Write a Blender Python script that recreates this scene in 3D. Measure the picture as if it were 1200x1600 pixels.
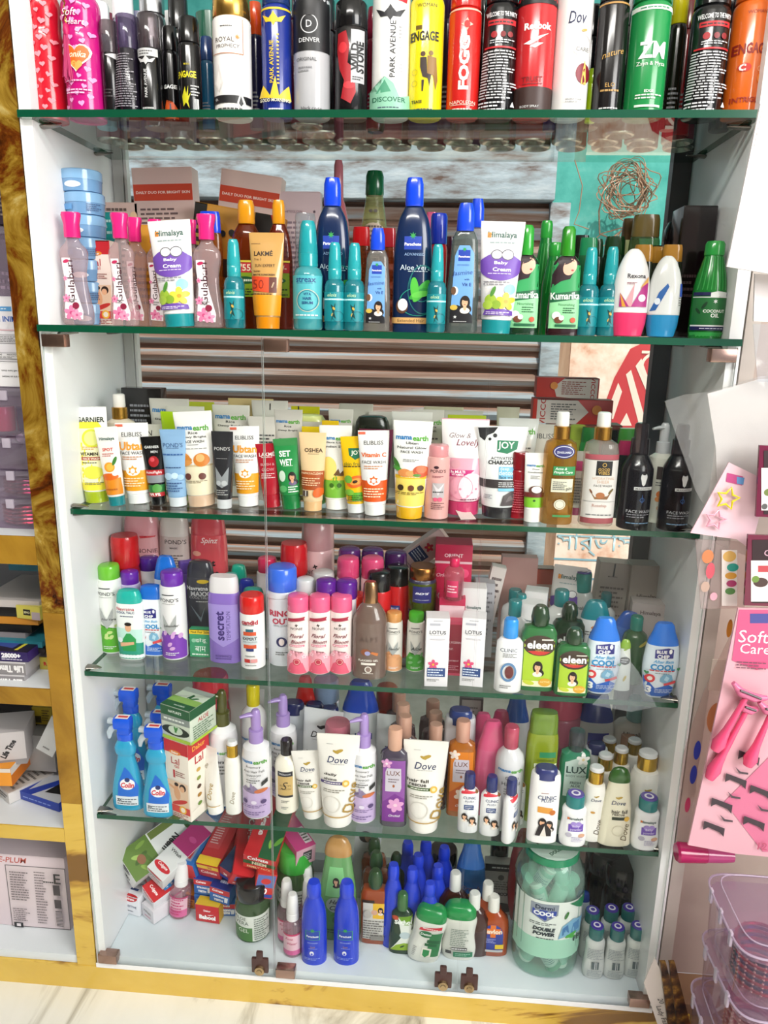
import bpy, bmesh, math, random
from math import pi, sin, cos, radians
from mathutils import Vector, Matrix, Euler
random.seed(7)
for o in list(bpy.data.objects): bpy.data.objects.remove(o)
SC = bpy.context.scene; COL = SC.collection
# ---------------------------------------------------------------- camera
FPX = 1150.0; CAM = Vector((.5417, -.9865, 1.0422)); PITCH, YAW, ROLL = -.2468, -.0709, .0205
fw = Vector((sin(YAW)*cos(PITCH), cos(YAW)*cos(PITCH), sin(PITCH)))
rt0 = Vector((cos(YAW), -sin(YAW), 0)); up0 = rt0.cross(fw)
rt = cos(ROLL)*rt0 + sin(ROLL)*up0; up = -sin(ROLL)*rt0 + cos(ROLL)*up0
cd = bpy.data.cameras.new('camera'); cam = bpy.data.objects.new('camera', cd); COL.objects.link(cam)
cd.sensor_fit = 'HORIZONTAL'; cd.sensor_width = 36; cd.lens = 36*FPX/1200; cd.clip_start = .02
cam.matrix_world = Matrix(((rt.x, up.x, -fw.x, CAM.x), (rt.y, up.y, -fw.y, CAM.y), (rt.z, up.z, -fw.z, CAM.z), (0, 0, 0, 1)))
SC.camera = cam
# ---------------------------------------------------------------- light, exposure
SC.view_settings.view_transform = 'Standard'; SC.view_settings.look = 'None'
SC.view_settings.gamma = 1; SC.view_settings.use_curve_mapping = False
SC.view_settings.exposure = 0.5
SC.cycles.transparent_max_bounces = 48; SC.cycles.max_bounces = 12
wd = bpy.data.worlds.new('world'); SC.world = wd; wd.use_nodes = True
bg = wd.node_tree.nodes['Background']; bg.inputs[0].default_value = (.86, .93, 1, 1); bg.inputs[1].default_value = .5
def area(name, loc, tgt, sx, sy, e, col=(1, 1, 1)):
    l = bpy.data.lights.new(name, 'AREA'); l.shape = 'RECTANGLE'; l.size = sx; l.size_y = sy; l.energy = e; l.color = col
    o = bpy.data.objects.new(name, l); COL.objects.link(o); o.location = loc
    o.rotation_euler = (Vector(tgt)-Vector(loc)).to_track_quat('-Z', 'Y').to_euler(); return o
area('doorway_daylight', (2.3, -1.9, 1.9), (.3, .1, .7), 1.3, 1.7, 62, (1, .98, .95))
area('ceiling_tube', (.3, -1.3, 2.15), (.4, .1, .9), 1.2, .12, 13, (1, .97, .92))
sn = bpy.data.lights.new('sun', 'SUN'); sn.energy = 3.6; sn.angle = .02; sn.color = (1, .93, .82)
so = bpy.data.objects.new('sun', sn); COL.objects.link(so); so.location = (1, -1, 4)
so.rotation_euler = Vector((-.30, .55, -1.15)).to_track_quat('-Z', 'Y').to_euler()
# ---------------------------------------------------------------- pixel <-> place helpers
def ray(px, py): return (fw + rt*((px-600)/FPX) - up*((py-800)/FPX))
def onz(px, py, z): d = ray(px, py); return CAM + d*((z-CAM.z)/d.z)
def ony(px, py, y): d = ray(px, py); return CAM + d*((y-CAM.y)/d.y)
def onx(px, py, x): d = ray(px, py); return CAM + d*((x-CAM.x)/d.x)
def prj(p):
    d = Vector(p)-CAM; z = d.dot(fw); return 600+FPX*d.dot(rt)/z, 800-FPX*d.dot(up)/z, z
def solve(f, lo, hi):
    s = f(lo) > 0
    for _ in range(40):
        m = (lo+hi)/2
        if (f(m) > 0) == s: lo = m
        else: hi = m
    return (lo+hi)/2
# ---------------------------------------------------------------- materials
def lin(h):
    h = h.lstrip('#')
    if len(h) == 3: h = ''.join(c*2 for c in h)
    v = [int(h[i:i+2], 16)/255 for i in (0, 2, 4)]
    return tuple((c/12.92 if c <= .04045 else ((c+.055)/1.055)**2.4) for c in v)+(1,)
MC = {}
def N(nt, t, **k):
    n = nt.nodes.new(t)
    for a, b in k.items(): setattr(n, a, b)
    return n
def M(s):
    """p plastic/paper, s shiny plastic, m metal, t see-through, c cloudy see-through, w thin wrap; then hex"""
    if s in MC: return MC[s]
    k, h = s[0], s[1:]
    if k not in 'psmtcw': k, h = 'p', s
    m = bpy.data.materials.new({'p': 'satin', 's': 'gloss', 'm': 'metal', 't': 'clear', 'c': 'cloudy', 'w': 'film'}[k]+'_'+h); m.use_nodes = True
    nt = m.node_tree; b = nt.nodes['Principled BSDF']; c = lin(h); b.inputs['Base Color'].default_value = c
    out = nt.nodes['Material Output']
    m.diffuse_color = c
    if k == 'p': b.inputs['Roughness'].default_value = .42
    if k == 's': b.inputs['Roughness'].default_value = .16; b.inputs['Coat Weight'].default_value = .15; b.inputs['Coat Roughness'].default_value = .05
    if k == 'm': b.inputs['Metallic'].default_value = .95; b.inputs['Roughness'].default_value = .24
    if k in 'tcw':
        tr = N(nt, 'ShaderNodeBsdfTransparent'); tr.inputs[0].default_value = tuple(1-(1-v)*{'t': .75, 'c': .85, 'w': .25}[k] for v in c[:3])+(1,)
        b.inputs['Roughness'].default_value = .12
        mx = N(nt, 'ShaderNodeMixShader'); mx.inputs[0].default_value = {'t': .22, 'c': .62, 'w': .10}[k]
        gl = N(nt, 'ShaderNodeBsdfGlossy'); gl.inputs['Roughness'].default_value = .06
        fr = N(nt, 'ShaderNodeFresnel'); fr.inputs[0].default_value = 1.4
        m2 = N(nt, 'ShaderNodeMixShader'); L = nt.links
        L.new(tr.outputs[0], mx.inputs[1]); L.new(b.outputs[0], mx.inputs[2])
        ge = N(nt, 'ShaderNodeNewGeometry'); bk = N(nt, 'ShaderNodeMath', operation='SUBTRACT'); bk.inputs[0].default_value = 1; L.new(ge.outputs['Backfacing'], bk.inputs[1])
        m3 = N(nt, 'ShaderNodeMath', operation='MULTIPLY'); L.new(fr.outputs[0], m3.inputs[0]); L.new(bk.outputs[0], m3.inputs[1]); L.new(m3.outputs[0], m2.inputs[0])
        L.new(mx.outputs[0], m2.inputs[1]); L.new(gl.outputs[0], m2.inputs[2]); L.new(m2.outputs[0], out.inputs[0])
    MC[s] = m; return m
def glassmat(name, tint, gloss=1.0):
    m = bpy.data.materials.new(name); m.use_nodes = True; nt = m.node_tree; nt.nodes.remove(nt.nodes['Principled BSDF'])
    tr = N(nt, 'ShaderNodeBsdfTransparent'); tr.inputs[0].default_value = tint
    gl = N(nt, 'ShaderNodeBsdfGlossy'); gl.inputs['Roughness'].default_value = .015
    fr = N(nt, 'ShaderNodeFresnel'); fr.inputs[0].default_value = 1.5
    ge = N(nt, 'ShaderNodeNewGeometry'); mt = N(nt, 'ShaderNodeMath', operation='MULTIPLY'); mt.inputs[1].default_value = gloss
    mx = N(nt, 'ShaderNodeMixShader'); L = nt.links
    bk = N(nt, 'ShaderNodeMath', operation='SUBTRACT'); bk.inputs[0].default_value = 1; L.new(ge.outputs['Backfacing'], bk.inputs[1])
    m3 = N(nt, 'ShaderNodeMath', operation='MULTIPLY'); L.new(fr.outputs[0], m3.inputs[0]); L.new(bk.outputs[0], m3.inputs[1])
    L.new(m3.outputs[0], mt.inputs[0]); L.new(mt.outputs[0], mx.inputs[0]); L.new(tr.outputs[0], mx.inputs[1]); L.new(gl.outputs[0], mx.inputs[2])
    L.new(mx.outputs[0], nt.nodes['Material Output'].inputs[0]); return m
def noisy(name, stops, scale=5, rough=.5, metal=0, vec=(1, 1, 1), detail=6, dist=0, bump=0, rot=(0, 0, 0), coat=0):
    m = bpy.data.materials.new(name); m.use_nodes = True; nt = m.node_tree; b = nt.nodes['Principled BSDF']; L = nt.links
    tc = N(nt, 'ShaderNodeTexCoord'); mp = N(nt, 'ShaderNodeMapping'); mp.inputs['Scale'].default_value = vec; mp.inputs['Rotation'].default_value = rot
    no = N(nt, 'ShaderNodeTexNoise'); no.inputs['Scale'].default_value = scale; no.inputs['Detail'].default_value = detail; no.inputs['Distortion'].default_value = dist
    no.inputs['Roughness'].default_value = .62
    cr = N(nt, 'ShaderNodeValToRGB'); el = cr.color_ramp.elements
    while len(el) > 1: el.remove(el[-1])
    el[0].position = stops[0][0]; el[0].color = lin(stops[0][1])
    for p, c in stops[1:]: e = el.new(p); e.color = lin(c)
    L.new(tc.outputs['Object'], mp.inputs[0]); L.new(mp.outputs[0], no.inputs['Vector']); L.new(no.outputs['Fac'], cr.inputs[0]); L.new(cr.outputs[0], b.inputs['Base Color'])
    b.inputs['Roughness'].default_value = rough; b.inputs['Metallic'].default_value = metal; b.inputs['Coat Weight'].default_value = coat
    if bump:
        bp = N(nt, 'ShaderNodeBump'); bp.inputs['Strength'].default_value = bump; bp.inputs['Distance'].default_value = .004
        L.new(no.outputs['Fac'], bp.inputs['Height']); L.new(bp.outputs[0], b.inputs['Normal'])
    return m
# ---------------------------------------------------------------- mesh helpers
def link(name, me, parent=None, mats=()):
    o = bpy.data.objects.new(name, me); COL.objects.link(o)
    for m in mats: me.materials.append(m)
    if parent: o.parent = parent
    return o
def fin(name, bm, mats, parent=None, smooth=True, ang=38):
    me = bpy.data.meshes.new(name); bmesh.ops.recalc_face_normals(bm, faces=bm.faces); bm.to_mesh(me); bm.free()
    if smooth:
        for p in me.polygons: p.use_smooth = True
        me.set_sharp_from_angle(angle=radians(ang))
    if not isinstance(mats, (list, tuple)): mats = [mats]
    return link(name, me, parent, [M(m) if isinstance(m, str) else m for m in mats])
def empty(name, loc=(0, 0, 0), rot=(0, 0, 0)):
    o = bpy.data.objects.new(name, None); COL.objects.link(o); o.location = loc; o.rotation_euler = rot; o.empty_display_size = .02; return o
def tag(o, label=None, cat=None, g=None, kind=None):
    if label: o['label'] = label
    if cat: o['category'] = cat
    if g: o['group'] = g
    if kind: o['kind'] = kind
    return o
def bx(bm, a, b, mi=0, bev=0):
    r = bmesh.ops.create_cube(bm, size=1); vs = r['verts']
    bmesh.ops.scale(bm, vec=[max(abs(b[i]-a[i]), 1e-5) for i in range(3)], verts=vs)
    bmesh.ops.translate(bm, vec=[(a[i]+b[i])/2 for i in range(3)], verts=vs)
    fs = list({f for v in vs for f in v.link_faces})
    for f in fs: f.material_index = mi
    if bev: bmesh.ops.bevel(bm, geom=list({e for v in vs for e in v.link_edges}), offset=bev, segments=2, affect='EDGES', profile=.6)
def box(name, a, b, m, parent=None, bev=0):
    bm = bmesh.new(); bx(bm, a, b, 0, bev); return fin(name, bm, m, parent, smooth=bool(bev))
def tube(bm, pts, r, seg=8, mi=0, closed=False, flat=1):
    """swept tube through points, r number or list"""
    pts = [Vector(p) for p in pts]; n = len(pts); rings = []; q = None
    for i, p in enumerate(pts):
        t = (pts[(i+1) % n if closed else min(i+1, n-1)]-pts[(i-1) % n if closed else max(i-1, 0)]).normalized()
        if q is None: q = Vector((0, 0, 1)).cross(t) if abs(t.z) < .9 else Vector((1, 0, 0)).cross(t)
        q = (q-t*q.dot(t)).normalized(); s = t.cross(q); rr = r[i] if isinstance(r, (list, tuple)) else r
        rings.append([bm.verts.new(p+q*rr*cos(2*pi*k/seg)+s*rr*flat*sin(2*pi*k/seg)) for k in range(seg)])
    for i in range(n if closed else n-1):
        A, B = rings[i], rings[(i+1) % n]
        for k in range(seg): bm.faces.new((A[k], A[(k+1) % seg], B[(k+1) % seg], B[k])).material_index = mi
    if not closed:
        bm.faces.new(rings[0][::-1]).material_index = mi; bm.faces.new(rings[-1]).material_index = mi
def se(a, n):
    c, s = cos(a), sin(a); f = lambda x: math.copysign(abs(x)**(2/n), x); return f(c), f(s)
def loft(bm, secs, n=2, seg=28, mi=0, off=(0, 0)):
    rings = []
    for t, w, d in secs:
        rings.append([bm.verts.new((off[0]+w*se(2*pi*k/seg, n)[0], off[1]+d*se(2*pi*k/seg, n)[1], t)) for k in range(seg)])
    for A, B in zip(rings, rings[1:]):
        for k in range(seg): bm.faces.new((A[k], A[(k+1) % seg], B[(k+1) % seg], B[k])).material_index = mi
    bm.faces.new(rings[0][::-1]).material_index = mi; bm.faces.new(rings[-1]).material_index = mi
def crom(secs, k=4):
    out = []; n = len(secs)
    for i in range(n-1):
        p = [secs[max(i-1, 0)], secs[i], secs[i+1], secs[min(i+2, n-1)]]
        for j in range(k):
            u = j/k
            out.append(tuple(.5*((2*p[1][a])+(-p[0][a]+p[2][a])*u+(2*p[0][a]-5*p[1][a]+4*p[2][a]-p[3][a])*u*u+(-p[0][a]+3*p[1][a]-3*p[2][a]+p[3][a])*u**3) for a in range(3)))
    out.append(tuple(secs[-1])); return out
# ---------------------------------------------------------------- printed artwork (2-D shapes laid onto a surface)
TC = {}
def tmesh(txt, bold=0, shear=0, sp=1):
    k = (txt, bold, shear, sp)
    if k in TC: return TC[k]
    c = bpy.data.curves.new('text', 'FONT'); c.body = txt; c.size = 1; c.resolution_u = 2; c.offset = bold; c.shear = shear; c.space_character = sp
    o = bpy.data.objects.new('text', c); COL.objects.link(o); dg = bpy.context.evaluated_depsgraph_get()
    me = bpy.data.meshes.new_from_object(o.evaluated_get(dg)); vs = [(v.co.x, v.co.y) for v in me.vertices]; fs = [tuple(p.vertices) for p in me.polygons]
    bpy.data.objects.remove(o); bpy.data.curves.remove(c); bpy.data.meshes.remove(me)
    if not vs: vs = [(0, 0), (1, 0), (1, .7), (0, .7)]; fs = [(0, 1, 2, 3)]
    x0 = min(v[0] for v in vs); x1 = max(v[0] for v in vs); y0 = min(v[1] for v in vs); y1 = max(v[1] for v in vs)
    TC[k] = ([((x-(x0+x1)/2)/(x1-x0), (y-(y0+y1)/2)/(x1-x0)) for x, y in vs], fs, (y1-y0)/(x1-x0)); return TC[k]
# shapes: u in half-widths, v in heights; radii in half-widths
def R(u0, v0, u1, v1, c): return ('r', u0, v0, u1, v1, c)
def E(u, v, ru, rv, c, a=0, st=0, en=360): return ('e', u, v, ru, rv, c, a, st, en)
def T(s, u, v, w, c, h=0, bold=.012, shear=0, sp=1, a=0): return ('t', s, u, v, w, c, h, bold, shear, sp, a)
def PG(pts, c): return ('p', pts, c)
def FP(u0, v0, u1, v1, rows, c, seed=1):
    rd = random.Random(seed); out = []; dv = (v1-v0)/rows
    for i in range(rows):
        v = v1-(i+.5)*dv; u = u0
        end = u1-(u1-u0)*rd.random()*.35
        while u < end:
            w = (u1-u0)*rd.uniform(.06, .2); out.append(R(u, v-dv*.22, min(u+w, end), v+dv*.22, c)); u += w+(u1-u0)*.03
    return out
def RING(u, v, r, c, th=.18, ry=None):
    return [('o', u, v, r, ry or r, c, th)]
def HEART(u, v, s, c, a=0): return ('h', u, v, s, c, a)
def STAR(u, v, s, c, k=5, inner=.45): return ('s', u, v, s, c, k, inner)
def FLOWER(u, v, s, c, c2, k=5):
    return [E(u+s*.6*cos(2*pi*i/k+.3), (u*0+v), s*.5, s*.36, c, a=360*i/k+17) if 0 else ('f', u, v, s*.6*cos(2*pi*i/k+.3), s*.6*sin(2*pi*i/k+.3), s*.5, s*.34, c, 360*i/k+17) for i in range(k)]+[E(u, v, s*.25, s*.25, c2)]
def LEAF(u, v, l, a, c): return ('f', u, v, l*.5*cos(radians(a)), l*.5*sin(radians(a)), l*.5, l*.17, c, a)
def LADY(u, v, s, hair='#221510', skin='#e8b48e', top='#e8e0d8'):
    return [('f', u, v, 0, 0, s*.62, s*.85, hair, 0), ('f', u, v, s*.25, -s*.75, s*.6, s*.5, hair, -30), ('f', u, v, 0, -s*1.0, s*.6, s*.38, top, 0), ('f', u, v, 0, -s*.6, s*.2, s*.4, skin, 0),
            ('f', u, v, -s*.02, -s*.02, s*.36, s*.5, skin, 0), ('f', u, v, s*.02, s*.4, s*.42, s*.2, hair, -12), ('f', u, v, -s*.02, -s*.25, s*.13, s*.04, '#b4303a', 0),
            ('f', u, v, -s*.16, s*.06, s*.07, s*.03, '#2a1a14', 0), ('f', u, v, s*.13, s*.06, s*.07, s*.03, '#2a1a14', 0)]
def flat(L):
    o = []
    for x in L:
        if isinstance(x, list): o += flat(x)
        elif x: o.append(x)
    return o
def art(name, els, A, H, surf, parent, cut=None):
    """lay 2-D elements onto a surface given by surf(x, z, layer) -> point"""
    els = flat(els)
    if not els: return None
    allv, allf, fm, mats, idx = [], [], [], [], {}
    step = cut or A*.17
    for li, e in enumerate(els):
        k = e[0]; bm = bmesh.new(); col = None
        def ell(cx, cz, rx, rz, a, st=0, en=360):
            a = radians(a); ns = 20; full = en-st >= 360; cnt = ns if full else ns+1
            c0 = bm.verts.new((cx, cz, 0)); rings = []
            for q in (.5, 1):
                rings.append([bm.verts.new((cx+q*(rx*cos(t)*cos(a)-rz*sin(t)*sin(a)), cz+q*(rx*cos(t)*sin(a)+rz*sin(t)*cos(a)), 0)) for t in [radians(st+(en-st)*i/ns) for i in range(cnt)]])
            for i in range(cnt if full else cnt-1):
                j = (i+1) % cnt; bm.faces.new((c0, rings[0][i], rings[0][j])); bm.faces.new((rings[0][i], rings[1][i], rings[1][j], rings[0][j]))
        bis = False
        if k == 'r':
            _, u0, v0, u1, v1, col = e; x0, x1, z0, z1 = u0*A, u1*A, v0*H, v1*H
            bm.faces.new([bm.verts.new(q) for q in ((x0, z0, 0), (x1, z0, 0), (x1, z1, 0), (x0, z1, 0))])
        elif k == 'e': _, u, v, ru, rv, col, a, st, en = e; ell(u*A, v*H, ru*A, rv*A, a, st, en)
        elif k == 'f': _, u, v, du, dv, ru, rv, col, a = e; ell(u*A+du*A, v*H+dv*A, ru*A, rv*A, a)
        elif k == 'o':
            _, u, v, ru, rv, col, th = e; ns = 28; q = [[bm.verts.new((u*A+ru*A*s*cos(2*pi*i/ns), v*H+rv*A*s*sin(2*pi*i/ns), 0)) for i in range(ns)] for s in (1-th, 1)]
            for i in range(ns): bm.faces.new((q[0][i], q[1][i], q[1][(i+1) % ns], q[0][(i+1) % ns]))
        elif k in 'hs':
            if k == 'h':
                _, u, v, s, col, a = e; P = [(16*sin(t)**3/17, (13*cos(t)-5*cos(2*t)-2*cos(3*t)-cos(4*t))/17) for t in [2*pi*i/24 for i in range(24)]]; a = radians(a)
                P = [(x*cos(a)-y*sin(a), x*sin(a)+y*cos(a)) for x, y in P]
            else:
                _, u, v, s, col, kk, inn = e; P = [((1 if i % 2 == 0 else inn)*sin(pi*i/kk), (1 if i % 2 == 0 else inn)*cos(pi*i/kk)) for i in range(2*kk)]
            c0 = bm.verts.new((u*A, v*H, 0)); vv = [bm.verts.new((u*A+x*s*A, v*H+y*s*A, 0)) for x, y in P]
            for i in range(len(vv)): bm.faces.new((c0, vv[i], vv[(i+1) % len(vv)]))
            bis = s*A > step
        elif k == 'p':
            _, pts, col = e; f = bm.faces.new([bm.verts.new((u*A, v*H, 0)) for u, v in pts]); bmesh.ops.triangulate(bm, faces=[f]); bis = True
        elif k == 't':
            _, s, u, v, w, col, h, bold, shear, sp, a = e; vs, fs, asp = tmesh(s, bold, shear, sp); sx = w*A; sy = sx if not h else h*A/asp; a = radians(a)
            vv = [bm.verts.new((u*A+x*sx*cos(a)-y*sy*sin(a), v*H+x*sx*sin(a)+y*sy*cos(a), 0)) for x, y in vs]
            for f in fs:
                try: bm.faces.new([vv[i] for i in f])
                except ValueError: pass
            bis = True
        if cut != 0 and bm.verts:
            for ax, st_ in ((0, step), (1, A*.34)):
                cs = [v.co[ax] for v in bm.verts]; lo, hi = min(cs), max(cs); q = (math.floor(lo/st_)+1)*st_
                while q < hi-1e-6:
                    bmesh.ops.bisect_plane(bm, geom=bm.verts[:]+bm.edges[:]+bm.faces[:], plane_co=(q, 0, 0) if ax == 0 else (0, q, 0), plane_no=(1, 0, 0) if ax == 0 else (0, 1, 0), dist=1e-7); q += st_
        if col not in idx: idx[col] = len(mats); mats.append(M(col))
        b0 = len(allv); bm.verts.index_update()
        for v in bm.verts: allv.append(surf(v.co.x, v.co.y, li))
        for f in bm.faces: allf.append([b0+v.index for v in f.verts]); fm.append(idx[col])
        bm.free()
    me = bpy.data.meshes.new(name); me.from_pydata(allv, [], allf)
    for p, i in zip(me.polygons, fm): p.material_index = i; p.use_smooth = True
    return link(name, me, parent, mats)
def bodysurf(secs, n, A, H):
    S = sorted((s for s in secs), key=lambda s: s[0])
    def f(x, z, li):
        z = max(S[0][0]+1e-5, min(S[-1][0]-1e-5, z)); w = d = None
        for a, b in zip(S, S[1:]):
            if a[0] <= z <= b[0]:
                q = (z-a[0])/max(b[0]-a[0], 1e-9); w = a[1]+(b[1]-a[1])*q; d = a[2]+(b[2]-a[2])*q; break
        w = max(w, 1e-4); r = min(.985, abs(x)/w); x = math.copysign(r*w, x)
        e = .0004+.00004*li; y = -d*(1-r**n)**(1/n)
        nx = (x/w)*e*1.0
        return (x+nx, y-e*(1 if r < .9 else .6), z)
    return f
# ---------------------------------------------------------------- containers
SZ = {1: 1.2956, 2: 1.0357, 3: .7779, 4: .5221, 5: .2702, 6: .002}   # tops of the five glass shelves and of the cabinet bottom
def S(l, dr): return [(s[0], s[1], s[2] if len(s) > 2 else s[1]*dr) for s in l]
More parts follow.
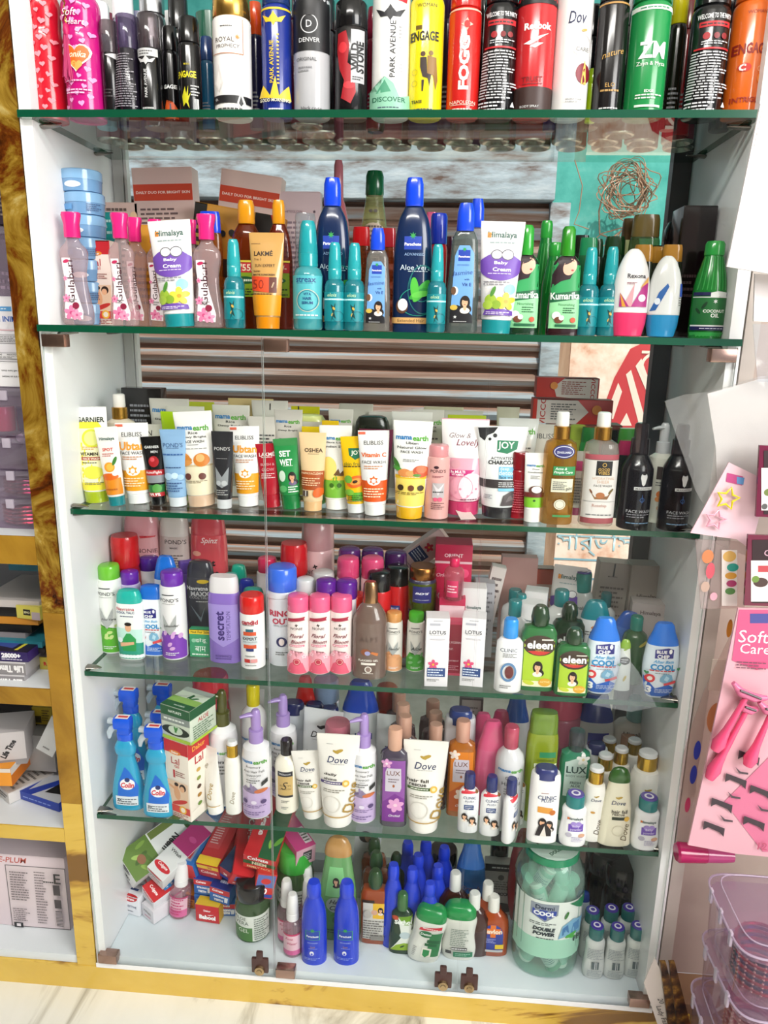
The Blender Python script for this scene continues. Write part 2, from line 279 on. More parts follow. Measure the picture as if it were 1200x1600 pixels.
# kind: (depth ratio, [(part, sections, exponent, colour index, smooth)...]) ; sections (t, half width, half depth)
KD = {
 'can': (1, [('body', [(0, .9), (.008, 1), (.7, 1), (.725, .95), (.745, .84)], 2, 0), ('cap', [(.745, .88), (.75, .93), (.975, .9), (1, .78)], 2, 1)]),
 'canb': (1, [('body', [(0, .96), (.008, 1), (.745, 1), (.755, .97), (.775, .9)], 2, 0), ('cap', [(.765, .95), (.775, .985), (.975, .95), (.995, .85), (1, .6)], 2, 1)]),
 'heart': (1, [('body', [(0, .94), (.01, 1), (.3, 1), (.5, .99), (.57, .93), (.62, .95), (.7, 1.0), (.76, .93), (.82, .62), (.84, .45)], 2, 0, 1), ('cap', [(.84, .4), (.85, .42), (.98, .42), (1, .3)], 2, 1)]),
 'perf': (1, [('body', [(0, .93), (.01, 1), (.66, 1), (.67, .96)], 2, 0), ('cap', [(.67, .94), (.68, .96), (.985, .96), (1, .88)], 2, 1)]),
 'mist': (1, [('body', [(0, .9), (.02, 1), (.5, 1), (.56, .86), (.6, .5)], 2, 0), ('collar', [(.58, .6), (.59, .66), (.7, .66), (.71, .6)], 2, 1), ('cap', [(.7, .62), (.71, .66), (.96, .52), (1, .4)], 2, 1)]),
 'tube': (1, [('cap', [(0, .68, .68), (.004, .73, .73), (.145, .74, .74), (.15, .7, .7)], 2, 1), ('body', [(.15, .7, .7), (.155, .76, .74), (.2, .79, .72), (.4, .85, .58), (.65, .92, .36), (.88, .98, .12), (.95, 1, .035), (1, 1, .03)], 2, 0)]),
 'tubel': (1, [('cap', [(0, .6, .6), (.004, .66, .66), (.12, .69, .69), (.125, .66, .66)], 2, 1), ('body', [(.12, .66, .66), (.13, .72, .7), (.2, .75, .68), (.4, .83, .55), (.65, .92, .34), (.88, .98, .12), (.95, 1, .035), (1, 1, .03)], 2, 0)]),
 'tubes': (1, [('cap', [(0, .7, .6), (.004, .76, .64), (.2, .78, .66), (.205, .72, .6)], 2, 1), ('body', [(.205, .74, .6), (.22, .8, .62), (.5, .9, .42), (.9, .99, .1), (.96, 1, .03), (1, 1, .025)], 2, 0)]),
 'talc': (1, [('body', [(0, .92), (.01, .98), (.3, 1), (.8, .97), (.835, .93), (.845, .84)], 2, 0), ('cap', [(.84, .8), (.85, .84), (.97, .84), (.99, .78), (1, .6)], 2, 1)]),
 'talco': (.6, [('body', [(0, .86), (.01, .92), (.4, 1), (.75, .98), (.82, .93)], 2.6, 0), ('cap', [(.82, .92), (.83, .94), (.93, .86), (.985, .72), (1, .5)], 2.6, 1)]),
 'bulge': (.55, [('body', [(0, .72), (.01, .78), (.25, .95), (.45, 1), (.7, .88), (.76, .84)], 2.4, 0, 1), ('cap', [(.76, .84), (.8, .82), (.9, .68), (.97, .56), (1, .4)], 2.4, 1)]),
 'flask': (.5, [('body', [(0, .93), (.015, 1), (.6, 1), (.69, .95), (.74, .75), (.765, .4)], 3.4, 0), ('cap', [(.75, .36, .36), (.76, .42, .42), (.98, .4, .4), (1, .32, .32)], 2, 1)]),
 'gula': (.5, [('body', [(0, .8), (.02, .92), (.12, .96), (.28, .78), (.45, .68), (.6, .84), (.68, .8), (.74, .46), (.78, .36)], 3, 0, 1), ('cap', [(.78, .44, .4), (.79, .47, .42), (.9, .46, .4), (.975, .58, .44), (1, .55, .4)], 2.5, 1)]),
 'para': (.56, [('body', [(0, .9), (.01, .97), (.3, 1), (.55, .96), (.72, .78), (.8, .52), (.825, .42)], 2.5, 0, 1), ('cap', [(.82, .42, .36), (.83, .46, .4), (.96, .44, .38), (1, .36, .3)], 2.5, 1)]),
 'jas': (.5, [('body', [(0, .93), (.015, 1), (.35, .97), (.72, .78), (.78, .6), (.8, .5)], 3, 0), ('cap', [(.79, .48, .44), (.8, .53, .48), (.93, .5, .45), (1, .38, .34)], 2.4, 1)]),
 'coco': (.9, [('body', [(0, .88), (.02, 1), (.45, 1), (.62, .9), (.78, .66), (.85, .56)], 2, 0, 1), ('cap', [(.85, .54), (.86, .6), (.97, .58), (1, .48)], 2, 1)]),
 'pblue': (.8, [('body', [(0, .9), (.015, 1), (.5, .97), (.68, .84), (.79, .58), (.83, .5)], 2.1, 0, 1), ('cap', [(.83, .5, .48), (.84, .56, .52), (.95, .54, .5), (1, .42, .4)], 2.1, 1)]),
 'roll': (.7, [('cap', [(0, .72), (.01, .8), (.15, .95), (.28, .99)], 2.2, 1), ('body', [(.28, 1), (.3, 1), (.55, 1), (.75, .86), (.9, .6), (.97, .38), (1, .2)], 2.2, 0, 1)]),
 'shamp': (.55, [('body', [(0, .9), (.015, 1), (.7, 1), (.79, .96), (.82, .9)], 2.8, 0), ('cap', [(.82, .88), (.83, .9), (.96, .86), (1, .78)], 2.8, 1)]),
 'sachet': (.6, [('body', [(0, .9), (.02, 1), (.5, 1), (.68, .95), (.735, .7), (.75, .44)], 2.4, 0), ('cap', [(.75, .48, .46), (.76, .54, .5), (.97, .52, .48), (1, .42, .4)], 2.2, 1)]),
 'bottle': (1, [('body', [(0, .92), (.012, 1), (.66, 1), (.73, .88), (.78, .55), (.8, .42)], 2, 0), ('cap', [(.79, .44), (.8, .5), (.98, .5), (1, .42)], 2, 1)]),
 'alps': (.8, [('body', [(0, .9), (.012, 1), (.5, 1), (.62, .96), (.74, .62), (.78, .42)], 2.2, 0, 1), ('cap', [(.77, .38), (.78, .44), (.97, .4), (1, .3)], 2, 1)]),
 'mfw': (1, [('body', [(0, .93), (.015, 1), (.5, 1), (.58, .95), (.64, .78), (.69, .6), (.7, .56)], 2, 0, 1), ('cap', [(.7, .52), (.71, .58), (.85, .56), (.86, .44), (.985, .42), (1, .32)], 2, 1)]),
 'canb2': (1, [('body', [(0, .94), (.01, .99), (.79, 1), (.8, .96)], 2, 0), ('cap', [(.8, .95), (.81, .98), (.96, .96), (.985, .88), (1, .6)], 2, 1)]),
 'talcw': (.55, [('body', [(0, .6), (.01, .66), (.15, .86), (.4, 1), (.65, .92), (.72, .86)], 2.4, 0, 1), ('cap', [(.72, .87), (.78, .8), (.88, .62), (.97, .52), (1, .4)], 2.4, 1)]),
 'bigjar': (.9, [('body', [(0, .84), (.02, .93), (.06, .97), (.2, .98), (.205, .965), (.68, .965), (.685, .98), (.74, 1), (.82, .95), (.9, .78), (.93, .68)], 2.3, 0), ('lid', [(.92, .72), (.93, .78), (.985, .78), (.99, .74), (1, .73)], 2, 1)]),
 'gold': (.9, [('body', [(0, .88), (.012, .98), (.7, .98), (.77, .84), (.79, .6)], 2.2, 0), ('collar', [(.785, .6), (.79, .66), (.94, .66), (.945, .6)], 2, 2), ('cap', [(.945, .6), (.95, .64), (.985, .62), (1, .5)], 2, 1)]),
 'pump': (1, [('body', [(0, .93), (.012, 1), (.6, 1), (.66, .9), (.7, .5)], 2, 0), ('collar', [(.695, .44), (.7, .5), (.81, .5), (.815, .42)], 2, 1), ('pump_head', [(.81, .3), (.815, .34), (.93, .34), (.98, .3), (1, .2)], 2, 1)]),
 'gpump': (.75, [('body', [(0, .93), (.012, 1), (.66, 1), (.73, .9), (.765, .5)], 2.6, 0), ('collar', [(.76, .46, .46), (.765, .5, .5), (.87, .5, .5), (.875, .42, .42)], 2, 2), ('cap', [(.875, .38, .38), (.88, .4, .4), (.99, .38, .38), (1, .3, .3)], 2, 1)]),
 'tub': (1, [('body', [(0, .86), (.03, .94), (.55, .98), (.56, .95)], 2, 0), ('lid', [(.55, 1), (.58, 1.0), (.95, .99), (1, .93)], 2, 1)]),
 'jar': (1, [('body', [(0, .9), (.02, .97), (.6, 1), (.7, .9), (.74, .82)], 2, 0), ('lid', [(.72, .9), (.74, .94), (.97, .92), (1, .85)], 2, 1)]),
 'eleen': (.5, [('body', [(0, .93), (.015, 1), (.6, .98), (.7, .95), (.755, .8), (.78, .4)], 4, 0), ('cap', [(.77, .38, .38), (.79, .46, .46), (.86, .5, .46), (.96, .42, .4), (1, .26, .26)], 2.2, 1)]),
 'dett': (.6, [('body', [(0, .84), (.015, .93), (.2, 1), (.45, .9), (.7, .98), (.78, .93)], 2.8, 0, 1), ('cap', [(.78, .9), (.8, .93), (.9, .9), (.98, .7), (1, .5)], 2.8, 1)]),
 'sav': (.55, [('body', [(0, .92), (.015, 1), (.5, 1), (.62, .92), (.72, .55), (.76, .33)], 2.8, 0), ('cap', [(.75, .32, .32), (.76, .36, .36), (.98, .34, .34), (1, .28, .28)], 2, 1)]),
 'baby': (.7, [('body', [(0, .88), (.02, .96), (.2, 1), (.5, .86), (.68, .88), (.76, .7)], 2.3, 0, 1), ('cap', [(.76, .62, .6), (.77, .67, .64), (.95, .68, .64), (.98, .64, .6)], 2, 1), ('cap_disc', [(.975, .6, .56), (1, .58, .54)], 2, 2)]),
 'clinic': (.55, [('body', [(0, .9), (.012, 1), (.8, 1), (.9, .96), (.93, .9)], 2.6, 0), ('cap', [(.87, .7, .62), (.95, .74, .54), (.985, .7, .5), (1, .6, .42)], 2.6, 1)]),
 'dcon': (.5, [('body', [(0, .9), (.015, 1), (.5, .84), (.78, .62), (.83, .58)], 2.4, 0), ('cap', [(.83, .62), (.85, .64), (.92, .58), (.98, .42), (1, .25)], 2.2, 1)]),
 'colin': (.55, [('body', [(0, .92), (.02, 1), (.2, .97), (.42, .7), (.56, .52), (.6, .62), (.66, .66), (.72, .5), (.74, .38)], 2.6, 0, 1), ('collar', [(.73, .4), (.74, .48), (.81, .5), (.82, .44)], 2, 1)]),
 'lux': (.5, [('body', [(0, .93), (.015, 1), (.68, 1), (.76, .92), (.8, .5)], 3.2, 0), ('cap', [(.79, .48, .44), (.8, .52, .48), (.98, .52, .48), (1, .46, .42)], 2, 1)]),
 'suth': (.5, [('body', [(0, .9), (.015, 1), (.25, .98), (.5, .84), (.66, .8), (.74, .42)], 2.8, 0, 1), ('cap', [(.73, .4, .38), (.75, .44, .42), (.97, .4, .38), (1, .28, .26)], 2.2, 1)]),
 'dome': (1, [('body', [(0, .95), (.02, 1), (.8, 1), (.86, .9)], 2, 0), ('cap', [(.86, .88), (.87, .92), (.97, .8), (1, .5)], 2, 1)]),
}
ITEMS = []
def extras(kind, A, H, cols, root):
    if kind == 'baby':
        bm = bmesh.new(); loft(bm, [(H, A*.34, A*.32), (H*1.004, A*.33, A*.31)], 2, 24); fin('cap_ring', bm, 'pe4e0ee', root)
        bm = bmesh.new(); loft(bm, [(H*1.004, A*.2, A*.19), (H*1.007, A*.19, A*.18)], 2, 20); fin('cap_centre', bm, cols[-1], root)
    if kind == 'pump':
        bm = bmesh.new(); z = .955*H
        tube(bm, [(0, 0, z), (-A*.5, -A*.2, z+.004*0), (-A*1.0, -A*.4, z-.012*H)], [A*.28, A*.24, A*.13], 10, flat=.6)
        fin('nozzle', bm, cols[1], root)
    if kind == 'colin':
        bm = bmesh.new()
        for i, (x0, x1, z0, z1, b) in enumerate([(-.62, .5, .86, .985, .2), (-.35, .42, .81, .9, .12)]): bx(bm, (x0*A, -.33*A, z0*H), (x1*A, .33*A, z1*H), 0, A*b)
        fin('spray_head', bm, cols[1], root)
        bm = bmesh.new(); loft(bm, [(-.95*A, .16*A, .2*A), (-.6*A, .17*A, .22*A)], 3, 16); bmesh.ops.rotate(bm, cent=(0, 0, 0), matrix=Matrix.Rotation(radians(90), 3, 'Y'), verts=bm.verts)
        bmesh.ops.transform(bm, matrix=Matrix.Translation((-0, 0, .935*H)), verts=bm.verts)
        for v in bm.verts: v.co.x = -abs(v.co.x)
        fin('nozzle', bm, 'cdfe8ee', root)
        bm = bmesh.new(); tube(bm, [(-.5*A, 0, .875*H), (-.78*A, 0, .85*H), (-.95*A, 0, .8*H), (-.98*A, 0, .745*H)], [A*.13, A*.15, A*.13, A*.07], 10, flat=1.4)
        fin('trigger', bm, 'cdce6ee', root)
        bm = bmesh.new(); tube(bm, [(0, 0, .04*H), (.02*A, 0, .74*H)], A*.05, 8); fin('dip_tube', bm, 'p9fd6e8', root)
        art('spray_head_label', [R(-.3, 0, .35, .0, '#fff')][:0] or [], A, H, None, root)
        bm = bmesh.new(); bx(bm, (-.42*A, -.26*A, .985*H), (.36*A, .2*A, .988*H)); fin('head_sticker', bm, 'pf0e6e6', root)
        bm = bmesh.new(); bx(bm, (-.3*A, -.14*A, .988*H), (.3*A, .05*A, .9895*H)); fin('head_sticker_print', bm, 'pd03a3a', root)
def build(kind, A, H, cols, name, dec=None, seg=28, cut=None):
    dr, parts = KD[kind]; root = empty(name)
    for p in parts:
        nm, secs, n, ci = p[:4]; ss = [(t*H, w*A, d*A) for t, w, d in S(secs, dr)]
        if len(p) > 4: ss = crom(ss, 4)
        bm = bmesh.new(); loft(bm, ss, n, seg); 
        if nm == 'cap' and kind in ('tube', 'tubel', 'tubes') : pass
        fin(nm, bm, cols[min(ci, len(cols)-1)], root)
        if nm == 'body': bs = ss; bn = n
        if nm == 'cap': cs = ss; cn = n
    extras(kind, A, H, cols, root)
    if dec:
        allp = sorted(bs)
        art('printed_label', dec, A, H, bodysurf(bs, bn, A, H), root, cut)
    return root
def place(sh, px, b, t, w, dr=1, y=None, z=None):
    """pixel column of the base, pixel row of its front edge (or depth in metres), pixel row of the top, width in pixels"""
    z0 = SZ[sh] if z is None else z
    if isinstance(b, float): y0 = b; x0 = solve(lambda x: prj((x, y0, z0))[0]-px, -1, 2); A = w/2*prj((x0, y0, z0))[2]/FPX
    else:
        P = onz(px, b, z0); A = w/2*prj(P)[2]/FPX; y0 = P.y+A*dr*.9; x0 = solve(lambda x: prj((x, y0, z0))[0]-px, -1, 2); A = w/2*prj((x0, y0, z0))[2]/FPX
    ztop = solve(lambda q: prj((x0, y0-A*dr*.3, q))[1]-t, z0, z0+1)
    return x0, y0, z0, A, ztop-z0
def it(sh, kind, px, b, t, w, cols, name, cat, label, dec=None, rz=0, ry=0, rx=0, g=None, z=None, cut=None):
    dr = KD[kind][0]; x, y, z0, A, H = place(sh, px, b, t, w, dr, z=z)
    r = build(kind, A, H, cols.split(), name, dec, cut=cut); r.location = (x, y, z0+.0004)
    r.rotation_euler = (radians(rx), radians(ry), radians(rz)); tag(r, label, cat, g); ITEMS.append(r)
    r['_x'] = 0; del r['_x']; return r
def dup(r, loc, rot=None, label=None, g=None):
    c = r.copy(); COL.objects.link(c); c.location = loc
    if rot: c.rotation_euler = rot
    if label: c['label'] = label
    if g: c['group'] = g
    for ch in list(r.children): d = ch.copy(); COL.objects.link(d); d.parent = c
    return c
def carton(name, cat, label, ctr, size, col, front=None, side=None, top=None, rot=(0, 0, 0), g=None, base=True, flap=None, endf=None, cols2=None):
    """printed carton; ctr = base centre (or centre when base=False); size (w, d, h); rotation in degrees"""
    w, d, h = size; r = empty(name, ctr, tuple(radians(a) for a in rot)); z0 = 0 if base else -h/2
    bm = bmesh.new(); bx(bm, (-w/2, -d/2, z0), (w/2, d/2, z0+h), 0, min(w, d, h)*.02); fin('carton_body', bm, col, r, ang=30)
    bm = bmesh.new(); e = min(w, d)*.47; bx(bm, (-w/2+.001, -d/2-.0003, z0+h-.0012), (w/2-.001, d/2-d*.1, z0+h+.0003)); fin('end_flap', bm, col, r, smooth=False)
    A = w/2
    if front: art('printed_label', front, A, h, lambda x, z, l: (max(-A, min(A, x)), -d/2-.0003-.00003*l, z0+max(0, min(h, z))), r, 0)
    if side is not None and side:
        sd, els = side; B = d/2
        art('side_print', els, B, h, lambda x, z, l: (sd*(w/2+.0003+.00003*l), sd*max(-B, min(B, x)), z0+max(0, min(h, z))), r, 0)
    if top: art('top_print', top, A, d, lambda x, z, l: (max(-A, min(A, x)), -d/2+max(0, min(d, z)), z0+h+.0005+.00003*l), r, 0)
    tag(r, label, cat, g); return r
def cb(sh, px, b, t, w, dpt, col, name, cat, label, front=None, side=None, top=None, rz=0, ry=0, rx=0, g=None, z=None):
    """carton standing on a shelf; dpt = depth in metres"""
    z0 = SZ[sh] if z is None else z
    if isinstance(b, float): y0 = b; x0 = solve(lambda x: prj((x, y0, z0))[0]-px, -1, 2)
    else: P = onz(px, b, z0); x0, y0 = P.x, P.y
    A = w/2*prj((x0, y0, z0))[2]/FPX; H = solve(lambda q: prj((x0, y0, q))[1]-t, z0, z0+1)-z0
    return carton(name, cat, label, (x0, y0+dpt/2, z0+.0004), (2*A, dpt, H), col, front, side, top, (rx, ry, rz), g)
# ---------------------------------------------------------------- the place around the cabinet
YW = 1.30
teal = noisy('teal_plaster', [(.3, '#2f8f86'), (.55, '#4fa9a0'), (.8, '#86bdb6')], 9, .8, bump=.5)
blueply = noisy('blue_grey_paint', [(.3, '#5d4a42'), (.42, '#8a9196'), (.55, '#a3b4bf'), (.75, '#c3ced4')], 14, .7, vec=(.6, 1, 2.2), bump=.6)
shut = noisy('weathered_slats', [(.25, '#5a4238'), (.42, '#85695c'), (.5, '#94867f'), (.58, '#93a2ae'), (.8, '#b4bcc0')], 3.2, .65, vec=(.35, 1, 9), detail=9, bump=.4, dist=.6)
rust = noisy('rusty_slats', [(.3, '#6e5044'), (.6, '#957566'), (.8, '#b09c8e')], 5, .8, vec=(.5, 1, 6), bump=.3)
cream = noisy('lime_washed_plaster', [(.3, '#d8a58a'), (.42, '#efd0bd'), (.6, '#ffe9dc'), (.9, '#fff4ea')], 16, .85, bump=.4)
marble = noisy('white_marble', [(.36, '#7f796c'), (.42, '#c9c6ba'), (.48, '#ecebe2'), (.9, '#fbfaf4')], 3.4, .25, vec=(1, .3, 1), dist=2.2, rot=(0, 0, .7))
ground = noisy('dusty_concrete', [(.3, '#b9bfae'), (.6, '#d5d9cb'), (.9, '#e8eadf')], 12, .9, bump=.3)
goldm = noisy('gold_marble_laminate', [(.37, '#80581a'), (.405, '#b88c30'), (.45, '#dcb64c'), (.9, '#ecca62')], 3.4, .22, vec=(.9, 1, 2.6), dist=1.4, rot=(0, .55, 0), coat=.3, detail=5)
goldf = noisy('gold_foil', [(.32, '#241006'), (.42, '#7a3c10'), (.48, '#9a7424'), (.56, '#c09a3c'), (.68, '#f0dc90')], 7, .12, metal=.45, dist=2.5, bump=.8)  # dark brown and pale gold patches in the ramp are painted-in reflections
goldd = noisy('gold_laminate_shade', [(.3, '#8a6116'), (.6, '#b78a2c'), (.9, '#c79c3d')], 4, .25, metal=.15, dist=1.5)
def st(o): o['kind'] = 'structure'; return o
st(box('floor', (-3, -3.5, -.10), (4, .0, -.066), marble)); st(box('ground_outside', (-3, .26, -.12), (4.2, 3, -.07), ground)).name = 'floor_outside'
st(box('ceiling', (-2.2, -2.6, 2.3), (3.0, .30, 2.34), M('pe8e6e0')))  # unseen shop ceiling, added to keep the sun off the shelves
st(box('wall_left', (-1.75, -2.6, -.066), (-1.7, -.02, 2.3), M('p5c5048'))); st(box('wall_front', (-1.7, -2.65, -.066), (1.0, -2.6, 2.3), M('p8a7c70')))  # unseen shop walls, added to cut light from the left and behind
st(box('wall_back', (-2.6, YW+.03, -.1), (3.6, YW+.15, 2.9), teal))
st(box('added_eave_1', (-2.6, YW-.35, 2.35), (3.6, YW+.02, 2.42), blueply))  # unseen eave, added to shade the upper part of the teal wall
# shutter of corrugated slats, beam and post
bm = bmesh.new(); x0 = ony(150, 600, YW).x-.3; x1 = ony(838, 600, YW).x; zt = ony(500, 310, YW).z; z = -.07; pitch = .052; k = 0
while z < zt:
    h = pitch
    pr = [(0, 0), (.10, -.004), (.18, -.016), (.5, -.022), (.82, -.016), (.9, -.004), (1, 0)]
    for (a, ya), (b, yb) in zip(pr, pr[1:]):
        v = [bm.verts.new(p) for p in ((x0, YW+ya, z+a*h), (x1, YW+ya, z+a*h), (x1, YW+yb, z+b*h), (x0, YW+yb, z+b*h))]
        bm.faces.new(v).material_index = 0 if .15 < a < .8 else 1
    z += h; k += 1
bx(bm, (x0, YW+.005, -.07), (x1, YW+.02, zt))
tag(fin('roller_shutter', bm, [shut, rust]), 'weathered brown and grey slatted shutter on the building behind the cabinet', 'shutter')
zb = ony(500, 256, YW-.06).z; zc = ony(500, 310, YW-.06).z
b_ = box('lintel_beam', (x0, YW-.07, zc), (ony(868, 300, YW-.07).x, YW+.03, zb+.12), blueply, bev=.004); tag(b_, 'blue-grey painted concrete beam above the slatted shutter', 'beam')
p0 = ony(838, 600, YW).x; p1 = ony(868, 600, YW).x
tag(box('shutter_post', (p0+.001, YW-.035, -.07), (p1, YW+.03, zc-.001), blueply, bev=.003), 'blue-grey flaking door post right of the slatted shutter', 'post')
tag(box('wooden_jamb', (p1+.001, YW-.012, -.07), (ony(886, 600, YW).x, YW+.03, ony(880, 400, YW).z-.0), noisy('old_wood', [(.3, '#6b4a38'), (.6, '#a98a72'), (.9, '#c5b09a')], 8, .8, vec=(3, 1, .4))), 'narrow old brown wooden jamb beside the blue-grey post', 'jamb')
# poster wall: white lime wash with painted red and blue lettering
q0 = ony(887, 600, YW).x; q1 = 3.2; zl = ony(950, 515, YW).z
wl = st(box('wall_right_outside', (q0, YW-.008, -.07), (q1, YW+.03, zl), cream)); wl.name = 'wall_lime_washed'
def wallart(name, els, label, cat):
    o = art(name, els, 1, 1, lambda x, z, l: (x, YW-.0095-.0003*l, z), None, 0); tag(o, label, cat); return o
def wp(px, py): p = ony(px, py, YW-.01); return (p.x, p.z)
RED = '#c43a40'; PALE = '#f3ddd0'
els = [PG([wp(a, b) for a, b in ((1038, 520), (985, 545), (960, 590), (932, 668), (1010, 668), (1045, 655), (1050, 560))], RED)]
els += [PG([wp(a, b) for a, b in ((945, 652), (966, 598), (972, 612), (958, 655))], PALE), PG([wp(a, b) for a, b in ((968, 665), (979, 645), (987, 665))], PALE),
        PG([wp(a, b) for a, b in ((978, 585), (986, 578), (1008, 655), (1024, 668), (1012, 668), (998, 662))], PALE), PG([wp(a, b) for a, b in ((993, 572), (1002, 560), (1030, 640), (1022, 640))], PALE)]
for cx, cy, r in ((1022, 572, 20),):
    c = wp(cx, cy); rr = r*2.3/FPX
    els += RING(c[0], c[1], rr, PALE, .22); els += RING(c[0]+rr*.15, c[1]-rr*.1, rr*.45, PALE, .4); els += [R(c[0]-rr*1.0, c[1]+rr*.9, c[0]+rr*.9, c[1]+rr*1.1, PALE)]
wallart('painted_red_lettering', els, 'large red painted letter with white swirls on the lime-washed wall', 'wall lettering')
a, b = wp(850, 930), wp(1005, 880); c = wp(930, 905); els = [R(a[0], b[1], b[0], b[1]+.006, '#7fb3c9')]
els += [T('মোবাইল', (a[0]+b[0])/2-.02, c[1]-.012, (b[0]-a[0])*.95, '#7fb3c9', bold=.0)]
c2 = wp(930, 848); els += [T('সার্ভিস', c2[0], c2[1], (b[0]-a[0])*.8, '#9ac4d4', bold=0)]
wallart('painted_blue_lettering', els, 'faded blue painted Bengali lettering low on the lime-washed wall', 'wall lettering')
# coil of old wire hanging on the teal wall
bm = bmesh.new(); rd = random.Random(3); c = ony(978, 300, YW-.05)
for i in range(22):
    ph = rd.random()*6; rx_, rz_ = rd.uniform(.03, .075), rd.uniform(.025, .07); ox, oz = rd.uniform(-.012, .02), rd.uniform(-.02, .02); tl = rd.uniform(-.6, .6)
    P = []
    for j in range(26):
        t = 2*pi*j/26; x, zz = rx_*cos(t)*(1+.28*sin(3*t+ph)), rz_*sin(t)*(1+.25*cos(2*t+ph)); P.append((c.x+ox+x*cos(tl)-zz*sin(tl), YW-.05+.02*sin(t*2+ph), c.z+oz+x*sin(tl)+zz*cos(tl)))
    tube(bm, P, .0015, 5, closed=True)
def wire(pts, r=.0016):
    tube(bm, [ony(a, b, YW-.04) for a, b in pts], r, 5)
wire([(960, 262), (945, 290), (936, 330), (937, 365), (955, 373), (978, 355), (1000, 340)], .0025); wire([(898, 250), (910, 290), (905, 330), (897, 350), (920, 358)]); wire([(975, 355), (940, 365), (925, 378), (932, 388), (960, 378), (970, 362)]); wire([(1000, 250), (1002, 265), (1010, 285), (1028, 293)])
tag(fin('wire_coil', bm, ['p9a7a62']), 'tangled coil of old brown wire hanging on the teal wall', 'wire')
# ---------------------------------------------------------------- display cabinet
W_ = .92; ZT = 1.62; DB = .25
white = noisy('white_laminate', [(.3, '#dfe0e2'), (.7, '#eceded')], 3, .28)
gls = glassmat('shelf_glass', (.90, .945, .925, 1)); gle = M('s0d5a3c'); dgl = glassmat('door_glass', (.985, .992, .988, 1), .38)
gle.node_tree.nodes['Principled BSDF'].inputs['Base Color'].default_value = lin('#064a32')
cab = empty('display_cabinet', (0, 0, 0)); tag(cab, 'white wall display cabinet with green-edged glass shelves and glass doors', 'cabinet')
for s, x in (('l', 0), ('r', W_-.016)):
    box('side_panel', (x, 0, -.016), (x+.016, DB, ZT), white, cab, .0008)
    box('front_edging', (x+(.0 if s == 'l' else .0), -.0012, -.016), (x+.016, -.0001, ZT), M('pf4f4f4'), cab)
box('bottom_panel', (.0163, .0005, -.018), (W_-.0163, DB, .0015), noisy('scratched_white', [(.3, '#c9d4dc'), (.7, '#dde6ea')], 5, .25), cab, .0006)
pl = box('plinth', (-.94, -.004, -.066), (W_+.06, .22, -.0185), goldm)
tag(pl, 'long gold marble laminate plinth running along the floor under the cabinet', 'plinth')
box('bottom_edging', (0, -.0055, -.0182), (W_, -.0042, -.010), M('pf6f6f6'), cab)
fr = M('m9a9c98'); frd = M('p55565a')
bm = bmesh.new(); bx(bm, (.0165, DB-.02, .002), (.032, DB, ZT)); fin('window_frame', bm, 'pc2c3c0', cab, False)
bm = bmesh.new(); bx(bm, (.033, DB-.016, .002), (.0375, DB-.004, ZT)); fin('frame_bead', bm, 'pe8e8e6', cab, False)
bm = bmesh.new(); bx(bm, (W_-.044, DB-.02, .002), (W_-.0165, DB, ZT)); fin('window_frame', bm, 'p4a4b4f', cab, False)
bm = bmesh.new(); bx(bm, (.0376, DB-.02, .002), (W_-.0445, DB, .03)); fin('window_frame', bm, 'p9aa0a0', cab, False)
for k in (1, 2, 3, 4, 5):
    z1 = SZ[k]; z0 = z1-.0088 if k < 3 else z1-.0078; f = -.012 if k < 3 else .009
    bm = bmesh.new(); xa, xb = (.003, W_-.003) if k < 3 else (.0165, W_-.0165)
    if k < 3:   # notched around the side panels: front lip wider than the rest
        bx(bm, (xa, f, z0), (xb, -.0016, z1)); bx(bm, (.0165, -.00155, z0), (W_-.0165, DB-.021, z1))
    else: bx(bm, (xa, f, z0), (xb, DB-.021, z1))
    bm.faces.ensure_lookup_table()
    for fc in bm.faces:
        if fc.normal.y < -.9 and fc.calc_center_median().y < f+.001: fc.material_index = 1
        if abs(fc.normal.x) > .9: fc.material_index = 1
        if k < 3 and ((fc.normal.y > .9 and fc.calc_center_median().y < .02) or (fc.normal.y < -.9 and -.0017 < fc.calc_center_median().y < 0)): fc.material_index = 2
    thr = M('t7fbfa0'); fin('glass_shelf', bm, [gls, gle, gls], cab, False)
    for x, sg in ((.0165, 1), (W_-.0165, -1)):
        for yy in (.022, .175):
            bm = bmesh.new(); tube(bm, [(x, yy, z0-.003), (x+sg*.012, yy, z0-.0025), (x+sg*.026, yy, z0-.0015)], [.0075, .006, .002], 12, flat=.35)
            if k > 2: tube(bm, [(x, yy-.004, z1+.003), (x+sg*.012, yy-.003, z1+.003), (x+sg*.022, yy-.002, z1+.0015)], [.008, .0065, .002], 12, flat=.35)
            fin('shelf_bracket', bm, 'm8e8882', cab)
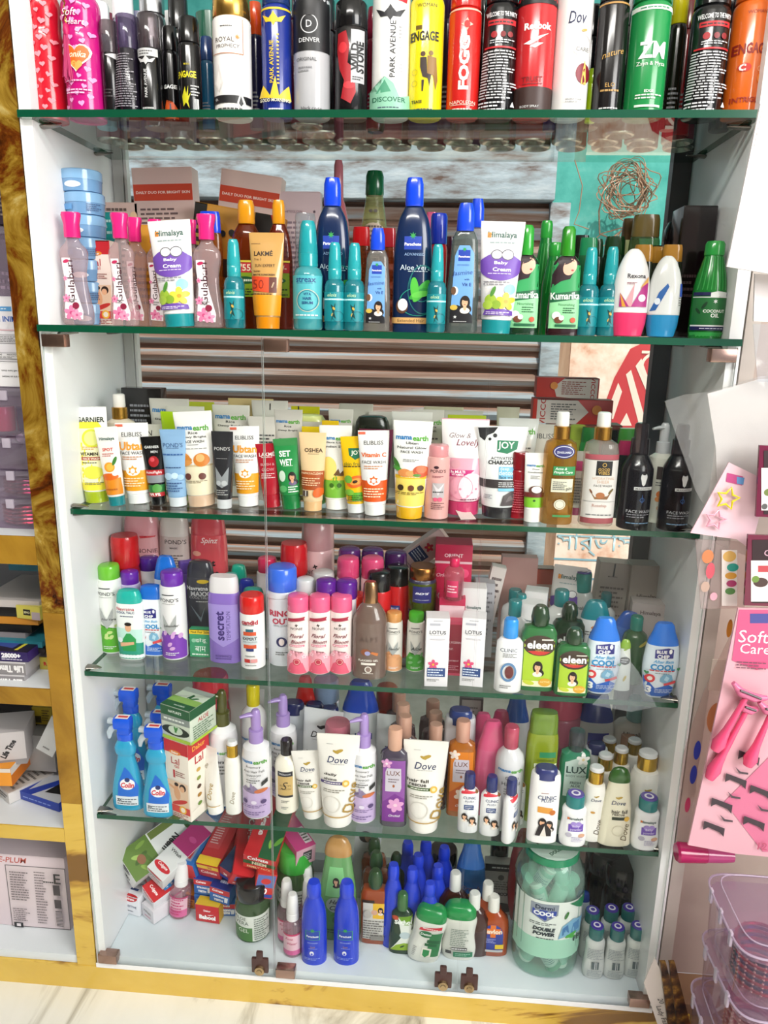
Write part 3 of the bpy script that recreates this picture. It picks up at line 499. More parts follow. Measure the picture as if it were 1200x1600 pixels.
# three glass doors below the second shelf
dz1 = SZ[2]-.0105; dx = [.004, .306, .607, .916]
seam = M('sb9c2c0')
for i in range(3):
    a, b = dx[i]+.001, dx[i+1]-.001
    bm = bmesh.new(); bx(bm, (a, -.0058, -.007), (b, -.0016, dz1))
    for fc in bm.faces:
        if abs(fc.normal.x) > .9: fc.material_index = 1
    d = fin('glass_door', bm, [dgl, seam], cab, False)
    hx = a+.002 if i < 2 else b-.034
    for nm, zz in (('door_clamp', dz1-.0185), ('door_clamp', -.004)):
        bm = bmesh.new(); bx(bm, (hx, -.0115, zz), (hx+.032, .005, zz+.017), 0, .0016); fin(nm, bm, 'ma98c80', d)
    lx = b-.036 if i < 2 else a+.004
    if i == 0 or i == 1 or i == 2:
        bm = bmesh.new(); zz = .012
        bx(bm, (lx, -.012, zz-.008), (lx+.028, -.0062, zz+.02), 0, .002); bx(bm, (lx+.008, -.012, zz+.016), (lx+.019, -.0064, zz+.033), 0, .002)
        lk = fin('door_lock', bm, 'p4a2f2c', d)
        bm = bmesh.new(); loft(bm, [(0, .0085, .0085), (.004, .008, .008), (.0045, .0045, .0045), (.006, .004, .004)], 2, 20)
        bmesh.ops.rotate(bm, cent=(0, 0, 0), matrix=Matrix.Rotation(radians(90), 3, 'X'), verts=bm.verts); bmesh.ops.translate(bm, vec=(lx+.014, -.0122, zz-.001), verts=bm.verts)
        fin('keyhole_barrel', bm, 'mb9a07a', lk)
# gold faced upright between the cabinet and the unit on the left
zf = onz  # noqa
up1 = .80
un = empty('side_shelf_unit', (-.04, 0, 0)); tag(un, 'open white shelf unit faced in gold marble laminate, left of the cabinet', 'shelf unit')
def ub(nm, a, b, m, bev=0):
    o = box(nm, (a[0]+.04, a[1], a[2]), (b[0]+.04, b[1], b[2]), m, un, bev); return o
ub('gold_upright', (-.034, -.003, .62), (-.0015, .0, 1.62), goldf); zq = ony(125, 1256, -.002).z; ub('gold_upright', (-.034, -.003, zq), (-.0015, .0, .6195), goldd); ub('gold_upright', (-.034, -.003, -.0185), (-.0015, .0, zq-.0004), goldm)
ub('side_panel', (-.033, .0002, -.018), (-.018, .3, 1.62), white)
ub('back_panel', (-.9, .301, -.018), (-.018, .31, 1.62), M('p8a8a90'))
USH = [(ony(40, 838, -.002).z, ony(40, 882, -.002).z), (ony(40, 1075, -.002).z, ony(40, 1101, -.002).z), (ony(40, 1291, -.002).z, ony(40, 1311, -.002).z)]
for a, b in USH:
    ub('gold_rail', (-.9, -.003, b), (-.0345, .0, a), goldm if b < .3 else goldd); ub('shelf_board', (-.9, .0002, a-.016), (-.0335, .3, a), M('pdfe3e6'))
ub('shelf_board', (-.9, .0002, -.018), (-.0335, .3, -.0025), M('pdfe6ea'))
USZ = [u[0] for u in USH]+[-.0025]
# panel of the unit on the right
ru = empty('right_shelf_unit', (W_+.002, 0, 0)); tag(ru, 'off-white panelled unit standing right of the display cabinet', 'shelf unit')
box('side_panel', (.0, -.002, -.06), (.018, .3, 1.62), noisy('ivory_laminate', [(.3, '#b3a8a0'), (.7, '#c4bab2')], 3, .4), ru)
box('side_panel', (.6, -.002, -.06), (.618, .3, 1.62), M('pd8d0ca'), ru)
box('back_panel', (.019, .06, .0), (.599, .07, 1.62), noisy('ivory_back', [(.3, '#a8948a'), (.7, '#b8a69c')], 3, .5), ru)
box('bottom_panel', (.019, -.001, -.02), (.599, .0595, -.0), M('p8a6a50'), ru)
box('plinth', (.062, .001, -.0655), (.618, .012, -.0205), M('p9a7a2a'), ru)
# ---------------------------------------------------------------- artwork library
def MAMA(v, s=1.5, l2=(), c2='#3a3a3a'):
    o = [T('mama', -s*.26, v, s*.5, '#1f78b8', bold=.03), T('earth', s*.25, v, s*.48, '#5aa63a', bold=.03)]
    for i, x in enumerate(l2): o.append(T(x, 0, v-.05-.045*i, min(s*.9, .12*len(x)), c2, h=.13))
    return o
def DOVE(v, s=1.0, c='#1e2d5a', bird='#b5963c', u=0):
    return [T('Dove', u, v, s, c, shear=.25, bold=.005), ('f', u, v, s*.05, s*.42, s*.22, s*.08, bird, 20), ('f', u, v, -s*.1, s*.38, s*.16, s*.06, bird, -25)]
def GULA():
    return [PG([(-.62, .06), (.5, .05), (.55, .12), (.2, .3), (-.05, .45), (-.05, .6), (-.6, .6), (-.62, .5), (-.5, .35), (-.6, .15)], '#f9eef2'),
            T('Gulabari', -.14, .39, 2.5, '#4a2a32', h=.42, a=90, bold=.01), E(-.33, .57, .2, .1, '#c22a5c', a=15), FLOWER(-.2, .11, .42, '#e67fa8', '#cf4a80'), FLOWER(.15, .09, .32, '#ef9dbc', '#d65b90'),
            FLOWER(-.45, .24, .24, '#e88bb0', '#cf4a80'), FLOWER(-.45, .42, .14, '#e88bb0', '#cf4a80'), E(.12, .175, .2, .2, '#8a1a3c'), FP(-.3, .2, .2, .24, 2, '#8a8a8a')]
H_ = [8.6]
def NONIE(big=0):
    o = [T('NONIE', 0, .6, 1.05, '#3a2c2c', bold=.0), FLOWER(0, .645, .13, '#3a2c2c', '#3a2c2c', 4), T('Floral', 0, .505, 1.25, '#7c1f38', h=.36, shear=.4, bold=.01), T('Bloom', .1, .43, 1.25, '#7c1f38', h=.36, shear=.4, bold=.01),
         R(-.65, .365, .65, .39, '#e0708c'), FP(-.6, .37, .6, .386, 1, '#ffffff')]
    if not big: o += [PG([(-.95, .015), (.95, .015), (.97, .2), (.5, .3), (.1, .22), (-.5, .32), (-.97, .22)], '#f4a9b8'), PG([(-.9, .015), (.8, .015), (.5, .15), (0, .2), (-.6, .14)], '#e9607c'), E(0, .17, .33, .33, '#c2394f'), RING(0, .17, .25, '#f3c9c0', .15), FLOWER(-.6, .26, .2, '#fbd3dc', '#e86f8f'), FLOWER(.6, .24, .2, '#fbd3dc', '#e86f8f'),
                       PG([(-.75, .69), (-.7, .73), (.7, .755), (.62, .725), (.7, .71)], '#a82240')]
    else: o += [FP(-.7, .19, .7, .35, 7, '#3a2c2c'), [E(x, .13, .16, .16, '#a82f3f') for x in (-.6, -.15, .3, .7)]]
    return o
def PONDT(c1, c2, name, seed=1):   # talc
    r = random.Random(seed)
    return [R(-.98, .02, .98, .2, c2), PG([(-.98, .2), (.98, .2), (.7, .3), (0, .24), (-.6, .34)], c2)]+[E(r.uniform(-.8, .8), r.uniform(.14, .34), .22, .14, c1, a=r.uniform(0, 90)) for _ in range(7)]+[
        T("POND'S", 0, .7, 1.35, '#2c2c30', bold=0), R(-.5, .755, .4, .765, '#2c2c30'), FP(-.5, .655, .5, .665, 1, '#777'), PG([(-.5, .54), (0, .4), (.5, .54), (.45, .38), (0, .3), (-.45, .38)], '#a9acac'), T(name, .1, .41, 1.1, '#333', shear=.3), FP(-.4, .06, .6, .1, 2, '#f5f5f5')]
def ELOIS():
    return [R(-.95, .1, .95, .44, '#0f8790'), T('elois', -.15, .405, .85, '#cfe9b0', shear=.2, bold=0), R(-.95, .345, .95, .365, '#9be0e6'), FP(-.8, .348, .8, .362, 1, '#e8ffff'), PG([(-.2, .1), (-.05, .2), (-.25, .3), (.05, .27), (.2, .32), (.1, .2), (.25, .13), (0, .16)], '#0b3c3a'), E(.05, .25, .1, .16, '#caa84a', a=30), E(-.1, .18, .07, .16, '#caa84a', a=-20), ('o', .4, .16, .5, .5, '#0a5f68', .08)]
def ELIB(c, name, cc='#f2a02c'):
    return [R(-.92, .17, .92, .42, c), E(0, .42, .42, .3, '#f8f4ee'), STAR(0, .425, .3, cc, 6, .6), E(0, .42, .14, .14, '#f8f4ee'), R(-.95, .955, -.5, .985, '#e06a50'), T('ELIBLISS', 0, .86, 1.2, '#333', bold=0), T(name, 0, .72, 1.55, cc, bold=.03), T('FACE WASH', 0, .635, 1.45, '#3a3a3a', bold=0), FP(-.6, .55, .6, .6, 2, '#c98a60'), FP(-.6, .22, .6, .34, 4, '#ffe7c0')]
def CLINIC(): return [T('CLINIC', .05, .62, 1.2, '#24386e', bold=.01), T('PLUS+', .05, .56, .8, '#24386e', bold=0), PG([(-.75, .68), (.8, .7), (.8, .78), (-.75, .75)], '#d42f3f'), E(.7, .72, .18, .18, '#8a5a2c'), R(-.45, .42, .45, .5, '#23407e'), FP(-.35, .44, .35, .49, 2, '#e8eef8'), LADY(-.35, .3, .45), LADY(.35, .24, .5), RING(.25, .38, .5, '#c9ced6', .08)]
def HIMT():
    return [T('Himalaya', 0, .875, 1.3, '#2c5a50', bold=.02), R(-.67, .855, -.5, .9, '#e08a2c'), FP(-.55, .8, .6, .825, 1, '#9aa'), E(0, .6, .95, .62, '#6f48ac'), E(-.6, .61, .38, .35, '#6f48ac'), E(.6, .61, .38, .35, '#6f48ac'), E(-.2, .705, .26, .22, '#5c5c66'), E(.28, .705, .28, .24, '#5c5c66'), E(-.2, .705, .22, .18, '#f7f4f4'), E(.28, .705, .24, .2, '#f7f4f4'),
            T('Baby', 0, .63, .6, '#fff', bold=.02, h=.17), T('Cream', .05, .575, .8, '#fff', bold=.02, h=.17), FP(-.55, .53, .5, .545, 1, '#e0d6f0'), FP(-.7, .43, .5, .475, 2, '#8a8890'), E(.45, .4, .24, .24, '#8ec6e6'), FLOWER(.3, .29, .38, '#f4d23c', '#e09a1e'), E(-.35, .3, .24, .26, '#9cbc3c'), E(-.1, .26, .2, .2, '#86a82e'), LEAF(-.35, .33, .5, 70, '#4c8a34'), E(-.45, .255, .2, .2, '#a8c648'),
            PG([(-.62, .165), (.62, .165), (.6, .205), (.2, .225), (-.2, .22), (-.55, .21)], '#6a45a4'), FP(-.5, .17, .5, .2, 2, '#e8e0f4')]
def KUMA():
    return [R(-.88, .06, .88, .74, '#2f9a58'), PG([(-.88, .06), (.88, .06), (.88, .37), (-.88, .33)], '#8fd49a'), PG([(-.2, .74), (.45, .74), (.6, .66), (.2, .52), (-.3, .5), (-.85, .44), (-.85, .56)], '#2c1820'), E(.15, .63, .38, .5, '#e7b79c', a=-25), E(-.1, .7, .5, .3, '#24141a', a=20), E(.3, .6, .08, .05, '#b3353c'), PG([(-.9, .38), (.9, .42), (.9, .34), (-.9, .3)], '#14603a'), T('Kumarika', 0, .365, 1.7, '#f0f5ee', h=.42, bold=.02, a=2),
            T('Nourishing', .1, .28, .95, '#1c5a34', bold=0), FP(-.1, .2, .6, .26, 3, '#1c5a34'), E(-.45, .18, .24, .24, '#f4f0e8'), E(-.3, .14, .26, .2, '#6a3a22'), E(-.15, .16, .15, .15, '#f4f0e8'), E(.5, .14, .16, .16, '#c4502c'), R(-.5, .075, .7, .1, '#14603a')]
def ELEEN():
    return [R(-.8, .06, .8, .62, '#a9c832'), R(-.8, .06, .8, .13, '#efe7c0'), E(0, .56, .86, .6, '#3a2a1c'), T('eleen', .02, .57, 1.35, '#fff', bold=.03), R(.1, .625, .7, .64, '#e8e4d8'), PG([(-.6, .49), (0, .5), (.6, .49), (.3, .455), (0, .445), (-.3, .455)], '#c8302c'), T('VERY', .02, .505, .5, '#b8a84c', bold=0), LADY(-.02, .3, .42), E(-.45, .11, .3, .13, '#c2cc3c', a=-12), E(.4, .12, .34, .24, '#d9a332'), T('ACTIVE', .4, .125, .5, '#f6e8b0', bold=0)]
def BLUEC():
    return [PG([(-.9, .02), (.9, .02), (.95, .12), (.4, .2), (-.3, .14), (-.97, .3)], '#2c68c8'), PG([(-.5, .555), (.5, .565), (.5, .68), (.2, .7), (-.5, .67)], '#2a2a80'), T('BLUE', -.15, .645, .55, '#fff', bold=.03), T('CHIP', -.05, .585, .65, '#fff', bold=.03), E(.32, .655, .09, .14, '#fff'), T('After Bath', 0, .515, 1.1, '#3aa2d8', shear=.3), T('COOL', 0, .44, 1.35, '#1f8cc8', bold=.04), FP(-.7, .375, .7, .41, 1, '#c83a44'), FP(-.4, .35, .4, .365, 1, '#555'),
            E(-.62, .28, .26, .26, '#d8353c'), E(-.62, .28, .13, .13, '#f4e8e0', a=30), PG([(-.1, .25), (.25, .22), (.6, .27), (.5, .34), (.1, .36), (-.1, .3)], '#7fb3d2'), PG([(.1, .27), (.3, .25), (.4, .3), (.2, .33)], '#b9dcee'), PG([(.15, .19), (.8, .22), (.75, .26), (.12, .22)], '#e04a50'), T('3', -.6, .12, .28, '#fff', bold=.05), FP(-.3, .08, .75, .14, 3, '#cfe0f4'), HEART(-.8, .36, .12, '#2f8a50'), HEART(.82, .42, .12, '#2f8a50')]
def MROS():
    return [R(-.96, .02, .96, .28, '#c9b2dc'), [E(x, .225+.008*((i*7) % 3), .16, .1, '#c9b2dc') for i, x in enumerate((-.8, -.5, -.2, .1, .4, .7))], PG([(-.9, .28), (-.6, .33), (-.3, .3), (0, .34), (.3, .3), (.5, .28), (0, .26)], '#8a7a9a'), LEAF(-.5, .29, .5, 30, '#6f5f86'), LEAF(-.1, .29, .55, 100, '#8f80a6'), E(.45, .285, .42, .16, '#c96f45', a=8), MAMA(.565, 1.7), T('Rosemary', 0, .515, .95, '#444', bold=0), T('Anti Hair Fall', 0, .475, 1.35, '#333', bold=.0), T('SHAMPOO', 0, .435, .95, '#333', bold=0), R(-.2, .41, .2, .413, '#555'), FP(-.5, .36, .45, .4, 2, '#666'), PG([(.5, .33), (.85, .36), (.85, .4), (.5, .37)], '#333'),
            E(-.6, .18, .17, .17, '#5a4676'), E(0, .175, .19, .15, '#e6dcf0'), E(.6, .18, .17, .17, '#5a4676'), FP(-.8, .12, .8, .15, 2, '#7a629c'), FP(-.7, .05, .7, .09, 2, '#7a629c')]
def PARA(v=.4, s=.9): return [R(-.5*s, v-.04, .5*s, v+.045, '#1a3ea8'), STAR(0, v+.05, .22*s, '#2f9a48', 7, .4), T('Parachute', 0, v-.005, .95*s, '#fff', bold=.02)]
def LIFT(c='#fff'): return []
def LUX(c1, c2, cf): return [R(-.8, .06, .8, .7, c1), PG([(-.8, .06), (.8, .06), (.8, .3), (.1, .36), (-.8, .26)], c2), PG([(-.6, .38), (.45, .38), (.55, .42), (.5, .62), (-.5, .62), (-.6, .58)], '#cfc8d4'), T('LUX', -.03, .57, .95, '#6f3f30', bold=.01), FP(-.4, .47, .4, .52, 2, '#7a6a74'), E(0, .44, .08, .12, '#a05a34'), FLOWER(.15, .24, .55, cf, '#f1c9dc', 6), FLOWER(-.5, .67, .35, cf, '#f6e6ec'), T('Orchid', .1, .13, .8, '#fff', shear=.4, bold=0)]
def VITC(): return []
def LALTAIL(): return [R(-1, .84, 1, 1, '#c8202c'), E(-.1, .85, .5, .16, '#e88a2c'), T('Dabur', -.1, .85, .6, '#fff', bold=.02), T('Lal', -.1, .745, .7, '#b8232c', bold=0), T('tail', 0, .68, .4, '#b8232c', bold=0), T('1', -.25, .575, .16, '#b8232c', bold=.06), FP(-.1, .55, .7, .62, 3, '#8a3a34'),
        R(-.9, .16, .9, .48, '#e9c9ac'), E(.45, .42, .28, .28, '#2a1812'), E(.4, .4, .2, .22, '#e9b48c'), E(-.1, .42, .17, .22, '#e2a87c'), E(-.08, .445, .18, .14, '#2a1812'), ('f', -.05, .33, 0, 0, .27, .5, '#dfa67c', 10), ('f', -.45, .4, 0, 0, .33, .1, '#dfa67c', -25), E(.15, .22, .7, .16, '#c8322c', a=20), R(-1, .08, 1, .17, '#d8453c'), E(.4, .13, .3, .3, '#f0b83c'), E(.4, .13, .19, .19, '#f6ead8'), FP(-.8, .01, .9, .07, 3, '#a04038')]
def LOTUSB(): return [FP(-.4, .955, .4, .975, 1, '#9a9aa4'), R(-.7, .9, .2, .93, '#b9b9c4'), T('LOTUS', 0, .8, 1.4, '#35353f', bold=.01), FP(-.65, .755, .6, .765, 1, '#888'), T('WHITEGLOW', 0, .7, 1.3, '#b4b0bc', bold=0), FLOWER(-.3, .33, .42, '#d84a78', '#e0b43c'), R(-.8, .15, .75, .28, '#274682'), FP(-.75, .16, .6, .27, 3, '#dbe4f4'), FP(-.8, .08, .3, .12, 2, '#777')]
def BABYP(back=0):
    if back: return [FP(-.7, .4, .7, .6, 7, '#8f9aa0'), R(-.3, .22, .3, .36, '#58666a'), R(-.05, .22, 0, .36, '#e8eef0'), R(.1, .22, .13, .36, '#e8eef0'), FP(-.6, .08, .6, .2, 4, '#9aa4aa')]
    return [T('Himalaya', 0, .56, 1.1, '#2c4a48', bold=.02), R(-.56, .55, -.42, .59, '#d9702c'), R(-.45, .32, .6, .46, '#6c4ab0'), E(-.1, .46, .22, .2, '#9c84cc'), E(.25, .46, .22, .2, '#9c84cc'), T('baby', .08, .42, .5, '#e8e0f4', bold=0), T('powder', .08, .355, .8, '#e8e0f4', bold=0), E(-.4, .25, .22, .18, '#b9b4c4'), E(.5, .24, .24, .16, '#d9a88a'), FP(-.2, .12, .6, .22, 4, '#a49cc0')]
def WELC():
    return [T('WELCOME TO THE PARTY', 0, .66, 1.7, '#e8e8ea', h=.24, bold=.02), R(-.75, .59, .8, .625, '#c2242c'), FP(-.7, .597, .7, .618, 1, '#1a1a1c'), E(-.4, .53, .17, .17, '#a8242c'), E(.1, .53, .15, .15, '#7c1a20'), E(.5, .53, .15, .15, '#8a1c22'), FP(-.6, .47, .8, .5, 2, '#cfcfd2'), R(-.85, .44, .85, .452, '#c2242c'), FP(-.9, .1, .9, .43, 17, '#c8c8cc', 3), FP(-.9, .02, .3, .09, 3, '#d8d8dc'), PG([(.55, .05), (.75, .05), (.65, .085)], '#e8e8ea')]
def EAGLE(v, c): return [PG([(-.75, v+.03), (-.3, v+.005), (-.1, v+.03), (0, v+.05), (.1, v+.03), (.3, v+.005), (.75, v+.03), (.5, v-.02), (.15, v-.02), (0, v-.045), (-.15, v-.02), (-.5, v-.02)], c)]
def hearts(c, seed, v0, v1, k=26, s=.17):
    r = random.Random(seed); o = []
    for i in range(k):
        o.append(HEART(-.8+(i*.618*1.6) % 1.6+r.uniform(-.05, .05), v0+(v1-v0)*(i+.5)/k, s*r.uniform(.8, 1.2), c, r.uniform(-20, 20)))
    return o
# ---------------------------------------------------------------- top shelf: body sprays
F1 = .034
it(1, 'heart', 81, .040, -62, 52, 's#c4182c s#e8e4e4'.replace('#', ''), 'perfume_spray', 'body spray', 'red spray can with pink hearts at the far left of the top shelf', hearts('#e58a96', 1, .03, .74, 34))
r = it(1, 'heart', 138, F1, -58, 57, 'sc2167a se8e4e4', 'perfume_spray', 'body spray', 'magenta spray can with an orange heart badge and pale hearts', hearts('#e79ad0', 2, .04, .76, 32, .15)+[
    HEART(.0, .38, .8, '#f4e6e0'), HEART(0, .38, .7, '#e0661c'), HEART(.05, .32, .3, '#f2a24c'), T('Lonika', 0, .39, 1.0, '#f5e6c8', shear=.4, h=.3), T('Soft', -.2, .66, .8, '#fff', shear=.3, bold=0), T('Heart', .05, .6, .95, '#fff', shear=.3, bold=0), FP(-.6, .21, .5, .23, 1, '#f2c4e2'), FP(-.6, .13, .7, .17, 2, '#f2c4e2')])
# tassel hanging from the magenta can
tp = ony(102, 30, .012); bm = bmesh.new()
z0_ = ony(102, 30, .012).z; z1_ = ony(102, 52, .012).z; z2_ = ony(102, 130, .012).z
for i in range(60):
    a = random.random()*6.28; q = random.random()**.5; tube(bm, [(tp.x+.003*cos(a)*q, .012+.002*sin(a)*q, z1_), (tp.x+.006*cos(a)*q, .012+.003*sin(a), (z1_+z2_)/2), (tp.x+.009*cos(a)*q, .012+.004*sin(a)*q, z2_+random.uniform(0, .008))], .0006, 4)
ts = fin('tassel_threads', bm, 'pb5125e'); r_ = empty('tassel'); ts.parent = r_
bm = bmesh.new(); loft(bm, [(z1_-.002, .003, .003), (z1_+.003, .0042, .0042), (z1_+.009, .0034, .0034), (z1_+.011, .0015, .0015)], 2, 14, off=(tp.x, .012)); fin('tassel_knot', bm, 'pc2185e', r_)
bm = bmesh.new(); tube(bm, [(tp.x+.0008*sin(i*1.3), .012+.0008*cos(i*1.3), z1_+.01+i*.0015) for i in range(34)], .0009, 5); fin('gold_cord', bm, 'mc9a14a', r_)
tag(r_, 'magenta tassel on a gold cord hanging between the two heart cans', 'tassel')
it(1, 'perf', 178, F1, 33, 27, 's141014 t8a7a80', 'perfume_spray', 'perfume', 'slim black perfume spray with a smoky clear cap beside the magenta can', [PG([(-.2, .64), (.9, .6), (.9, .66)], '#c8c4c8'), FP(-.6, .2, .6, .3, 3, '#3a3438')])
it(1, 'perf', 206, F1, 24, 34, 's17121e t7a6a90', 'perfume_spray', 'perfume', 'black perfume spray with dense silver print and a purple-tinted clear cap', [FP(-.8, .08, .8, .62, 22, '#8a868e', 5), R(-.4, .01, .9, .05, '#c8c4cc')])
it(1, 'perf', 239, F1, 22, 34, 's0e0e10 t74686c', 'perfume_spray', 'perfume', 'black perfume spray with vertical silver lettering and a silver neck band', [R(-.9, .58, .9, .655, '#c9c9c9'), FP(-.6, .59, .6, .64, 2, '#555'), T('PARK AVENUE', -.1, .32, 2.3, '#d8d8d8', a=90, bold=.01), EAGLE(.54, '#c8c8c8'), FP(-.5, .06, .5, .1, 1, '#bbb')])
it(1, 'can', 271, .05, 42, 24, 's0d0c0e s0c0b0d', 'body_spray_can', 'body spray', 'slim black spray can with a fiery orange base print', [T('GAGE', .05, .36, 1.6, '#f2f2f2', bold=.03), PG([(-.9, .02), (.9, .02), (.9, .12), (.4, .2), (0, .14), (-.4, .22), (-.9, .1)], '#c8501c'), PG([(-.1, .06), (.2, .06), (.15, .18), (0, .18)], '#3a4a5a')])
it(1, 'can', 300, F1, 27, 34, 's0c0c0e s0c0b0d', 'body_spray_can', 'body spray', 'black spray can with bold yellow lettering and a yellow splash', [T('ENGAGE', -.1, .42, 1.7, '#e2d21c', h=.55, bold=.03), T('MAN', 0, .52, .5, '#b8a81c'), PG([(-.5, .2), (-.2, .3), (-.1, .22), (.1, .31), (.05, .2), (.3, .24), (.05, .15), (.15, .08), (-.15, .14), (-.4, .1)], '#c8c21c'), R(.55, .02, .85, .18, '#ddd'), R(.6, .02, .63, .18, '#222'), R(.7, .02, .74, .18, '#222'), FP(.3, .2, .9, .32, 4, '#ccc')])
it(1, 'canb', 366, F1, -18, 58, 'sf2efec mc49a4c', 'perfume_spray', 'body spray', 'white perfume can with a gold cap and a black band near its foot', [T('ROYAL', -.15, .58, 1.0, '#4a3a34', bold=0), T('PROPHECY', 0, .53, 1.2, '#4a3a34', bold=0), ('o', 0, .66, .01, .01, '#fff', .5), FP(-.35, .67, .3, .69, 1, '#555'), STAR(.5, .6, .16, '#c9862c', 8, .3), R(-.85, .47, .75, .476, '#b5764c'), R(-.85, .476, -.83, .74, '#b5764c'), R(.73, .476, .75, .74, '#b5764c'), R(-.98, .09, .98, .15, '#17171a'), T('O.', -.65, .12, .16, '#fff'),
    PG([(.42, .09), (.6, .19), (.8, .09), (.6, .05)], '#e8e4e0'), PG([(.5, .09), (.6, .15), (.7, .09), (.6, .065)], '#17171a'), PG([(-.75, .25), (-.5, .4), (-.25, .25), (-.5, .18)], '#e3dedb'), PG([(-.65, .25), (-.5, .34), (-.35, .25), (-.5, .2)], '#f2efec'), FP(-.6, .03, .7, .06, 1, '#444')])
it(1, 'can', 434, F1, -52, 46, 's1c2f86 t3a50a8', 'body_spray_can', 'body spray', 'royal blue spray can with vertical yellow lettering', [R(-1, .7, 1, .715, '#e3c22c'), EAGLE(.64, '#e8c62c'), T('PARK AVENUE', -.15, .36, 2.5, '#e8c62c', a=90, bold=.01), FP(.2, .2, .35, .55, 14, '#e8c62c'), PG([(-.9, .12), (-.6, .2), (-.2, .13), (.1, .26), (.3, .13), (.8, .2), (.9, .1)], '#e8c62c'), T('GOOD MORNING', 0, .1, 1.7, '#f3f0d8', h=.2), FP(-.3, .03, .5, .05, 1, '#eee')])
it(1, 'can', 488, F1, -75, 56, 'sb4b4b8 s121214', 'body_spray_can', 'body spray', 'black and silver spray can with a laurel wreath emblem', [R(-1.0, .39, 1.0, .735, '#17171a'), RING(0, .55, .46, '#d8d8da', .1), T('D', 0, .55, .3, '#e4e4e6', bold=0), T('DENVER', 0, .455, 1.1, '#dedee0', bold=0), T('ORIGINAL', -.15, .34, 1.1, '#3a3a3e', bold=0), T('black.code', .1, .04, 1.1, '#2a2a2e', bold=0), FP(-.6, .26, .2, .3, 2, '#8a8a8e'), R(-.3, .6, .3, .63, '#17171a')])
it(1, 'canb', 548, F1, 2, 50, 's151214 s0f0f11', 'body_spray_can', 'body spray', 'black spray can with red smoke and vertical black lettering on grey', [PG([(-.7, .7), (-.2, .72), (0, .6), (-.1, .45), (.3, .4), (.4, .2), (.1, .1), (-.5, .15), (-.3, .3), (-.6, .4), (-.75, .55)], '#a81824'), E(-.4, .58, .25, .3, '#d8323c'), E(0, .26, .35, .2, '#d4323c'), R(.1, .28, .85, .73, '#b9b9bd'), T('WILD', .32, .5, 1.5, '#151517', a=90, bold=.04), T('STONE', .62, .5, 1.7, '#151517', a=90, bold=.04), FP(.2, .3, .8, .34, 2, '#333')])
it(1, 'can', 609, F1, -88, 58, 'sefefec seaeae8', 'body_spray_can', 'body spray', 'tall white spray can with a red mega pack flash and green peaks', [PG([(-.6, .67), (-.5, .725), (.85, .705), (.8, .65)], '#cf2436'), T('MEGA PACK', .12, .688, 1.1, '#fff', bold=.02), EAGLE(.585, '#26262a'), T('PARK AVENUE', .15, .38, 2.6, '#2c2c30', a=90, bold=.01), FP(.45, .24, .6, .52, 14, '#9a9aa0'), PG([(-.9, .02), (.95, .02), (.9, .12), (.5, .1), (.2, .18), (-.2, .22), (-.5, .13), (-.9, .14)], '#8fc8ac'), PG([(-.6, .12), (-.2, .2), (.1, .13)], '#4c9a78'), T('DISCOVER', 0, .085, 1.5, '#1f6a4c', bold=.02), FP(-.5, .03, .5, .045, 1, '#456')])
it(1, 'can', 663, F1, -70, 52, 'se8d81c s9a7a2c', 'body_spray_can', 'body spray', 'bright yellow spray can with a seated couple in silhouette', [T('WOMAN', 0, .675, 1.1, '#5a4a14', bold=0), R(-.6, .53, -.25, .555, '#6a5418'), T('ENGAGE', -.1, .49, 1.6, '#1f1c14', h=.5, bold=.03), E(-.15, .38, .14, .13, '#4a2a18'), PG([(-.3, .36), (.05, .36), (.1, .27), (.35, .26), (.25, .18), (.15, .23), (-.15, .24), (-.3, .3)], '#2c1a14'), E(.3, .385, .13, .13, '#7c5a22'), PG([(.1, .37), (.6, .36), (.7, .22), (.6, .16), (.45, .25), (.1, .26)], '#8a6424'), PG([(-.2, .22), (-.05, .22), (-.1, .15), (-.18, .15)], '#2c1a14'), T('TEASE', -.45, .085, .6, '#26241a', bold=.02), RING(-.6, .27, .16, '#b0a024', .15), RING(-.6, .2, .16, '#b0a024', .15), FP(-.7, .03, .5, .045, 1, '#555')])
it(1, 'can', 721, F1, -45, 50, 'sc8201c sc4201c', 'body_spray_can', 'body spray', 'glossy red spray can with large vertical white lettering', [R(-1, .715, 1, .73, '#e8b8a8'), STAR(.1, .62, .35, '#e8b4a4', 4, .5), E(.1, .62, .18, .2, '#c8201c'), T('FOGG', .0, .36, 2.9, '#f0e6e0', a=90, bold=.05, h=.62), T('NAPOLEON', 0, .09, 1.5, '#f0d8c8', bold=0), R(-.7, .07, .7, .074, '#e8c8b8'), FP(-.6, .03, .6, .055, 1, '#f0d8c8')])
it(1, 'can', 775, F1, -55, 52, 's121214 s111113', 'body_spray_can', 'body spray', 'black spray can covered in dense white print, next to the glossy red can', WELC())
it(1, 'can', 829, F1, -78, 60, 'sc4242a s111113', 'body_spray_can', 'body spray', 'red spray can with a black cap and dark brown foot', [R(-1, .02, 1, .17, '#3a2420'), R(-1, .66, 1, .735, '#121214'), T('Reebok', 0, .53, 1.3, '#f2eeee', bold=.04), PG([(-.65, .43), (.1, .47), (.55, .49), (-.05, .44), (-.35, .42)], '#f0e8e8'), PG([(-.35, .41), (0, .43), (.3, .43), (-.1, .4)], '#f0e8e8'), T('TRUST', -.15, .215, 1.0, '#7c1418', bold=.01), FP(-.6, .18, .4, .195, 1, '#7c1418'), T('BODY SPRAY', -.2, .05, .9, '#ddd', bold=0)])
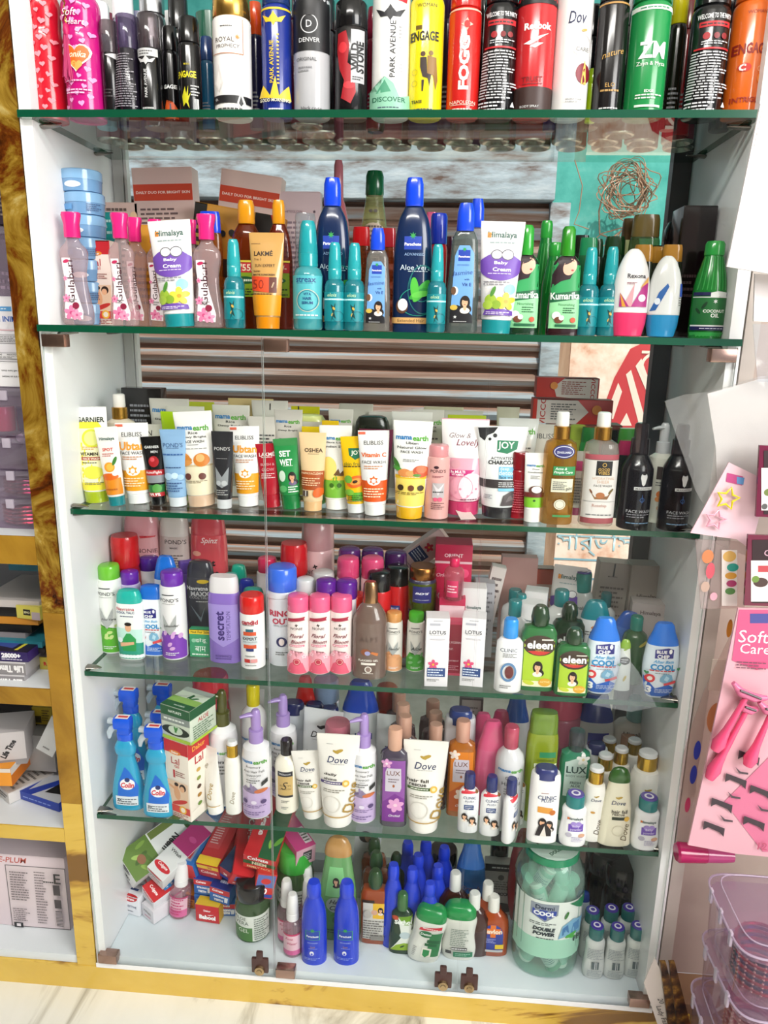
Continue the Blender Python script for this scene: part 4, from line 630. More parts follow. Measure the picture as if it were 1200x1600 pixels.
it(1, 'can', 886, F1, -95, 55, 'sece9e8 se4e0de', 'body_spray_can', 'body spray', 'white spray can with a crimson circle half turned away', [R(.1, .665, .8, .69, '#3a3230'), T('Dov', .05, .55, .95, '#20264a', shear=.2, bold=.01, h=.6), E(.45, .48, .16, .07, '#c49a4c', a=15), RING(.35, .4, .55, '#d9d4d2', .06), T('CARE', .42, .375, .7, '#777', bold=0), E(.55, .24, .42, .5, '#7c1428'), PG([(.45, .18), (.75, .18), (.66, .28), (.6, .32), (.52, .26)], '#e8c05c'), FP(-.3, .07, .6, .1, 2, '#aaa')])
it(1, 'can', 945, F1, -62, 46, 's131012 s0f0e10', 'body_spray_can', 'body spray', 'black spray can with gold handwriting', [R(-1, .71, 1, .722, '#b88a4c'), T('nature', 0, .4, 1.4, '#c0964c', shear=.4, bold=0, a=14), T('ELO', -.05, .2, .6, '#c0964c', bold=0), FP(-.6, .15, .6, .18, 1, '#b08a4c'), FP(-.6, .04, .6, .06, 1, '#ccc')])
it(1, 'can', 1002, F1, -58, 60, 's1f8a48 s1c7a40', 'body_spray_can', 'body spray', 'bright green spray can with two large white letters', [R(-1, .675, 1, .705, '#dfe8e0'), FP(-.7, .68, .7, .7, 1, '#486'), T('ZM', 0, .42, 1.25, '#f2f6f0', bold=.03, h=.75), T('Zayn & Myza', 0, .33, 1.35, '#e8f0e8', bold=0), T('EDGE', 0, .155, .45, '#e8f0e8', bold=.02), FP(-.6, .1, .7, .14, 2, '#dde8dd'), R(-.6, .05, .6, .065, '#cfe6d4')])
it(1, 'can', 1093, F1, -50, 56, 's121214 s111113', 'body_spray_can', 'body spray', 'black spray can covered in dense white print, right of the green can', WELC())
it(1, 'can', 1156, F1, -60, 58, 'sd8641a scc5a18', 'body_spray_can', 'body spray', 'orange spray can with dark red lettering near the right end of the top shelf', [T('WOMAN', -.1, .66, .9, '#8a2a14', bold=0), T('ENGAGE', -.15, .43, 1.6, '#8a2014', h=.5, bold=.03), E(-.4, .31, .3, .2, '#c2281c'), T('C', -.5, .31, .3, '#f4e8e0', bold=.05), E(.6, .52, .25, .3, '#e8952c'), E(.5, .24, .25, .3, '#e8842c'), RING(.35, .3, .14, '#eeb080', .2), T('INTRIGUE', -.1, .1, 1.5, '#9a2414', bold=.02)])
# second row showing between the front cans
for px, y, t, w, cols, lab in ((168, .085, 4, 30, 'p7fb2c8 se8e8ea', 'pale blue deodorant with silver top behind the smoky perfume sprays'), (203, .085, -30, 34, 's28245a seeeef0', 'indigo spray with a white shoulder behind the perfume sprays'), (247, .085, -40, 40, 'mb0b0b4 mb8b8bc', 'silver aerosol behind the black perfume sprays'),
                       (286, .08, -6, 32, 's111113 s0e0e10', 'black-capped can standing behind the slim fiery can'), (327, .09, 58, 20, 's1c5a80 s1f3e74', 'short teal and blue spray tucked beside the white and gold can'), (402, .085, 4, 22, 's1a1a3c se0521c', 'orange-capped can peeping out right of the white and gold can'),
                       (582, .085, 12, 22, 's8a1c34 s7c1830', 'dark crimson can peeping out behind the tall white can'), (694, .085, -30, 22, 's2c1a3c s3a2450', 'dark purple can peeping out behind the yellow can'), (913, .08, 10, 40, 's15161a s141416', 'black-capped can behind the white can with a crimson circle'),
                       (1043, .085, -20, 26, 's17170f sd8cc1c', 'black and yellow can peeping out right of the green can'), (1057, .12, -10, 34, 's9a1c24 s6a1418', 'dark red can deep behind the black and yellow can'), (1186, .085, -30, 40, 's26262e s1c1c24', 'dark can at the far right end behind the orange can'), (1122, .09, -20, 30, 's1c1a2c s15131c', 'dark can peeping out between the last black can and the orange can'), (62, .1, -20, 36, 's7a1420 s8a1a24', 'dark red can hidden behind the red heart can'), (748, .085, 0, 20, 's141416 s141416', 'black can peeping out between the red can and the black print can'), (857, .09, -10, 20, 's1d1a60 se8d01c', 'indigo can with a yellow cap edge behind the red and black can')):
    it(1, 'can', px, y, t, w, cols, 'body_spray_can', 'body spray', lab, [FP(-.6, .1, .6, .3, 6, '#8a8a8e', px)] if px not in (247,) else None)
gp = it(1, 'can', 921, .05, 108, 16, 'sb4d81c sa8cc1c', 'deodorant_stick', 'deodorant', 'short lime green stick beside the foot of the white crimson-circle can', None)
# deeper rows: seen mostly from below, through the glass
rc = ['m9a9a9c', 's1a1a1e', 's8a1c24', 's24306a', 's3a3a40', 's1f5a44', 's7c2440', 'mb0aca4']; proto = []
for c in rc:
    bm = bmesh.new(); r = empty('body_spray_can'); H = .165; A = .0215
    loft(bm, [(0, A*.8, A*.8), (.001, A*.95, A*.95), (.003, A, A), (.12, A, A), (.126, A*.86, A*.86)], 2, 24)
    for f in bm.faces:
        if f.calc_center_median().z < .0005: f.material_index = 1
    for f in list(bm.faces):
        if f.material_index == 1 and len(f.verts) > 8:
            q = bmesh.ops.inset_individual(bm, faces=[f], thickness=A*.14, depth=0); q2 = bmesh.ops.inset_individual(bm, faces=[f], thickness=A*.3, depth=-.005); break
    for f in bm.faces:
        if f.calc_center_median().z < .003 and abs(f.normal.z) > .3: f.material_index = 1
    fin('body', bm, [c, 'md8d4cc'], r); bm = bmesh.new(); loft(bm, [(.126, A*.88, A*.88), (.127, A*.92, A*.92), (.163, A*.88, A*.88), (.165, A*.7, A*.7)], 2, 24); fin('cap', bm, c if c[0] != 'm' else 'se4e4e4', r); proto.append(r)
k = 0; used = set()
for row, y in enumerate((.078, .118, .158, .194)):
    for i in range(17):
        x = .05+i*.0505+(.012 if row % 2 else 0)
        if row == 0 and (x < .30 or any(abs(x-q.location.x) < .045 and abs(q.location.y-y) < .04 for q in ITEMS)): continue
        if row == 1 and any(abs(x-q.location.x) < .045 and abs(q.location.y-y) < .04 for q in ITEMS): continue
        j = (i*5+row*3) % len(rc); lab = 'spray can in the rear rows of the top shelf, metal foot seen through glass'
        if j not in used: used.add(j); r = proto[j]; r.location = (x, y, SZ[1]+.0004); tag(r, lab, 'body spray', 'spray cans in the rear rows of the top shelf')
        else: r = dup(proto[j], (x, y, SZ[1]+.0004))
for j, r in enumerate(proto):
    if j not in used:
        for ch in list(r.children): bpy.data.objects.remove(ch)
        bpy.data.objects.remove(r)
# ---------------------------------------------------------------- second shelf
G = lambda: GULA()
cg = 'cf0dfe2 se0287c'; cgt = 'te9c4cc se0287c'
def gul(px, b, t, w, label, rz=0, dec=1):
    return it(2, 'gula', px, b, t, w, 'te6d2d4 se0287c', 'rose_water_bottle', 'bottle', label, G() if dec else None, rz=rz, g='rose water bottles with pink caps')
gul(124, .03, 332, 50, 'clear rose water bottle with pink cap at the far left of the second shelf')
gul(197, .035, 333, 46, 'clear rose water bottle, pink cap, second from the left, right of a red-topped carton')
gul(219, .085, 340, 40, 'rose water bottle half hidden behind the second one from the left')
gul(250, .07, 343, 34, 'rose water bottle showing as a sliver left of the first baby cream tube')
gul(304, .075, 344, 32, 'rose water bottle mostly hidden by the first baby cream tube, on its right')
gul(328, .035, 335, 50, 'clear rose water bottle with pink cap, right of the first baby cream tube')
zt = SZ[2]; TW = 66
xs = [(135, 268, 64, 0), (138, 303, 62, 8), (137, 337, 62, -5), (137, 371, 62, 3), (137, 404, 62, 0), (137, 438, 62, 0), (137, 471, 62, 0)]
y_ = .088; hb = (ony(131, 268, y_).z-zt)/7
for i in range(7):
    px, _, w, rz = xs[6-i]; zz = zt+hb*i; x0 = ony(px, 400, y_).x; A = w/2*prj((x0, y_, zz))[2]/FPX
    r = build('tub', A, hb*.985, ['s6f9ac4', 's82aed4'], 'cream_tub', [E(-.15, .75, .42, .2, '#dfe9f2'), FP(-.4, .7, .1, .8, 1, '#4a6c9c'), FP(.35, .15, .9, .5, 4, '#3f5a84'), R(-.8, .2, -.3, .45, '#5f9ad0')] if i % 2 else [E(.0, .3, .4, .14, '#dfe9f2'), FP(.1, .6, .85, .9, 4, '#3f5a84')])
    r.location = (x0, y_, zz+.0005); r.rotation_euler.z = radians(rz); n_ = ['lowest', 'second lowest', 'third lowest', 'middle', 'third from the top', 'second from the top', 'topmost'][i]
    tag(r, n_+' pale blue cream tub of the stack against the left wall', 'tub', 'stacked pale blue cream tubs')
cb(2, 159, .07, 376, 42, .03, 'pf2e6dc', 'baby_oil_carton', 'box', 'cream carton with a red top and a baby picture between two rose water bottles', LALTAIL())
cb(2, 196, .18, 317, 60, .03, 'pd8b9ae', 'cream_carton', 'box', 'dusty pink carton with an orange logo corner behind the rose water bottles', [FP(-.9, .82, .5, .97, 3, '#6a5650'), T('G', .8, .88, .25, '#e0843c', bold=.05), E(.8, .9, .18, .18, '#f0c8a0'), FP(-.8, .2, .8, .7, 10, '#8a746c')])
cb(2, 172, .155, 332, 34, .02, 'p1f8f8c', 'soap_carton', 'box', 'teal carton beside the tub stack, just behind the red-topped carton', [R(-1, .7, 1, .74, '#d8e8e8'), FP(-.8, .8, .8, .95, 3, '#bfe0dc')])
PK = 'pd9bcb4'
def daily(px, t, w, ry, label, y=.18, z=None): return cb(2, px, y, t, w, .03, PK, 'cream_carton', 'box', label, [R(-.98, .8, .98, .9, '#c8452c'), T('DAILY DUO FOR BRIGHT SKIN', 0, .85, 1.8, '#f4ded4', h=.085, bold=.02), FP(-.8, .1, .85, .76, 24, '#6f5a58', px)], ry=ry, z=z)
daily(270, 262, 92, -1.5, 'tall dusty pink carton with an orange headline band, left of its tilted twin')
r = daily(368, 268, 92, 8, 'tilted dusty pink carton with an orange headline band, leaning right of its twin', .183)
r = cb(2, 352, .14, 325, 136, .03, 'pb57a1c', 'hair_oil_carton', 'box', 'tilted orange and black carton lying across behind the amber bottles', [R(-1, 0, -.72, 1, '#17130f'), FP(-.95, .1, -.78, .9, 12, '#b8a04c'), R(.38, .0, 1, 1, '#17130f'), T('SESA', .62, .5, .8, '#efe9dc', a=-80, bold=.02), PG([(.72, 1), (1, 1), (1, .72)], '#b8202c'), E(-.45, .78, .07, .07, '#17130f'), E(-.3, .78, .07, .07, '#17130f'), E(-.1, .8, .07, .07, '#17130f'), E(.08, .8, .07, .07, '#17130f'), E(-.1, .5, .35, .2, '#2a1c14'), FP(-.6, .1, .3, .35, 5, '#5c3c10'), LEAF(-.6, .82, .15, 60, '#17130f')], ry=9)
cb(2, 232, .12, 352, 46, .03, 'pc88a1c', 'talc_carton', 'box', 'gold carton peeping out between rose water bottles', [T("POND'S", .1, .72, 1.5, '#3a2408', bold=0), FP(-.8, .2, .8, .6, 6, '#8a5a10')])
cb(2, 465, .185, 300, 72, .02, 'pd2b9bd', 'cream_carton', 'box', 'mauve pink carton with small print left of the tall rose bottle', [T('WHITEGLOW', -.2, .86, .9, '#8a6878', bold=0), STAR(.75, .86, .08, '#5a4450', 6), FP(-.8, .3, .8, .8, 14, '#8a7480')])
it(2, 'shamp', 334, .115, 331, 36, 'tc87a2c s1c46d8', 'hair_oil_bottle', 'bottle', 'amber bottle with a royal blue cap behind the last rose water bottle', None)
HI = [R(-.8, .25, .8, .44, '#8fae1e'), E(0, .38, .55, .2, '#0f5a2c'), FP(-.4, .36, .4, .4, 1, '#e8f0d8'), R(-.8, .44, .8, .52, '#c8282c'), T('₹55/-', .1, .48, 1.0, '#f4e8c8', bold=.02), FP(-.7, .26, .7, .32, 3, '#1f3a10'), R(-.8, .52, .8, .535, '#e8d040')]
it(2, 'para', 389, .10, 313, 56, 't9c3c08 se0961a', 'hair_oil_bottle', 'bottle', 'amber oil bottle with an orange-yellow cap behind the gold sunscreen tube', HI)
it(2, 'para', 438, .085, 313, 42, 't9c3008 se0961a', 'hair_oil_bottle', 'bottle', 'amber oil bottle with an orange-yellow cap right of the gold sunscreen tube', HI)
EC = 't2aa6b2 t30c4ca'
def elo(px, t, w, label, y=.028): return it(2, 'mist', px, y, t, w, 'c1f8f9c c34c4cc', 'hair_serum_spray', 'spray bottle', label, ELOIS(), g='small teal hair serum sprays')
elo(368, 374, 32, 'small teal serum spray left of the gold sunscreen tube')
it(2, 'tubel', 419, .03, 363, 54, 'sc99c5c se08a10', 'sunscreen_tube', 'tube', 'gold and orange sunscreen tube with a large 50', [T('LAKMÉ', -.15, .79, 1.05, '#2c1c10', bold=.02), FP(-.85, .88, -.3, .89, 1, '#5a3c1c'), T('9 to 5', -.45, .725, .4, '#4a3018', bold=0), T('SUN EXPERT', -.05, .66, 1.1, '#3a2410', bold=0, h=.16), T('TINTED', -.5, .6, .4, '#2c1c10', bold=.02), T('MATTE SUNSCREEN', -.1, .565, 1.2, '#2c1c10', bold=.02), PG([(-.79, .4), (.2, .38), (.2, .54), (-.81, .55)], '#d8461c'), R(.2, .38, .6, .54, '#5a2414'), T('50', -.4, .465, .62, '#8a2410', h=.5, bold=-.005), T('matte', .4, .46, .3, '#f0d8b0', a=70), R(-.9, .14, .9, .355, '#e2920f'), FP(-.7, .355, .4, .375, 1, '#5a3c1c')])
it(2, 'mist', 482, .035, 345, 46, 'c4fb8c0 c2cbcc4', 'hair_serum_spray', 'spray bottle', 'large teal hair serum spray with a blue ring label', [R(-.95, .1, .95, .5, '#52b3bc'), T('streax', 0, .46, 1.3, '#15467c', bold=.02), FP(-.6, .425, .5, .435, 1, '#15467c'), RING(.1, .27, .72, '#d2c6ae', .05), RING(.1, .27, .64, '#1c5a78', .04), T('VITA', .1, .33, .5, '#15467c', bold=.02), T('HAIR', .1, .29, .55, '#15467c', bold=.03), T('SERUM', .1, .25, .7, '#15467c', bold=.03), FP(-.7, .12, .8, .15, 1, '#d8e8e8')])
it(2, 'jar', 478, .12, 334, 34, 'w8ab0b8 tdde4e8', 'clear_lid_bottle', 'bottle', 'bottle with a clear dome lid hidden behind the large teal spray', None)
def paraL(px, t, w, label, y): return it(2, 'para', px, y, t, w, 's14284e s1546e0', 'hair_oil_bottle', 'bottle', label, PARA(.58, .85)+[T('ADVANSED', .1, .51, 1.0, '#8fb0d8', bold=0), T('Aloe Vera', .15, .425, 1.5, '#cfe0ea', bold=0), FP(-.2, .395, .8, .405, 1, '#cfe0ea'), ('o', .5, .32, .6, .9, '#147a78', .06), ('o', .55, .28, .75, 1.2, '#0f6a6c', .05), ('o', .3, .2, .9, .7, '#18907c', .05), LEAF(.1, .2, 1.3, 55, '#3fae3c'), LEAF(-.1, .22, 1.0, 30, '#2f9a38'), LEAF(.2, .2, 1.2, 95, '#4fba3c'), LEAF(.0, .24, .9, 10, '#63c84a'), E(-.45, .17, .3, .36, '#5a3a26'), E(-.42, .18, .24, .3, '#eef0ee'), R(-.95, .055, .95, .095, '#d8a868'), T('Extended Hair', 0, .075, 1.3, '#2c2014', bold=0)])
paraL(519, 278, 57, 'dark blue oil bottle, bright blue cap, in front of the tall rose bottle', .06)
paraL(642, 278, 60, 'largest dark blue oil bottle with aloe leaves and a coconut', .05)
it(2, 'alps', 528, .18, 250, 34, 'sb8646c sc0707c', 'rose_bottle', 'bottle', 'tall dusty rose bottle behind the first dark blue oil bottle', [T('SS', .3, .62, .8, '#5a2a3c', bold=0), T('I', .4, .54, .1, '#5a2a3c', bold=0)])
def oil(px, t): pass
it(2, 'mist', 523, .030, 379, 32, 'c1f8f9c c34c4cc', 'hair_serum_spray', 'spray bottle', 'small teal serum spray in front of the first dark blue oil bottle', ELOIS(), g='small teal hair serum sprays')
elo(553, 380, 32, 'small teal serum spray between its twin and the small jasmine oil bottle', .03)
it(2, 'coco', 582, .17, 267, 46, 'td2d49a s0f5a34', 'hair_oil_bottle', 'bottle', 'flat oil bottle with a dark green cap and back label, high at the rear', [E(.0, .62, .75, .6, '#cbb5a0'), PG([(-.75, .62), (.75, .62), (.5, .1), (-.5, .1)], '#cbb5a0'), T('NON STICKY HAIR OIL', 0, .7, 1.2, '#3a2c24'), FP(-.6, .15, .6, .67, 18, '#5a463c'), E(-.12, .75, .1, .1, '#3a2c24'), E(.12, .75, .1, .1, '#3a2c24')])
for px, t, w, lab, c in ((563, 355, 30, 'red-capped orange bottle behind the small jasmine oil bottle, its left neighbour', 'ta84a10 sc4161c'), (604, 357, 26, 'red-capped orange bottle between the jasmine oil and the aloe oil bottle', 'ta84a10 sa8202c'), (680, 334, 28, 'bottle with a red neck and dark blue cap right of the aloe oil bottle', 'sb8161c s1c34a8'), (668, 332, 18, 'pink-capped bottle edge behind the red-necked bottle', 'sb85068 sd05a80'), (696, 370, 18, 'maroon bottle in shadow left of the large jasmine oil bottle', 's4a1420 s3a0f1a')):
    it(2, 'can' if px == 680 else 'shamp', px, .13 if px != 680 else .09, t, w, c, 'hair_oil_bottle', 'bottle', lab, None)
elo(680, 382, 30, 'small teal serum spray between the aloe oil and the large jasmine oil')
def JAS(): return [PG([(-.72, .08), (.62, .08), (.58, .62), (.3, .68), (-.3, .68), (-.55, .6)], '#6fa4dc'), PARA(.6, .7), T('ADVANSED', -.05, .53, .7, '#2c50a0', bold=0), T('Jasmine', -.08, .465, 1.2, '#1c3c8c', shear=.25, bold=0, a=5), T('with', .2, .42, .3, '#1c3c8c'), T('Vit E', .2, .38, .55, '#1c3c8c', bold=.02), PG([(-.72, .08), (.62, .08), (.6, .14), (.1, .2), (-.3, .22), (-.7, .2)], '#14141a'), E(-.48, .33, .2, .26, '#f0f0ee'), E(-.55, .33, .15, .24, '#6a4a34'), E(-.5, .2, .22, .16, '#cfb04a'), LADY(.15, .24, .48), STAR(-.4, .125, .12, '#f0f0f0', 5, .3), FP(-.5, .085, .3, .095, 1, '#ccc')]
it(2, 'jas', 588, .03, 357, 42, 'tb9b6b0 s1c4ae0', 'jasmine_oil_bottle', 'bottle', 'small jasmine oil bottle with a blue cap and a blue label', JAS())
it(2, 'jas', 720, .035, 318, 50, 't8f9c98 s1c4ae0', 'jasmine_oil_bottle', 'bottle', 'large jasmine oil bottle with a blue cap left of the second baby cream tube', JAS())
it(2, 'jas', 737, .10, 311, 40, 'te2e4ea s1c4ae0', 'jasmine_oil_bottle', 'bottle', 'pale bottle with a blue cap just behind the large jasmine oil bottle', None)
HT = 'seeecec s1d8f96'
it(2, 'tubel', 282, .03, 343, 66, HT, 'baby_cream_tube', 'tube', 'white baby cream tube, teal cap, between rose water bottles on the left', HIMT(), ry=-4)
it(2, 'tubel', 774, .03, 345, 66, HT, 'baby_cream_tube', 'tube', 'white baby cream tube, teal cap, beside the large jasmine oil bottle', HIMT(), ry=1)
it(2, 'suth', 814, .045, 352, 50, 's13301c s2f9a34', 'herbal_oil_bottle', 'bottle', 'green hair oil bottle with a lady, tucked against the second baby cream tube', KUMA())
it(2, 'suth', 877, .035, 354, 50, 's2c1418 s2f8a24', 'herbal_oil_bottle', 'bottle', 'green hair oil bottle with a lady, standing alone right of its twin', KUMA())
for px, y, t, w, lab in ((843, .12, 345, 30, 'ribbed green bottle, the taller of two between the herbal oil bottles'), (858, .085, 379, 34, 'ribbed green bottle, the shorter of two between the herbal oil bottles')):
    it(2, 'coco', px, y, t, w, 's17782c s2f9e3c', 'coconut_oil_bottle', 'bottle', lab, [PG([(-.7+k*.3, .45), (-.62+k*.3, .45), (-.35+k*.25, .8), (-.42+k*.25, .8)], '#2c9a40') for k in range(5)])
for px, y, t, w, c, lab in ((897, .12, 368, 26, 's1c2a1c s101810', 'dark bottle with a black cap behind the herbal oil bottle'), (908, .09, 372, 30, 's1c5a34 s1c8050', 'green bottle with a teal green cap just right of the herbal oil bottle'), (915, .15, 374, 34, 's122a1a s16381c', 'dark bottle with a bottle-green cap at the back, above the teal sprays'), (948, .15, 370, 34, 's122a1a s183c1c', 'dark bottle with a bottle-green cap behind the rightmost teal spray'), (1014, .16, 384, 22, 's101010 s140f10', 'narrow black bottle behind the pink roll-on')):
    it(2, 'shamp', px, y, t, w, c, 'shampoo_bottle', 'bottle', lab, None)
elo(914, 387, 32, 'small teal serum spray right of the herbal oil bottle, left one of a pair', .035); elo(946, 386, 32, 'small teal serum spray beside the pink roll-on, right one of a pair', .035)
for px, y, t, w, lab, c in ((970, .16, 342, 30, 'pale olive shampoo bottle with a brown cap, partly behind its larger twin', 'sb8c08a s5a4428'), (992, .13, 336, 46, 'tall olive green shampoo bottle with a bronze cap behind the pink roll-on', 't74925a s6a5a30')):
    it(2, 'shamp', px, y, t, w, c, 'shampoo_bottle', 'bottle', lab, [R(-.85, .1, .85, .55, '#5a8a3c')])
for px, y, t, w, lab in ((992, .07, 383, 32, 'shampoo bottle with an ochre gold cap right behind the pink roll-on'), (1014, .10, 386, 22, 'shampoo bottle with an ochre gold cap between the two roll-ons'), (1036, .07, 383, 34, 'shampoo bottle with an ochre gold cap right behind the blue roll-on')):
    it(2, 'shamp', px, y, t, w, 's1c2416 sa8782c', 'shampoo_bottle', 'bottle', lab, None)
it(2, 'roll', 979, .028, 383+6, 54, 'sf0eeee se83a6c', 'roll_on_deodorant', 'deodorant', 'white roll-on deodorant standing on its pink cap', [T('Rexona', .1, .69, 1.0, '#2c2c34', bold=.02), FP(-.35, .66, 0, .665, 1, '#555'), FP(-.4, .59, .15, .62, 2, '#8a2c4c'), PG([(-.65, .34), (-.5, .34), (.0, .6), (-.05, .34)], '#e8a0a8'), PG([(-.7, .34), (-.7, .5), (-.2, .34)], '#a82c78'), PG([(-.1, .34), (.75, .34), (.75, .69), (.5, .6)], '#b02c80'), PG([(.3, .55), (.75, .62), (.75, .69)], '#e0a858'), E(.45, .44, .2, .2, '#f2e8ee'), PG([(-.7, .5), (-.35, .34), (-.55, .34)], '#e0a03c')])
it(2, 'roll', 1031, .03, 400, 50, 'sdfe2e0 s2a8cc0', 'roll_on_deodorant', 'deodorant', 'white roll-on deodorant standing on its blue cap, turned aside', [PG([(-.9, .32), (-.6, .33), (.05, .62), (-.05, .66), (-.5, .55)], '#2c62a8'), E(-.55, .44, .16, .2, '#e0e8f0'), R(.75, .5, .95, .66, '#2c50b0'), FP(.7, .38, .9, .5, 4, '#555')])
for i, (px, y, t, w, lab) in enumerate(((1052, .165, 358, 40, 'dark maroon bottle at the back right, behind the blue roll-on'), (1046, .10, 384, 26, 'black and amber bottle left of the coconut oil bottle'), (1104, .062, 385, 24, 'narrow black bottle right behind the coconut oil bottle'))):
    it(2, 'shamp', px, y, t, w, 's1c0c10 s140a0c', 'shampoo_bottle', 'bottle', lab, [R(.4, .3, .5, .5, '#b8521c')] if i == 1 else None)
it(2, 'coco', 1100, .035, 377, 50, 's1c7a30 s2a9440', 'coconut_oil_bottle', 'bottle', 'green ribbed coconut oil bottle at the right end of the second shelf', [PG([(-.9+k*.22, .5), (-.85+k*.22, .5), (-.5+k*.14, .84), (-.54+k*.14, .84)], '#2f9a44') for k in range(8)]+[R(-.98, .44, .98, .475, '#1c1c50'), PG([(-.2, .42), (.3, .43), (.8, .42), (.8, .475), (.2, .485), (-.2, .47)], '#dfe4e2'), R(-.98, .42, .98, .428, '#e8e8e8'), R(-.98, .12, .98, .42, '#1f6a34'), LEAF(-.6, .3, .5, 60, '#103c20'), LEAF(-.65, .25, .4, 120, '#103c20'), STAR(.1, .38, .14, '#dfe4e2', 6), T('COCONUT', .1, .28, 1.25, '#eef2ec', bold=.03), T('OIL', .15, .235, .5, '#eef2ec', bold=.03), R(-.98, .12, .98, .135, '#e8e8e8'), R(-.98, .08, .98, .12, '#1c1c50'), FP(-.6, .09, .8, .11, 1, '#dde'), R(-.98, .0, .98, .06, '#34a84c')])

cb(2, 1072, .085, 322, 50, .05, 's140c0e', 'dark_carton', 'box', 'large black carton standing against the right panel of the second shelf', [FP(-.8, .3, .2, .5, 4, '#3a2a2a')])
it(2, 'talco', 1048, .15, 345, 60, 's1a0c10 s120c0e', 'shampoo_bottle', 'bottle', 'broad black bottle at the back left of the large black carton', None)
# ---------------------------------------------------------------- third shelf: tubes
def tb(px, b, t, w, cols, label, dec=None, ry=0, kind='tubel', g=None, name='face_wash_tube', cat='tube', rz=0): return it(3, kind, px, b, t, w, cols, name, cat, label, dec, ry=ry, g=g, rz=rz)
tb(154, 789, 637, 56, 'sf0eeea sa9bc28', 'white and yellow lemon face wash tube at the far left of the third shelf', [PG([(-.78, .14), (.78, .14), (.85, .75), (.5, .85), (-.5, .85), (-.85, .75)], '#efe23c'), R(-.6, .22, .6, .78, '#f7f3c4'), E(.15, .68, .55, .5, '#d8de3c'), E(.15, .68, .42, .38, '#eef08c'), T('GARNIER', .1, .87, 1.5, '#22301c', bold=.02), FP(-.4, .56, .5, .6, 2, '#c87a3c'), T('VITAMIN C', .1, .52, 1.2, '#2a2018', bold=.03), R(-.45, .455, .7, .49, '#a8482c'), T('FACE WASH', .1, .472, .9, '#f4e8d8', bold=.02), FP(-.4, .42, .4, .44, 1, '#444'), E(.15, .33, .5, .35, '#e0df4c'), FP(-.3, .2, .8, .23, 2, '#555')], ry=-2)
tb(184, 793, 668, 36, 'sf0ece8 s1d7f86', 'slim white tube with orange slices and a teal cap, left end', [R(-.75, .15, .75, .36, '#e08a1e'), E(-.1, .38, .75, .3, '#e0661a'), E(0, .5, .45, .42, '#f0a02c'), E(.05, .5, .3, .3, '#f6b84c'), LEAF(.3, .52, .8, 65, '#3c7a2c'), E(.4, .42, .22, .22, '#f4ece4'), T('Himalaya', 0, .85, 1.3, '#2c5a50', bold=.02), T('SPOT', 0, .72, .9, '#d8442c', bold=.02), FP(-.5, .63, .5, .68, 2, '#c86a5c'), FP(-.5, .2, .5, .24, 1, '#b8641a')], ry=-5)
tb(219, 790, 662, 52, 'sf0eeee seeeeee', 'white tube with orange foot band, left one of the two orange ubtan tubes', ELIB('#eba01e', 'Ubtan'), ry=-3)
tb(249, 791, 683, 34, 's18181a s101012', 'small black tube with a red berry and green base', [R(-.85, .13, .85, .3, '#2c7a3c'), E(.2, .25, .4, .4, '#5aa04c'), R(-.9, .44, .9, .52, '#b8242c'), R(-.85, .33, .85, .44, '#8c9096'), T('GARNIER', 0, .85, 1.3, '#e8e8e8', bold=.02), T('MEN', .2, .78, .6, '#d0d0d0', bold=.02), E(.1, .64, .45, .5, '#a81c24'), E(.0, .67, .2, .2, '#d8505a'), T('AcnoFight', 0, .48, 1.4, '#f4e4e4', bold=.02), R(-.7, .13, .7, .19, '#b8242c'), T('99.9%', 0, .16, .9, '#fff', bold=.02)], ry=-4)
tb(279, 794, 672, 40, 's8cb2d8 sd6dde4', 'metallic pale blue tube with water drops', [T("POND'S", 0, .8, 1.5, '#2c4a7c', bold=0), FP(-.5, .755, .5, .77, 1, '#3c5a8c'), FP(-.8, .66, .8, .7, 1, '#2c5a9c'), E(-.4, .4, .32, .28, '#b4d4ee'), E(.1, .41, .26, .24, '#c6e0f4'), E(.5, .39, .22, .22, '#a4c8e8'), FP(-.6, .5, .6, .53, 1, '#2c4a7c'), FP(-.6, .2, .6, .33, 4, '#34568c')], ry=-2)
def mama3(l2, c1, c2, extra=()): return [R(-.76, .14, .76, .42, c1), MAMA(.84, 1.6, l2), list(extra)]
tb(316, 795, 644, 60, 'sefedea sd9b89c', 'tall white tube with cream lower half and an ear of rice', [R(-.76, .13, .8, .43, '#e8ddc0'), R(-.8, .43, .82, .45, '#cdb890'), MAMA(.83, 1.6, ('Rice', 'Dewy Bright', 'FACE WASH')), R(-.3, .655, .25, .66, '#555'), FP(-.7, .61, .7, .625, 1, '#777'), LEAF(-.2, .52, .9, 155, '#d88a3c'), LEAF(-.1, .5, 1.0, 170, '#cf8030'), LEAF(-.1, .48, .9, 188, '#d8924c'), E(.35, .5, .38, .34, '#d07c2c'), E(.3, .52, .2, .2, '#e8b070'), E(-.35, .33, .17, .17, '#6a3c34'), E(.35, .33, .17, .17, '#6a3c34'), FP(-.6, .26, .6, .29, 2, '#8a7a60')], ry=-4)
tb(351, 797, 675, 34, 's2e2e32 sd4d6da', 'slim charcoal tube with silver butterfly mark', [T("POND'S", 0, .78, 1.4, '#dcdcdc', bold=0), FP(-.5, .65, .5, .66, 1, '#bbb'), PG([(-.6, .55), (0, .42), (.6, .55), (.5, .32), (0, .28), (-.5, .32)], '#8e9296'), E(-.3, .34, .22, .22, '#b8bcc0'), E(.2, .34, .24, .24, '#b8bcc0'), FP(-.5, .18, .5, .26, 3, '#aaa')])
tb(389, 794, 667, 46, 'sf0eeee seeeeee', 'white tube with orange foot band, right one of the two orange ubtan tubes', ELIB('#eba01e', 'Ubtan'), ry=-2)
